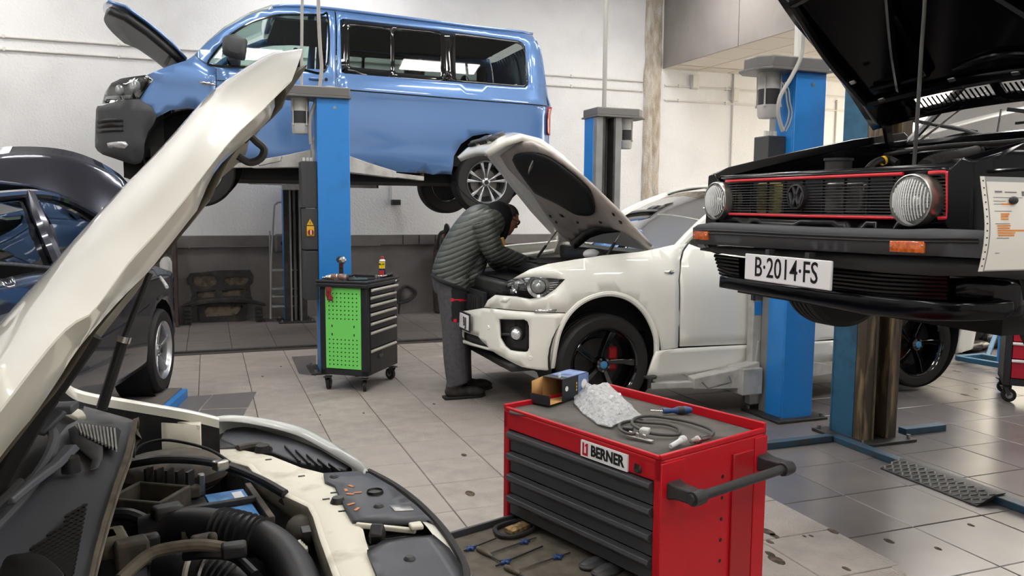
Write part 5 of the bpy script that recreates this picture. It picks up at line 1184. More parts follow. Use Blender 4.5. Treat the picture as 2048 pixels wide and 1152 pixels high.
for l in (-.4, -1.2):
    p = dpt(2.0, l, 1.0); s_ = add('seat', G().ball(p, (.24, .12, .38)), 'seat_cloth', dk); add('headrest', G().ball(p+V(0, -.02, .43), (.13, .05, .09)), 'seat_cloth', s_)
# raised hood seen from behind: smooth outer face
hb = dpt(3.0, DCl, 1.04); rings = []
for i in range(9):
    t = i/8; c = hb+dh*(.5*t+.05*t*t)+V(0, 0, .92*t+.05*sin(pi*t)); hw = .74-.02*t-.16*max(0, t-.72)**2*10; ring = []
    for j in range(21):
        q = 2*j/20-1; dz = -.16*abs(q)**2.6*(.5+.7*t); ring.append(c+dr*(q*hw)+V(0, 0, dz)+dh*(.0+.1*q*q))
    rings.append(ring)
ho = add('hood', G().loft(rings, False, False), 'car_navy', dk, sol=.03, ang=1.2)
# engine bay edge, inner wing
add('engine_bay', G().box(dpt(3.75, DCl, .72), (1.3, .9, .3), Matrix.Rotation(-DB, 3, 'Z')), 'underbody', dk)
add('inner_wing', G().tube(cr([pZ(u, v, .98) for u, v in ((298, 540), (318, 552), (334, 574))], 4), .012, 8), 'lift_light', dk)
wheel(dk, wp+dr*.02, dr, .325, .21, .225, 'silver5', turn=.3); wheel(dk, wp-dh*2.65+dr*.02, dr, .325, .21, .225, 'silver5')
add('wheel_liner', G().lathe([(.39, 0), (.39, -.25), (0, -.26)], wp+V(0, 0, .02), dr, 32), 'underbody', dk)
# low blue ramp under it
mat('ramp_top', '6e655c', .6, n=(7, '4a6f8c', .5, .7, (6, 1, 1)))
rm = thing('ramp', 'low blue steel ramp platform under the dark saloon', 'ramp', (wp.x-.6, wp.y-1.5, 0))
def rbox(l0, l1, s0, s1, z0, z1): 
    g = G(); g.loft([[dpt(s0, l0, z), dpt(s0, l1, z), dpt(s1, l1, z), dpt(s1, l0, z)] for z in (z0, z1)]); return g
zr = wp.z-.325
add('runway', rbox(-.3, .16, -1.2, 3.72, .0, zr-.012), 'lift_blue', rm, bev=.006); add('tread_strip', rbox(-.28, .12, -1.2, 3.7, zr-.012, zr), 'ramp_top', rm); add('runway', rbox(-1.75, -1.3, -1.2, 3.72, 0., zr), 'lift_blue', rm, bev=.006)
# ---------------------------------------------------------------- tool carts
mat('cart_black', '26262a', .45, bump=(300, .08, .001)); mat('cart_green', '7be06c', .45); mat('cart_red', 'b3111f', .38, coat=0., spec=.35); mat('cart_red_dark', '9c0e1a', .35)
mat('drawer_grey', '3a3b3f', .45, bump=(350, .1, .001)); mat('mat_grey', '55514c', .8, n=(14, '474440', .4, .7)); mat('handle_alu', 'c9c5bd', .45, .3)
mat('tray_foam', '5c554b', .85, n=(20, '48423a', .4, .7)); mat('tool_blue', '22406e', .4); mat('cart_red2', 'b3162f', .35)
def caster(par, c, r, m='rubber', dirn=0.):
    c = V(c); M = Matrix.Translation(c) @ Matrix.Rotation(dirn, 4, 'Z')
    w_ = add('caster', G().lathe([(0, -.016), (r*.6, -.016), (r, -.012), (r, .012), (r*.6, .016), (0, .016)], (0, 0, r), (0, 1, 0), 28).xf(M), m, par)
    add('caster_hub', G().lathe([(0, -.018), (r*.5, -.018), (r*.5, .018), (0, .018)], (0, 0, r), (0, 1, 0), 18).xf(M), 'steel', w_)
    add('caster_fork', G().bar((0, .022, r), (-.03, .022, 2*r+.01), .004, .03).bar((0, -.022, r), (-.03, -.022, 2*r+.01), .004, .03).box((-.03, 0, 2*r+.012), (.06, .06, .008)).xf(M), 'steel_dark', w_)
# green cart
gcart = thing('tool_cart', 'black tool cart with a bright green pegboard side', 'tool cart', (0, 0, 0), 'wheeled workshop tool carts')
Wd, Dp, Z0, Z1 = .62, .43, .135, .92
fr = G(); a, b = Wd/2, Dp/2; pw = .055
for sx in (-1, 1):
    for sy in (-1, 1): fr.mm((sx*a, sy*b, Z0), (sx*(a-pw), sy*(b-pw), Z1-.05))
fr.mm((-a, -b, Z0), (a, b, Z0+.05)); fr.mm((-a+.02, -b+.06, Z0+.05), (a-.02, b-.005, Z1-.06)) 
add('body', fr, 'cart_black', gcart, bev=.006)
tp = add('top_tray', G().mm((-a-.035, -b-.02, Z1-.05), (a+.015, b+.02, Z1-.012)), 'cart_black', gcart, bev=.012)
add('tray_rim', G().mm((-a-.035, -b-.02, Z1-.012), (-a-.005, b+.02, Z1+.008)).mm((a-.01, -b-.02, Z1-.012), (a+.015, b+.02, Z1+.008)).mm((-a, b-.005, Z1-.012), (a, b+.02, Z1+.008)).mm((-a, -b-.02, Z1-.012), (a, -b+.005, Z1+.008)), 'cart_black', tp, bev=.005)
pb = add('pegboard', G().mm((-a-.004, -b+pw, Z0+.055), (-a+.015, b-pw, Z1-.052)), 'cart_green', gcart, bev=.003)
ph = G()
for rows in (range(0, 7), range(11, 18)):
    for j in rows:
        for i in range(8): ph.cyl((-a-.006, -b+pw+.035+i*.0357, Z1-.1-j*.035), (-a-.003, -b+pw+.035+i*.0357, Z1-.1-j*.035), .0055, n=8)
for y in (-.1, .1):
    for z in (Z1-.37, Z1-.44): ph.mm((-a-.006, y-.004, z-.012), (-a-.003, y+.004, z+.008))
add('peg_holes', ph, 'black_paint', pb, smooth=False, kind='stuff')
dz = [(.83, .865, 1), (.775, .825, 0), (.715, .77, 0), (.655, .71, 0), (.595, .65, 0), (.525, .59, 0), (.375, .52, 0), (.2, .37, 0)]
zz = Z1-.055; hs = (.065, .066, .074, .078, .076, .152, .2)
for k, h_ in enumerate(hs):
    z1 = zz-.004; z0_ = zz-h_+.004; zz -= h_
    y0 = -b-.004-(.012 if k == 0 else 0)
    d = add('drawer', G().mm((-a+pw+.004, y0, z0_), (a-pw-.004, -b+.1, z1)), 'cart_black', gcart, bev=.003)
    if k < 7:
        hz0 = z1-.026; w0 = -a+pw-(.01 if k == 0 else -.006)
        add('drawer_handle', G().prism([(y0, hz0), (y0-.016, hz0+.004), (y0-.02, hz0+.016), (y0-.012, hz0+.024), (y0, hz0+.024)], lambda y, z, x: V(x, y, z), w0, -w0), 'handle_alu', d, bev=.002)
add('badge', G().lathe([(0, .003), (.05, .003), (.055, 0)], (0, 0, 0), (0, -1, 0), 28).xf(Matrix.Translation((-.06, -b-.006, Z0+.14)) @ Matrix.Diagonal((1, 1, .5, 1))), 'dark_plastic', gcart)
text('badge_text', 'JBM', .034, frame((-.06, -b-.0105, Z0+.14), (1, 0, 0), (0, 0, 1)), 'cap_grey', gcart)
text('tray_text', 'JBM', .02, frame((a-.07, -b-.021, Z1-.03), (1, 0, 0), (0, 0, 1)), 'plate_white', gcart)
for sx, sy, q in ((-1, -1, .4), (1, -1, 1.2), (-1, 1, .2), (1, 1, .9)): caster(gcart, (sx*(a-.05), sy*(b-.05), 0), .05, dirn=q)
GR, GL = radians(54), V(1.21, 6.955, 0)
gcart.rotation_euler = (0, 0, GR); gcart.location = GL
GM = Matrix.Translation(GL) @ Matrix.Rotation(GR, 4, 'Z')
def onG(x, y, z=0.): return GM @ V(x, y, Z1-.012+z)
def place(o, x, y, rz=0., z=0.): o.location = onG(x, y, z); o.rotation_euler = (0, 0, GR+rz); return o
mat('rust_metal', '6f5149', .5, .4, n=(25, 'a09892', .45, .65)); mat('tool_metal', 'c8c6c0', .25, 1.); mat('dark_metal', '4a4a4d', .4, .8); mat('grip_teal', '36545c', .6)
# air impact wrench lying on the tray edge
iw = thing('impact_wrench', 'worn silver and rust coloured air tool lying at the cart corner', 'power tool')
add('tool_body', G().lathe([(0, -.075), (.028, -.075), (.034, -.06), (.034, -.01), (.03, -.005), (.034, 0), (.034, .05), (.03, .055)], (0, 0, .036), (1, 0, 0), 20), 'rust_metal', iw)
add('tool_nose', G().lathe([(.03, .055), (.03, .075), (.02, .1), (.01, .105), (.008, .13), (0, .13)], (0, 0, .036), (1, 0, 0), 18), 'tool_metal', iw); add('tool_ring', G().lathe([(.035, .0), (.037, .004), (.035, .008)], (0, 0, .036), (1, 0, 0), 20), 'tool_metal', iw)
add('tool_handle', G().mm((-.09, -.016, .012), (-.06, .016, .05)), 'dark_metal', iw, bev=.008)
place(iw, -.24, .08, radians(105))
# cordless driver standing on its battery
cdv = thing('cordless_driver', 'cordless driver standing upright on its battery on the green cart', 'power tool')
add('battery_foot', G().mm((-.06, -.038, 0), (.05, .038, .045)), 'black_plastic', cdv, bev=.01); add('grip', G().loft([[V(x-.02, -.017, z), V(x+.02, -.017, z), V(x+.02, .017, z), V(x-.02, .017, z)] for x, z in ((0, .04), (.008, .1), (.0, .15))]), 'black_plastic', cdv, bev=.008)
hd_ = add('gearbox', G().lathe([(0, -.07), (.028, -.068), (.032, -.04), (.032, .01), (.026, .03)], (0, 0, .175), (-1, 0, .0), 18), 'dark_metal', cdv)
add('chuck', G().lathe([(.026, .03), (.03, .035), (.03, .06), (.016, .075), (0, .075)], (0, 0, .175), (-1, 0, 0), 18), 'tool_metal', hd_); add('trigger', G().mm((-.034, -.008, .11), (-.02, .008, .145)), 'red_knob', cdv, bev=.003)
place(cdv, -.1, .12, radians(40))
# spray can
sc = thing('spray_can', 'blue and yellow lubricant spray can with red cap on the green cart', 'spray can')
mat('can_blue', '2b2f6b', .25, .3); mat('can_yellow', 'f2d21c', .3); mat('can_red', 'c33a25', .35)
add('can_body', G().lathe([(0, 0), (.028, 0), (.029, .004), (.029, .145), (.027, .15)], (0, 0, 0), (0, 0, 1), 28), 'can_blue', sc); add('can_shoulder', G().lathe([(.027, .15), (.024, .16), (.014, .166), (.0, .166)], (0, 0, 0), (0, 0, 1), 28), 'white_paint', sc)
add('can_cap', G().lathe([(.014, .164), (.014, .185), (.011, .192), (0, .192)], (0, 0, 0), (0, 0, 1), 20), 'red_knob', sc)
def lab(a0, a1, z0, z1, r, m, nm):
    g = G().grid(10, 4, lambda u, v: V(r*cos(a0+(a1-a0)*u), r*sin(a0+(a1-a0)*u), z0+(z1-z0)*v)); return add(nm, g, m, sc)
fa = -pi/2-GR-.35+radians(0)
fa = -pi/2
lab(fa-1.15, fa+1.15, .085, .145, .0293, 'can_yellow', 'can_label'); lab(fa-.8, fa+.8, .03, .068, .0293, 'can_red', 'can_label')
for k, ch in enumerate('WD-40'):
    an = fa-.72+k*.36; text('can_letter', ch, .021, frame((.0298*cos(an), .0298*sin(an), .122), (-sin(an), cos(an), 0), (0, 0, 1)), 'black_paint', sc, sx=.8, bold=.0006)
sc.location = onG(.25, -.1); sc.rotation_euler = (0, 0, -YAW-.1)
# pliers, ratchet, wrench
def pliers(label, x, y, rz, m):
    t = thing('pliers', label, 'pliers', group='hand tools on the green cart')
    for s_ in (-1, 1):
        add('handle', G().tube(cr([V(0, 0, .012), V(-.03, s_*.012, .012), V(-.07, s_*.028, .014), V(-.12, s_*.022, .014)], 5), [.006]+[.0095]*14+[.007], 8), m, t)
        add('jaw', G().loft([[V(q, s_*w_*.1, .006), V(q, s_*w_, .006), V(q, s_*w_, .018), V(q, s_*w_*.1, .018)] for q, w_ in ((-.01, .012), (.02, .012), (.05, .006))]), 'dark_metal', t)
    return place(t, x, y, rz)
pliers('pliers with teal handles at the middle of the green cart', -.04, -.1, radians(-55), 'grip_teal'); pliers('black handled pliers beside the cordless driver', -.1, .0, radians(-20), 'black_plastic')
pliers('black pliers lying towards the back of the green cart tray', .02, .03, radians(10), 'black_plastic')
ra = thing('ratchet', 'bright chrome ratchet with black handle at the cart front edge', 'ratchet')
add('ratchet_head', G().lathe([(0, .0), (.022, .0), (.024, .006), (.024, .022), (.02, .026), (0, .026)], (0, 0, 0), (0, 0, 1), 20), 'tool_metal', ra); add('shaft', G().cyl((.015, 0, .014), (.14, 0, .016), .009, n=10), 'tool_metal', ra)
add('grip', G().lathe([(.01, 0), (.014, .01), (.016, .05), (.014, .11), (.0, .115)], (.13, 0, .016), (1, 0, .05), 14), 'black_plastic', ra); add('socket', G().lathe([(0, 0), (.015, 0), (.015, .03), (0, .03)], (-.02, .02, .0), (0, 0, 1), 14), 'tool_metal', ra)
place(ra, .06, -.16, radians(-2), .014)
sk = thing('socket', 'short chrome socket bit lying behind the pliers', 'socket'); add('socket_body', G().lathe([(0, -.03), (.012, -.03), (.012, .03), (.008, .03), (.006, 0), (0, 0)], (0, 0, .012), (1, 0, 0), 14), 'tool_metal', sk); add('socket_drive', G().mm((.03, -.005, .007), (.045, .005, .017)), 'steel', sk); place(sk, .05, .08, .4)
rg_ = single('rag', G().grid(6, 10, lambda u, v: V((u-.5)*.05+.004*sin(v*9), -.008*sin(u*7+v*4)-.006, -.11*v)), 'red_trim', 'red cloth tag hanging over the top of the green pegboard', 'rag', sol=.004)
mat('rag_red', '9b3438', .8, n=(40, '6e2226', .4, .6)); rg_.data.materials[0] = MATS['rag_red']; rg_.location = GM @ V(-a-.042, .1, Z1-.045); rg_.rotation_euler = (0, 0, GR-pi/2)
# ---------------------------------------------------------------- red cart in the foreground
rc = thing('tool_cart', 'red drawer cart with grey rubber top and one drawer pulled out', 'tool cart', (0, 0, 0), 'wheeled workshop tool carts')
ZT = .86; Wr, Dr = .715, .485; a, b = Wr/2, Dr/2
sh = G(); sh.mm((-a, -b, .14), (-a+.028, b, ZT-.012)); sh.mm((a-.028, -b, .14), (a, b, ZT-.012)); sh.mm((-a, b-.02, .14), (a, b, ZT-.012)); sh.mm((-a, -b, .14), (a, b, .17)); sh.mm((-a, -b, ZT-.076), (a, -b+.02, ZT-.012)); sh.mm((-a+.03, -b+.03, ZT-.06), (a-.03, b-.03, ZT-.03))
add('body', sh, 'cart_red', rc, bev=.005)
rim = G(); rim.mm((-a, -b, ZT-.012), (a, -b+.012, ZT)); rim.mm((-a, b-.012, ZT-.012), (a, b, ZT+.02)); rim.mm((-a, -b, ZT-.012), (-a+.012, b, ZT+.008)); rim.mm((a-.012, -b, ZT-.012), (a, b, ZT+.004))
add('top_rim', rim, 'cart_red', rc, bev=.003)
mo = cr([(-a+.016, -b+.014), (-a+.2, -b+.018), (a-.1, -b+.014), (a-.03, -b+.02), (a-.02, -b+.06), (a-.03, 0), (a-.02, b-.05), (a-.05, b-.022), (0, b-.016), (-a+.06, b-.02), (-a+.018, b-.05)], 3, True)
add('top_mat', panel([Vector(p) for p in mo], lambda x, y: V(x, y, ZT-.008+.004*sin(x*17)*sin(y*13)), .05, (), (0, 0, 1)), 'mat_grey', rc, sol=.006)
add('front_lip', G().mm((-a+.015, -b-.003, ZT-.02), (a-.02, -b, ZT-.014)), 'cart_red', rc)
# drawers
dw = .0745; zt = ZT-.078
for k in range(4):
    z1 = zt-k*dw; z0_ = z1-dw+.004; w0 = a-.032
    d = add('drawer', G().mm((-w0, -b+.006, z0_), (w0, -b+.2, z1)), 'drawer_grey', rc, bev=.002)
    add('drawer_pull', G().prism([(-b+.006, z1-.0), (-b-.012, z1-.004), (-b-.016, z1-.016), (-b-.004, z1-.03), (-b+.006, z1-.033)], lambda y, z, x: V(x, y, z), -w0, w0), 'drawer_grey', d, bev=.002)
zo = zt-4*dw; ow = a-.035; oy = -b-.36
od = add('open_drawer', G().mm((-ow, oy, zo-.065), (ow, -b+.1, zo-.055)).mm((-ow, oy, zo-.06), (-ow+.012, -b+.1, zo)).mm((ow-.012, oy, zo-.06), (ow, -b+.1, zo)), 'drawer_grey', rc, bev=.002)
add('drawer_front', G().mm((-ow-.004, oy-.02, zo-.066), (ow+.004, oy, zo-.0)), 'drawer_grey', od, bev=.006)
ft = add('tool_tray', G().mm((-ow+.014, oy+.004, zo-.055), (ow-.014, -b+.09, zo-.02)), 'tray_foam', od, bev=.004)
add('drawer', G().mm((-ow, -b+.006, .19), (ow, -b+.2, zo-.075)), 'drawer_grey', rc, bev=.002)
# label, lock, side details
lb = add('name_plate', G().mm((.04, -b-.0065, ZT-.074), (.235, -b-.0005, ZT-.024)), 'plate_white', rc)
text('name_text', 'BERNER', .046, frame((.153, -b-.0068, ZT-.049), (1, 0, 0), (0, 0, 1)), 'black_paint', lb, bold=.0016, sx=.84)
lgp = [(.048, ZT-0.030), (.055, ZT-0.030), (.055, ZT-0.061), (.064, ZT-0.061), (.064, ZT-0.039), (.059, ZT-0.042), (.059, ZT-0.036), (.066, ZT-0.030), (.072, ZT-0.030), (.072, ZT-0.069), (.048, ZT-0.069)]
add('logo', G().prism(lgp, lambda x, z, y: V(x, y, z), -b-.0072, -b-.0066), 'cart_red', lb, smooth=False)
lk = add('lock', G().lathe([(0, .012), (.01, .012), (.013, 0)], (.275, -b-.0, ZT-.055), (0, -1, 0), 18), 'steel_dark', rc); add('lock_tab', G().box((.28, -b-.013, ZT-.044), (.02, .003, .014)), 'chrome', lk)
g = G()
for k in range(9):
    for y in (.05, .1): g.cyl((a+.0002, -.02+y, ZT-.11-k*.065-(.0 if y == .05 else .03)), (a+.001, -.02+y, ZT-.11-k*.065-(.0 if y == .05 else .03)), .006, n=10)
add('side_holes', g, 'black_paint', rc, smooth=False, kind='stuff')
for k in range(8): add('side_lance', G().mm((a, .1, ZT-.2-k*.065), (a+.004, .112, ZT-.185-k*.065)), 'cart_red_dark', rc, bev=.001)
add('corner_post', G().mm((a-.002, -b-.002, .14), (a+.004, -b+.1, ZT-.02)), 'cart_red', rc, bev=.002); add('corner_post', G().mm((a-.002, b-.17, .14), (a+.008, b-.07, ZT-.05)), 'cart_red_dark', rc, bev=.003); add('corner_post', G().mm((a-.002, b-.06, .14), (a+.004, b+.002, ZT-.02)), 'cart_red', rc, bev=.002)
hb_ = add('side_handle', G().cyl((a+.085, -b+.02, ZT-.1), (a+.085, b-.0, ZT-.1), .014, n=16), 'black_plastic', rc)
for y in (-b+.05, b-.02):
    add('handle_bracket', G().loft([[V(x, y-w_, ZT-.1-h_), V(x, y+w_, ZT-.1-h_), V(x, y+w_, ZT-.1+h_), V(x, y-w_, ZT-.1+h_)] for x, w_, h_ in ((a, .03, .026), (a+.03, .024, .02), (a+.1, .018, .02))]), 'black_plastic', hb_, bev=.006)
    add('handle_cap', G().lathe([(0, -.022), (.02, -.022), (.022, 0), (.02, .022), (0, .022)], (a+.087, y, ZT-.1), (0, 1, 0), 18), 'black_plastic', hb_)
add('sticker', G().prism([(-b+.115, ZT-.15), (-b+.122, ZT-.15), (-b+.1185, ZT-.133)], lambda y, z, x: V(x, y, z), a+.001, a+.002), 'plate_white', rc)
for sx in (-1, 1):
    for sy in (-1, 1): caster(rc, (sx*(a-.06), sy*(b-.06), 0), .06, dirn=.3)
ksc = (CAMH-ZT)/(CAMH-.85); FLp = V(.950*ksc, 2.600*ksc, 0); FRp = V(1.166*ksc, 1.912*ksc, 0)
RZ = atan2(FRp.y-FLp.y, FRp.x-FLp.x); xr = V(cos(RZ), sin(RZ), 0); yr = V(-sin(RZ), cos(RZ), 0)
RL = FLp+xr*((FRp-FLp).length/2)+yr*b; rc.location = RL; rc.rotation_euler = (0, 0, RZ)
RM = Matrix.Translation(RL) @ Matrix.Rotation(RZ, 4, 'Z'); RI = RM.inverted()
zm = ZT-.004
def rp_(u, v, z=zm): return pZ(u, v, z)
# cardboard box, open towards the camera's left
mat('card', 'b48a54', .85); mat('box_dark', '1d2026', .5); mat('box_blue', '6d86b4', .5, n=(18, '39496e', .45, .65)); mat('ink_white', 'e8e8e4', .5)
bx0 = rp_(1124, 805); bx1 = rp_(1212, 777); bd = (bx1-bx0).normalized(); bn = V(-bd.y, bd.x, 0)
bxm = frame(bx0, bd, bn); BL, BW, BH = .165, .085, .082
box = thing('cardboard_box', 'open black and blue cardboard parts box on the red cart', 'box', (bx0.x, bx0.y, zm))
def bb(nm, c, d, m, par=box, bev=0.): return add(nm, G().box(c, d).xf(bxm), m, par, smooth=False)
bb('box_side', (BL/2, 0, BH/2), (BL, .002, BH), 'box_dark'); bb('box_side', (BL/2, BW, BH/2), (BL, .002, BH), 'card'); bb('box_end', (BL, BW/2, BH/2), (.002, BW, BH), 'box_blue'); bb('box_bottom', (BL/2, BW/2, .002), (BL, BW, .002), 'card')
bb('box_print', (BL*.8, -.0014, BH/2), (BL*.4, .0008, BH), 'box_blue'); bb('box_top', (BL*.5, BW/2, BH), (BL, BW, .002), 'box_dark'); bb('box_top_print', (BL*.62, BW/2, BH+.0015), (BL*.74, BW*.9, .0008), 'box_blue')
bb('box_flap', (-.035, BW/2, .004), (.07, BW, .002), 'card'); bb('flap_lip', (-.072, BW/2, .018), (.002, BW, .034), 'box_dark'); add('box_flap', G().add([V(0, BW, 0), V(0, BW, BH), V(-.05, BW+.01, BH-.01), V(-.05, BW+.01, .01)], [(0, 1, 2, 3)]).xf(bxm), 'card', box, sol=.002)
add('spot', G().lathe([(0, .001), (.009, .001), (.009, 0)], (.025, -.002, .045), (0, -1, 0), 20).xf(bxm), 'ink_white', box); add('spot', G().lathe([(0, .001), (.018, .001), (.018, 0)], (BL*.82, -.0022, .045), (0, -1, 0), 24).xf(bxm), 'ink_white', box)
for k in range(3): bb('print_line', (.088, -.002, .055-k*.012), (.006, .0006, .008), 'yellow')
bb('box_tab', (.02, BW*.3, BH+.008), (.012, .003, .014), 'plate_white')
# clear plastic bag
mat('bag_film', 'f4f7f8', .1, trans=.45, ior=1.3, alpha=.8, bump=(45, 1., .03))
bo = [rp_(u, v) for u, v in ((1148, 785), (1165, 782), (1195, 790), (1210, 766), (1228, 780), (1262, 815), (1288, 838), (1270, 840), (1232, 850), (1222, 856), (1195, 850), (1165, 828), (1148, 808))]
cb_ = sum(bo, V(0, 0, 0))/len(bo)
bc_ = [Vector((p.x, p.y)) for p in bo]
def bagz(x, y):
    d = min(((Vector((x, y))-q).length for q in resamp(bc_, .01))); return min(1, d/.05)
def bagf(x, y): h = bagz(x, y); return V(x, y, zm+.003+h*(.035+.03*abs(noise.noise((x*26, y*26, 1)))+.024*abs(noise.noise((x*62, y*62, 5)))))
bag = thing('plastic_bag', 'crumpled clear plastic bag lying on the red cart', 'plastic bag', (cb_.x, cb_.y, zm))
add('bag_top', panel(bc_, bagf, .011, (), (0, 0, 1)), 'bag_film', bag, ang=3.); add('bag_base', panel(bc_, lambda x, y: V(x, y, zm+.002), .03, (), (0, 0, 1)), 'bag_film', bag)
# screwdriver
s0_, s1_, s2_ = rp_(1301, 821, zm+.01), rp_(1326, 822, zm+.012), rp_(1383, 820, zm+.014)
sd_ = thing('screwdriver', 'stubby blue screwdriver at the back of the red cart', 'screwdriver', (s1_.x, s1_.y, zm))
add('blade', G().cyl(s0_, s1_, .003, n=8), 'tool_metal', sd_); dd = (s2_-s1_).normalized(); LL = (s2_-s1_).length
add('handle', G().lathe([(0, 0), (.009, 0), (.01, .012), (.008, LL*.35), (.013, LL*.5), (.014, LL*.8), (.009, LL), (0, LL)], s1_, dd, 16), 'tool_blue', sd_); add('grip_band', G().lathe([(.0135, 0), (.0145, .006), (.0135, LL*.28)], s1_+dd*LL*.5, dd, 16), 'black_plastic', sd_)
# oxygen sensor with looped cable
ox = thing('oxygen_sensor', 'oxygen sensor with a looped black cable and grey plug', 'sensor', tuple(rp_(1330, 870)))
mat('cable_grey', '3e3c3a', .6)
cpts = [(1282, 862, .012), (1262, 868, .012), (1242, 860, .012), (1240, 848, .01), (1262, 842, .008), (1290, 845, .008), (1330, 848, .008), (1355, 856, .008), (1358, 868, .008), (1335, 870, .01), (1300, 866, .014), (1275, 856, .016), (1264, 846, .016), (1272, 836, .014), (1300, 832, .01), (1335, 836, .01), (1370, 842, .01), (1400, 850, .01), (1420, 858, .01), (1427, 866, .01), (1420, 874, .01)]
add('cable', G().tube(cr([rp_(u, v, zm+z) for u, v, z in cpts], 5), .005, 8), 'cable_grey', ox)
q0, q1 = rp_(1420, 874, zm+.012), rp_(1381, 883, zm+.012); qd = (q1-q0).normalized(); ql = (q1-q0).length
so_ = add('sensor_body', G().lathe([(.006, 0), (.008, .004), (.009, ql*.5), (.009, ql*.52)], q0, qd, 16), 'steel', ox)
add('sensor_hex', G().lathe([(.012, ql*.52), (.013, ql*.54), (.013, ql*.64), (.01, ql*.68)], q0, qd, 6), 'alu', so_); add('sensor_tip', G().lathe([(.01, ql*.68), (.009, ql*.8), (.007, ql*.82), (.007, ql*.98), (0, ql)], q0, qd, 14), 'rust_metal', so_)
add('sensor_plug', G().box(rp_(1290, 862, zm+.02), (.028, .03, .018), Matrix.Rotation(RZ+.4, 3, 'Z')), 'lift_light', ox, bev=.004); add('plug_socket', G().box(rp_(1256, 858, zm+.016), (.03, .022, .014), Matrix.Rotation(RZ+.5, 3, 'Z')), 'black_plastic', ox, bev=.003)
k0, k1 = rp_(1255, 870, zm+.006), rp_(1306, 883, zm+.006)
pk = thing('steel_clip', 'small bright steel clip bracket beside the sensor plug', 'clip', tuple((k0+k1)/2)); add('clip_plate', G().bar(k0, k1, .016, .004), 'alu', pk, bev=.001)
for k in range(3): p = k0.lerp(k1, .15+.27*k); add('clip_tab', G().box(p+V(0, .004, .008), (.012, .006, .012), Matrix.Rotation(RZ, 3, 'Z')), 'alu', pk, bev=.002)
c0, c1 = rp_(1341, 893, zm+.012), rp_(1368, 878, zm+.018)
mat('milky', 'd5d9d8', .3, trans=.3)
cp = thing('thread_protector', 'small translucent white plastic sleeve next to the sensor tip', 'plastic sleeve', tuple(c0)); cdx = (c1-c0); cl = cdx.length; cdx.normalize()
add('cap_shell', G().lathe([(0, 0), (.006, 0), (.007, .002), (.0085, cl*.75), (.0115, cl*.8), (.0115, cl), (.009, cl)], c0, cdx, 20), 'milky', cp); add('cap_ring', G().lathe([(.0117, cl*.84), (.0127, cl*.9), (.0117, cl*.96)], c0, cdx, 20), 'milky', cp)
# tools in the pulled-out drawer
def ond(x, y, z=.0): return RM @ V(x, y, zo-.02+z)
def rd(u, v): q = RI @ pZ(u, v, zo-.015); return q.x, q.y
for k, (p, q, lb_) in enumerate((((928, 1102), (992, 1077), 'nearest the drawer corner'), ((978, 1108), (1072, 1076), 'second from the drawer corner'), ((992, 1132), (1085, 1093), 'third from the drawer corner'), ((1040, 1140), (1140, 1106), 'farthest from the drawer corner'))):
    x0_, y0_ = rd(*p); x1_, y1_ = rd(*q); A0, A1 = ond(x0_, y0_, .006), ond(x1_, y1_, .006)
    t = thing('hex_driver', 'thin steel T-handle key with blue grip in the open drawer, '+lb_, 'hex key', tuple(A0), 'keys in the open drawer')
    add('shaft', G().cyl(A0, A1, .0028, n=8), 'tool_metal' if k % 2 else 'dark_metal', t); m_ = A0.lerp(A1, .2 if k % 2 == 0 else .75); dx = (A1-A0).normalized(); sdv = V(-dx.y, dx.x, 0)
    add('grip', G().bar(m_-sdv*.014, m_+sdv*.014, .012, .01), 'tool_blue', t, bev=.003); add('grip', G().bar(m_-dx*.02, m_+dx*.02, .01, .01), 'tool_blue', t, bev=.003)
x_, y_ = rd(1028, 1058); cw_ = ond(x_, y_, .01)
ho_ = thing('chain_clamp', 'black loop tool around a beige pad in the drawer corner', 'tool', tuple(cw_))
lp_ = cr([ond(*rd(u, v), .01) for u, v in ((990, 1062), (1000, 1054), (1030, 1045), (1060, 1046), (1070, 1056), (1058, 1066), (1028, 1076), (1000, 1074))], 4, True)
add('loop', G().tube(lp_, .008, 8, closed=True), 'rubber', ho_); mat('beige_pad', '9c8256', .8, n=(60, '5e4c30', .4, .6)); pq = [ond(*rd(u, v), .004) for u, v in ((1008, 1062), (1044, 1048), (1062, 1054), (1026, 1070))]
add('pad', G().loft([[p for p in pq], [p+V(0, 0, .012) for p in pq]]), 'beige_pad', ho_)
for (p, q, lb_) in (((955, 1098), (985, 1115), 'dusty brown handled file left in the drawer tray'), ((1010, 1135), (1040, 1150), 'dusty brown handled file at the bottom edge of the drawer')):
    A0, A1 = ond(*rd(*p), .008), ond(*rd(*q), .008); t = thing('file', lb_, 'file', tuple(A0), 'files in the open drawer'); d = (A1-A0); l_ = d.length; d.normalize()
    add('handle', G().lathe([(0, 0), (.008, .002), (.01, l_*.3), (.007, l_*.7), (.004, l_)], A0, d, 12), 'dust_light', t); add('blade', G().cyl(A1, A1+d*.04, .003, n=6), 'dark_metal', t)
for (p, lb_, m_) in (((1190, 1128), 'rounded dark pouch lying in the drawer recess', 'black_plastic'), ((1215, 1142), 'second dark pouch half hidden by the drawer edge', 'black_plastic')):
    c_ = ond(*rd(*p), .004); t = thing('pouch', lb_, 'pouch', tuple(c_)); add('pouch_body', G().ball(c_+V(0, 0, .004), (.035, .06, .014), rot=Matrix.Rotation(RZ, 3, 'Z')), m_, t); add('pouch_flap', G().ball(c_+V(-.01, 0, .01), (.02, .045, .01), rot=Matrix.Rotation(RZ, 3, 'Z')), 'dark_plastic', t)
qd = [rd(u, v) for u, v in ((1120, 1150), (1195, 1105), (1240, 1125), (1200, 1165))]
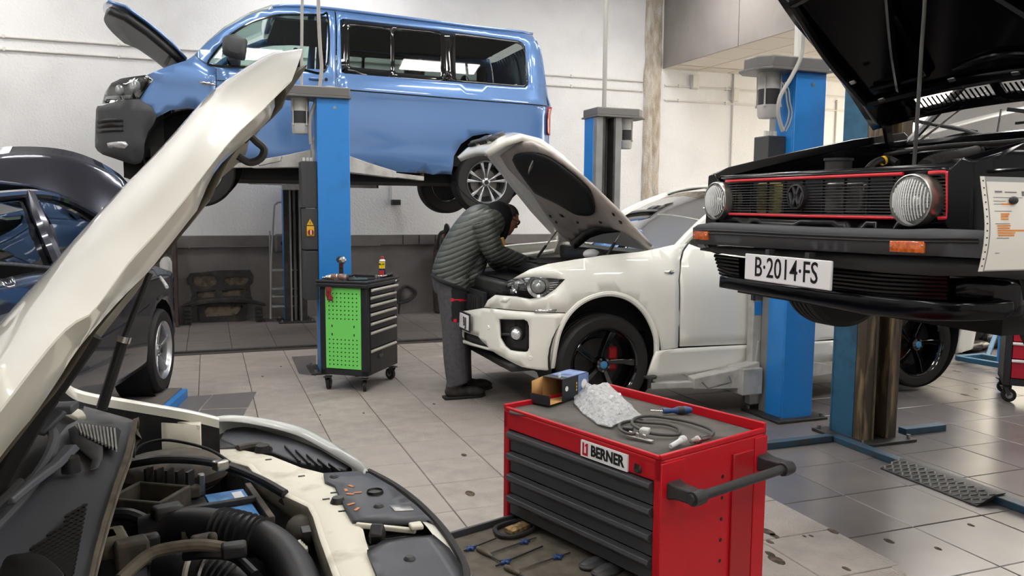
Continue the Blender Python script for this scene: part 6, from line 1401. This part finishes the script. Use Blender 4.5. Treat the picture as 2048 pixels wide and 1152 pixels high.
add('tray_recess', G().prism(qd, lambda x, y, z: V(x, y, z), zo-.0205, zo-.0185).xf(RM).xf(Matrix.Translation(-V(0, 0, 0))), 'tool_blue', None) if False else None
# ---------------------------------------------------------------- red and black cart at the right edge
r2 = thing('tool_cart', 'red and black tool cart at the right edge of the floor', 'tool cart', (0, 0, 0), 'wheeled workshop tool carts')
a, b = .34, .23
add('body', G().mm((-a, -b, .14), (-a+.05, b, .95)).mm((a-.05, -b, .14), (a, b, .95)).mm((-a, -b+.01, .14), (a, b, .2)).mm((-a+.02, -b+.05, .2), (a-.02, b, .93)), 'cart_black', r2, bev=.006)
zz = .9
for h_ in (.06, .06, .06, .06, .06, .1, .14, .16):
    d = add('drawer', G().mm((-a+.054, -b+.0, zz-h_+.004), (a-.054, -b+.06, zz-.003)), 'cart_red2', r2, bev=.003)
    add('drawer_handle', G().prism([(-b, zz-.028), (-b-.016, zz-.024), (-b-.018, zz-.01), (-b, zz-.004)], lambda y, z, x: V(x, y, z), -a+.05, a-.05), 'white_paint', d, bev=.002); zz -= h_
add('top_tray', G().mm((-a-.01, -b-.01, .93), (a+.01, b+.01, .97)), 'cart_black', r2, bev=.01)
for sx in (-1, 1):
    for sy in (-1, 1): caster(r2, (sx*(a-.05), sy*(b-.05), 0), .055, dirn=.2)
cpos = pZ(2016, 803); r2.rotation_euler = (0, 0, radians(-47)); r2.location = cpos+Matrix.Rotation(radians(-47), 3, 'Z') @ V(a-.05, b-.05, 0)
# ---------------------------------------------------------------- mechanic bending over the open SUV
PY = 6.27
def J(u, v, y=PY): return pY(u+2, v, y)
mat('skin', 'a9745a', .55); mat('hair', '2a2523', .8, n=(90, '4a4542', .45, .7)); mat('trouser', '55555a', .85, n=(30, '49494e', .4, .7)); mat('trouser_black', '1f1f22', .85)
mat('shoe', '3a3634', .7, n=(25, '2b2827', .4, .6)); mat('glove', '17171a', .8); mat('hood_black', '121215', .9); mat('lens_dark', '15181c', .1)
def jacket():
    m = mat('jacket', '4c504b', .42, n=(3, '444844', .4, .7)); nt = m.node_tree; b = nt.nodes['Principled BSDF']
    tc = nt.nodes.new('ShaderNodeTexCoord'); mp = nt.nodes.new('ShaderNodeMapping'); mp.inputs['Rotation'].default_value = (0, radians(24), 0); wv = nt.nodes.new('ShaderNodeTexWave'); wv.bands_direction = 'Z'; wv.inputs['Scale'].default_value = 8.5; wv.inputs['Distortion'].default_value = .7; wv.inputs['Detail Scale'].default_value = 2.
    pw = nt.nodes.new('ShaderNodeMath'); pw.operation = 'POWER'; pw.inputs[1].default_value = .35; bp = nt.nodes.new('ShaderNodeBump'); bp.inputs['Strength'].default_value = .7; bp.inputs['Distance'].default_value = .01
    nt.links.new(tc.outputs['Object'], mp.inputs[0]); nt.links.new(mp.outputs[0], wv.inputs['Vector']); nt.links.new(wv.outputs['Fac'], pw.inputs[0]); nt.links.new(pw.outputs[0], bp.inputs['Height']); nt.links.new(bp.outputs[0], b.inputs['Normal'])
jacket()
root = J(915, 786); root.z = 0
man = thing('person', 'person in a dark quilted jacket and grey work trousers bending over the white SUV', 'person', tuple(root))
body = G()
def rings(pts, n=20):
    """pts: (centre, half-depth in the bending plane, half-width across)"""
    cs = [V(p[0]) for p in pts]; out = []
    cc = cr(cs, 4); rr = cr([V(p[1], p[2], 0) for p in pts], 4)
    for i, c in enumerate(cc):
        t = cc[min(i+1, len(cc)-1)]-cc[max(i-1, 0)]; t.normalize(); y = V(0, 1, 0); x = y.cross(t).normalized(); y2 = t.cross(x)
        out.append([c+x*cos(q)*rr[i].x+y2*sin(q)*rr[i].y for q in [2*pi*k/n for k in range(n)]])
    body.loft(out)
def limb(pts): 
    c = cr([V(p[0]) for p in pts], 5); r = cr([V(p[1], 0, 0) for p in pts], 5); body.tube(c, [q.x for q in r], 14)
# legs
for y, du in ((PY-.1, 0), (PY+.12, 8)):
    limb([(J(903+du, 560, y), .135), (J(906+du, 600, y), .128), (J(908+du, 655, y), .108), (J(909+du, 710, y), .1), (J(912+du, 752, y), .092), (J(914+du, 766, y), .088)])
# shoes
for y, u0, v0, s_ in ((PY-.1, 905, 776, 1.), (PY+.14, 922, 757, 1.)):
    p = J(u0, v0, y); p.z = 0
    for dx, r in ((-.0, (.075, .05, .055)), (.07, (.09, .052, .05)), (.15, (.1, .054, .045)), (.2, (.07, .05, .036))):
        body.ball(p+V(dx, 0, r[2]*.98+.004), r, 16, 10)
    body.ball(p+V(.0, 0, .1), (.065, .055, .06))
# torso with a slightly flared jacket
rings([(J(903, 582), .14, .18), (J(901, 562), .155, .195), (J(904, 543), .165, .2), (J(914, 515), .165, .205), (J(930, 485), .165, .21), (J(947, 458), .155, .22), (J(962, 440), .14, .2), (J(978, 430), .1, .14)])
body.ball(J(935, 548), (.13, .17, .15)); body.ball(J(943, 520), (.12, .16, .14))
for s_ in (-1, 1): body.ball(J(966, 446)+V(0, s_*.19, 0), (.11, .09, .115))
# arms, gloved hands
def arm_(y0, pts, hand, y1):
    limb(pts)
    h = hand; d = V(.86, 0, -.3).normalized()
    body.ball(h, (.06, .045, .035), rot=Matrix.Rotation(.3, 3, 'Y'))
    for k in range(4):
        q = h+V(.03, -.036+k*.024, .004); L = (.075, .085, .08, .062)[k]
        body.tube(cr([q, q+d*L*.45+V(0, 0, .006), q+d*L*.8+V(0, 0, -.02), q+d*L*.85+V(0, 0, -.05)], 4), .0115, 8)
    s_ = 1 if y0 < PY else -1
    body.tube(cr([h+V(0, s_*.03, 0), h+V(.03, s_*.06, -.01), h+V(.065, s_*.062, -.03)], 4), .013, 8)
yn, yf = PY-.21, PY+.2
arm_(yn, [(J(966, 444, yn), .1), (J(974, 472, yn-.02), .095), (J(985, 502, yn-.02), .085), (J(1010, 514, yn+.02), .078), (J(1035, 520, yn+.06), .062), (J(1048, 521, yn+.08), .045)], J(1056, 521, yn+.09), yn)
arm_(yf, [(J(968, 444, yf), .1), (J(980, 480, yf+.02), .092), (J(990, 520, yf), .08), (J(1012, 531, yf-.03), .072), (J(1034, 534, yf-.06), .058), (J(1045, 535, yf-.08), .045)], J(1053, 536, yf-.09), yf)
# neck and head
hf, hu = V(.90, 0, -.43).normalized(), V(.43, 0, .90).normalized(); hs2 = V(0, -1, 0); hc_ = J(1011, 438)
HR = Matrix((hf, hs2, hu)).transposed()
def hp2(f, s_, u): return hc_+hf*f+hs2*s_+hu*u
limb([(J(974, 440), .075), (J(988, 446), .068), (J(1000, 446), .066)])
body.ball(hc_, (.1, .077, .115), 20, 14, HR); body.ball(hp2(.02, 0, -.065), (.075, .06, .06), 18, 12, HR); body.ball(hp2(.055, 0, -.095), (.035, .035, .026), 14, 10, HR)
body.ball(hp2(.092, 0, .028), (.02, .05, .012), 14, 8, HR); body.loft([[hp2(.09, -.008, .02), hp2(.09, .008, .02), hp2(.098, 0, .02)], [hp2(.088, -.013, -.02), hp2(.088, .013, -.02), hp2(.124, 0, -.022)], [hp2(.085, -.015, -.034), hp2(.085, .015, -.034), hp2(.112, 0, -.036)]])
body.ball(hp2(.084, 0, -.055), (.014, .026, .008), 12, 8, HR); body.ball(hp2(.082, 0, -.068), (.014, .024, .008), 12, 8, HR)
for s_ in (-1, 1): body.ball(hp2(-.005, s_*.08, -.005), (.02, .009, .032), 12, 8, HR)
bo_ = add('body', body, 'trouser', man)
rm_ = bo_.modifiers.new('r', 'REMESH'); rm_.mode = 'VOXEL'; rm_.voxel_size = .0085
sm_ = bo_.modifiers.new('s', 'SMOOTH'); sm_.factor = .5; sm_.iterations = 4
dg = bpy.context.evaluated_depsgraph_get(); ev = bpy.data.meshes.new_from_object(bo_.evaluated_get(dg)); bo_.modifiers.clear(); bo_.data = ev
ev.materials.clear()
for m in ('trouser', 'jacket', 'skin', 'shoe', 'glove', 'trouser_black', 'red_trim'): ev.materials.append(MATS[m])
def w2(u, v): return (u, v)
def prj(p):
    q = p-CAM; z = q.dot(_fw); return (1024+FPX*q.dot(_R)/z, 576+FPX*q.dot(_D)/z)
patch = [w2(*q) for q in ((903, 566), (938, 572), (938, 650), (903, 642))]; redl = [w2(*q) for q in ((902, 597), (938, 600), (938, 603), (912, 601), (902, 603))]
hem_a, hem_b = J(862, 548), J(950, 590)
for f in ev.polygons:
    c = f.center+org(man); k = 0
    hl_ = hem_a.z+(hem_b.z-hem_a.z)*(c.x-hem_a.x)/(hem_b.x-hem_a.x)
    if c.z < .105: k = 3
    elif c.z > hl_:
        k = 1
        rel = c-hc_
        if rel.dot(hf) > -.14 and rel.length < .2 and (c.x-J(992, 440).x) > -.0: k = 2
        if c.x > J(1042, 520).x and c.z < J(1042, 505).z: k = 4
    else:
        pc_ = prj(c)
        if inside(pc_, redl) and f.normal.y < .3: k = 6
        elif inside(pc_, patch) and f.normal.y < .3: k = 5
        if c.x > J(1010, 520).x: k = 4
    f.material_index = k; f.use_smooth = True
# hair, hood, glasses
g = G().ball(hc_+hu*.004-hf*.004, (.107, .083, .121), 28, 20, HR); keep = []
for f in g.f:
    c = sum((g.v[i] for i in f), Vector())/len(f)-hc_
    a, u_, s_ = c.dot(hf), c.dot(hu), abs(c.dot(hs2))
    if u_ > .055+.35*max(0, a) or (a < .0 and u_ > -.06) or (s_ > .05 and a < .03 and u_ > -.01): keep.append(f)
g.f = keep; add('hair', g, 'hair', man, sol=.008, off=1.)
g = G().ball(J(988, 442), (.115, .135, .15), 24, 16, Matrix.Rotation(.45, 3, 'Y')); keep = []
for f in g.f:
    c = sum((g.v[i] for i in f), Vector())/len(f)
    if (c-hc_).dot(hf) < -.012: keep.append(f)
g.f = keep; add('hood', g, 'hood_black', man, sol=.02, off=1.)
add('collar', G().tube(cr([J(1002, 420)+V(0, 0, 0), J(1006, 440)+V(0, -.1, 0), J(1000, 470)+V(0, -.09, 0), J(996, 480), J(1000, 470)+V(0, .09, 0), J(1006, 440)+V(0, .1, 0)], 5, True), .022, 8, closed=True), 'hood_black', man)
gl = G()
for s_ in (-1, 1):
    gl.tube([hp2(.1, s_*.034+.024*cos(q)*1., .012+.017*sin(q)) for q in [2*pi*i/16 for i in range(16)]], .0025, 6, closed=True); gl.tube([hp2(.098, s_*.058, .016), hp2(.05, s_*.083, .014), hp2(-.01, s_*.086, .008)], .003, 6)
gs = add('glasses', gl.tube([hp2(.1, -.012, .014), hp2(.106, 0, .017), hp2(.1, .012, .014)], .0025, 6), 'black_paint', man)
for s_ in (-1, 1): add('lens', G().lathe([(0, .001), (.022, 0)], hp2(.1, s_*.034, .012), hf, 16), 'lens_dark', gs)
for s_ in (-1, 1): add('eye', G().ball(hp2(.086, s_*.032, .012), .012, 10, 7), 'plate_white', man)
add('jacket_hem', G().tube(cr([J(863, 550, PY), J(880, 562, PY-.2), J(920, 577, PY-.22), J(948, 590, PY-.1), J(950, 590, PY+.1), J(920, 577, PY+.2), J(880, 562, PY+.18)], 5, True), .016, 8, closed=True), 'trouser_black', man)
add('zip', G().tube([J(932, 546, PY-.215), J(945, 532, PY-.22), J(958, 518, PY-.21)], .004, 6), 'black_paint', man)
add('sleeve_tag', G().cyl(J(1002, 476, yn-.07), J(1007, 490, yn-.06), .015, n=10), 'card', man); add('pocket_tag', G().box(J(908, 641, PY-.21), (.025, .006, .025)), 'red_trim', man)
for y, u0 in ((PY-.1, 905), (PY+.14, 922)):
    p = J(u0, 776, y); add('shoe_sole', G().prism([(p.x-.085, y-.045), (p.x+.05, y-.055), (p.x+.22, y-.055), (p.x+.275, y), (p.x+.22, y+.055), (p.x+.05, y+.055), (p.x-.085, y+.045)], lambda x, yy, z: V(x, yy, z), 0, .022), 'rubber', man, bev=.006)
# ---------------------------------------------------------------- things along the back wall
mat('dusty_black', '2b2929', .8, n=(9, '423d3a', .45, .7)); mat('dusty_beige', '7d7362', .85, n=(12, '50483e', .45, .65)); mat('shelf_brown', '4d413d', .7, n=(8, '3a312e', .4, .7)); mat('ladder_alu', 'a5a39f', .45, .3)
YB = 11.3
def bw(u, v, y=YB): return pY(u, v, y)
# old car front panel leaning on the wall
fp = thing('front_panel', 'dusty black car front panel with two headlight openings leaning at the wall', 'car part', tuple(V(bw(440, 640).x, YB, 0)))
def fpan(name, px, m='dusty_black', y=YB, holes=(), th=.05, n=0, par=fp):
    po = [Vector((bw(u, v, y).x, bw(u, v, y).z)) for u, v in px]; po = cr(po, n, True) if n else po
    return add(name, panel(po, lambda x, z: V(x, y+.08*(z-.3), z), .06, [[Vector((bw(u, v, y).x, bw(u, v, y).z)) for u, v in h] for h in holes], (0, -1, 0)), m, par, sol=th, bev=.008)
h1 = [(384, 556), (390, 551), (430, 552), (434, 560), (432, 570), (420, 574), (396, 573), (386, 566)]; h2 = [(447, 560), (452, 555), (495, 553), (498, 560), (490, 570), (460, 571), (449, 567)]
g1 = [(392, 584), (420, 583), (430, 580), (434, 590), (430, 594), (396, 596)]; g2 = [(444, 582), (490, 577), (496, 582), (480, 592), (446, 593)]; g3 = [(408, 620), (412, 612), (480, 610), (486, 612), (474, 630), (412, 634)]
fpan('panel_body', [(373, 558), (380, 547), (440, 541), (500, 540), (508, 552), (506, 566), (500, 572), (502, 590), (506, 602), (494, 608), (492, 640), (480, 644), (400, 646), (396, 612), (372, 612), (364, 610), (380, 602), (384, 590), (380, 572), (374, 568)], holes=[h1, h2, g1, g2, g3])
fpan('panel_lip', cr([(360, 612), (385, 606), (400, 600), (440, 597), (490, 597), (528, 606), (528, 612), (490, 606), (440, 606), (402, 609), (384, 614)], 2, True), y=YB-.06)
for k, h in enumerate((h1, h2, g1, g2, g3)): fpan('backing', [(u+(440-u)*-.02, v) for u, v in h], 'dusty_beige', YB+.06, th=.01)
for u0, u1 in ((367, 383), (511, 525)):
    a, b = bw(u0, 615, YB-.1), bw(u1, 640, YB-.1); f = add('foot_block', G().mm((a.x, YB-.2, 0), (b.x, YB+.02, a.z)), 'dusty_black', fp, bev=.01)
    for k in range(4): add('block_rib', G().mm((a.x+.005, YB-.215, .03+k*.05), (b.x-.005, YB-.2, .055+k*.05)), 'dusty_black', f, bev=.004)
for u, v, w_, lb in ((410, 641, .05, 'small crumpled scrap on the floor under the panel'), (445, 640, .09, 'larger crumpled scrap on the floor under the panel')):
    p = pZ(u, v); q = thing('scrap', lb, 'debris', tuple(p)); add('fold', G().grid(5, 4, lambda s, t: p+V((s-.5)*w_*2, (t-.5)*w_-.05, .025+.02*noise.noise((s*5, t*5, w_*90)))), 'dusty_beige', q, sol=.006); add('fold', G().grid(4, 3, lambda s, t: p+V((s-.5)*w_*1.4+.02, (t-.5)*w_-.06, .05+.02*noise.noise((s*4, t*4, 7)))), 'dusty_beige', q, sol=.006)
# step ladder
ld = thing('step_ladder', 'grey tubular step ladder leaning beside the far lift post', 'ladder', tuple(V(bw(560, 640, 11.2).x, 11.2, 0)))
x0, x1 = bw(541, 600, 11.15).x, bw(590, 600, 11.15).x
hoop = [(bw(541, 638, 11.1)), bw(543, 520, 11.2), bw(548, 420, 11.28), bw(552, 408, 11.3), bw(560, 404, 11.3), bw(585, 403, 11.3)]
add('rail_tube', G().tube(cr(hoop, 4), .013, 10), 'ladder_alu', ld); add('rail_tube', G().tube([V(p.x+.32, p.y, p.z) for p in cr(hoop[:3], 4)], .013, 10), 'ladder_alu', ld)
for v in (540, 577, 592, 612): p = bw(543, v, 11.18); add('step', G().mm((p.x, 11.08, p.z-.012), (p.x+.33, 11.24, p.z+.012)), 'ladder_alu', ld, bev=.004)
add('rear_leg', G().cyl((x0+.02, 11.42, .0), (x0+.02, 11.3, 1.2), .011, n=8), 'ladder_alu', ld)
# dark plastic bin lid hung on the dado
bl = thing('wall_box', 'dusty grey plastic box hung on the wall behind the ladder', 'box', tuple(bw(560, 505, 11.45))); p, q = bw(549, 468, 11.4), bw(574, 505, 11.4)
add('box_shell', G().mm((p.x, 11.36, q.z), (q.x+.06, 11.47, p.z)), 'dado', bl, bev=.03); add('box_hole', G().lathe([(0, .004), (.03, .004), (.034, 0)], ((p.x+q.x)/2+.03, 11.36, (p.z+q.z)/2), (0, -1, 0), 18), 'black_paint', bl)
# shelf unit behind the dark saloon
sf = thing('shelf', 'brown metal shelf rack half hidden by the white hood', 'shelf', tuple(V(bw(345, 640, 11.2).x-.4, 11.2, 0)))
xs = bw(350, 560, 11.0).x
for dx in (0, -.9):
    for y in (10.95, 11.35): add('upright', G().mm((xs+dx-.025, y-.02, 0), (xs+dx+.025, y+.02, 1.12)), 'shelf_brown', sf, bev=.003)
for z in (.12, .6, 1.04): add('shelf_board', G().mm((xs-.9, 10.93, z), (xs, 11.37, z+.03)), 'lift_light', sf, bev=.003)
p = bw(337, 565, 11.0); cn = thing('canister', 'white plastic canister on the brown shelf', 'canister', (xs-.12, 11.05, .63)); add('canister_body', G().lathe([(0, 0), (.07, 0), (.075, .02), (.075, .18), (.05, .24), (.02, .26), (0, .26)], (xs-.1, 11.05, .63), (0, 0, 1), 20), 'white_paint', cn); add('canister_cap', G().lathe([(.022, .25), (.022, .29), (0, .29)], (xs-.1, 11.05, .63), (0, 0, 1), 14), 'dado', cn)
rv = thing('rag', 'red and white rag on top of the brown shelf', 'rag', (xs-.05, 11., 1.07)); add('rag_fold', G().ball((xs-.04, 11., 1.1), (.06, .05, .03)), 'rag_red', rv); add('rag_fold', G().ball((xs-.07, 10.97, 1.09), (.035, .03, .02)), 'white_paint', rv)
# handset on the wall below the van
hp_ = bw(792, 405, 11.45); hs_ = thing('wall_socket', 'small black socket box on a white conduit below the van', 'socket', tuple(hp_))
add('socket_box', G().mm((hp_.x-.06, 11.4, hp_.z-.035), (hp_.x+.06, 11.52, hp_.z+.04)), 'black_plastic', hs_, bev=.006); add('socket_pipe', G().cyl((hp_.x-.05, 11.5, hp_.z+.03), (hp_.x-.05, 11.5, 1.98), .012, n=8), 'pipe_white', hs_)
# black rubber mud guard leaning at the dado, chair back behind the mechanic
mg = thing('rubber_guard', 'curved black rubber guard leaning on the wall behind the green cart', 'car part', tuple(V(bw(815, 600).x, 11.4, 0)))
add('guard_frame', G().tube(cr([bw(u, v, 11.35) for u, v in ((795, 600), (800, 580), (815, 572), (832, 585), (820, 600), (800, 606))], 5, True), .02, 8, closed=True), 'dusty_black', mg); add('guard_sheet', G().add([bw(u, v, 11.38) for u, v in ((795, 600), (803, 578), (817, 573), (829, 586), (812, 604))], [(0, 1, 2, 3, 4)]), 'dado', mg, sol=.01); add('guard_stay', G().bar(bw(800, 600, 11.4), bw(797, 628, 11.4), .03, .02), 'rubber', mg)
ch = thing('sack', 'brown paper sack with a black strap behind the mechanic', 'sack', tuple(V(bw(888, 560, 11.3).x, 11.3, 0)))
mat('sack_brown', '7d5a48', .85); cx = bw(893, 500, 11.25)
add('sack_body', G().loft([[V(cx.x+dx*w_, 11.3+dy*.1, z) for dx, dy in ((-.5, -.8), (.5, -.8), (.6, .6), (-.6, .6))] for z, w_ in ((0, .3), (.5, .34), (.95, .3), (1.1, .22))]), 'shelf_brown', ch, bev=.04)
add('sack_top', G().ball((cx.x+.08, 11.25, 1.12), (.13, .09, .1)), 'sack_brown', ch)
add('strap', G().tube(cr([bw(u, v, 11.16) for u, v in ((877, 500), (880, 470), (890, 462), (893, 450), (897, 462), (892, 480), (895, 520))], 4), .03, 8), 'dark_trim', ch)
# right-hand background: blue stand, bagged parts, cream post
pb_ = thing('engine_stand', 'blue tubular floor stand behind the red cart at right', 'stand', tuple(pZ(1950, 725))); 
def zt_(u, v, z=.06): return pZ(u, v, z)
add('base_tube', G().bar(zt_(1914, 716), zt_(2010, 732), .05, .05), 'lift_blue_old', pb_, bev=.006); add('base_tube', G().bar(zt_(1914, 716), zt_(1970, 711), .05, .05), 'lift_blue_old', pb_, bev=.006); add('base_tube', G().bar(zt_(1955, 711), zt_(2010, 720), .05, .05), 'lift_blue_old', pb_, bev=.006)
add('brace', G().bar(zt_(1975, 714), zt_(2000, 694)+V(.1, .1, .25), .04, .04), 'lift_blue_old', pb_, bev=.004); p = zt_(2003, 720); add('mast', G().mm((p.x-.03, p.y-.03, 0), (p.x+.03, p.y+.03, 1.5)), 'lift_blue', pb_, bev=.004)
mat('bag_black', '141412', .25, n=(8, '4a463c', .5, .7)); mat('cream_post', 'd9d0b8', .7)
p = pZ(1950, 697); bg = thing('bagged_parts', 'pile of parts wrapped in shiny black plastic behind the white SUV', 'bag', tuple(p))
for k, (dx, dy, r) in enumerate(((-.25, 0, (.4, .25, .07)), (0, .15, (.25, .25, .3)), (.2, .05, (.22, .2, .12)))):
    g = G().ball(p+V(dx, dy, r[2]*.9), r, 22, 14); g.v = [v+(v-p-V(dx, dy, r[2]*.9)).normalized()*.05*noise.noise(v*9) for v in g.v]; g.v = [V(v.x, v.y, max(.004, v.z)) for v in g.v]; add('bag_lump', g, 'bag_black', bg, ang=.3)
p = pZ(1966, 676); cpst = thing('pillar', 'narrow cream wooden post standing in the right background', 'post', tuple(p)); add('post', G().mm((p.x-.09, p.y, 0), (p.x+.09, p.y+.15, 2.6)), 'cream_post', cpst, bev=.006)
for z in (.3, .75): add('knob', G().cyl((p.x+.05, p.y-.01, z), (p.x+.05, p.y, z), .02, n=10), 'steel_dark', cpst)
add('base_shoe', G().mm((p.x-.11, p.y-.02, 0), (p.x+.11, p.y+.17, .05)), 'dado', cpst, bev=.004)
dk2 = thing('work_cabinet', 'dark cabinet in shadow at the far right background', 'cabinet', tuple(V(p.x+1., p.y+1., 0))); add('cabinet_body', G().mm((p.x-.9, p.y+.5, 0), (p.x+1.6, p.y+1., .95)), 'dark_plastic', dk2, bev=.01); add('cabinet_door', G().mm((p.x-.85, p.y+.48, .08), (p.x+.3, p.y+.5, .9)), 'dark_trim', dk2, bev=.004)
# ---------------------------------------------------------------- chips and stains on the floor
mat('chip', '3a322c', .9, n=(30, '6b5a48', .45, .7))
chs = [(940, 987, .045), (928, 910, .03), (868, 808, .02), (727, 826, .015), (640, 830, .012), (383, 803, .05), (395, 812, .02), (1536, 1064, .045), (1549, 1072, .03), (1540, 1084, .025), (1553, 1120, .05), (1540, 1108, .03), (1666, 1063, .035), (1778, 1082, .03), (1876, 1097, .02), (1693, 1138, .025), (1942, 1050, .02), (1609, 1073, .014), (1622, 1072, .016), (1915, 743, .05), (1930, 790, .04), (1952, 778, .02), (525, 753, .02), (562, 733, .02)]
for k, (u, v, r) in enumerate(chs):
    p = pZ(u, v); n_ = 11; po = [(p.x+r*.55*(1+.3*noise.noise((i*1.7, k, 0)))*cos(2*pi*i/n_), p.y+r*(1+.3*noise.noise((i*1.3, k, 4)))*sin(2*pi*i/n_)) for i in range(n_)]
    add('chip', G().prism(po, lambda x, y, z: V(x, y, z), -.004, .0012), 'chip', fl, smooth=False)
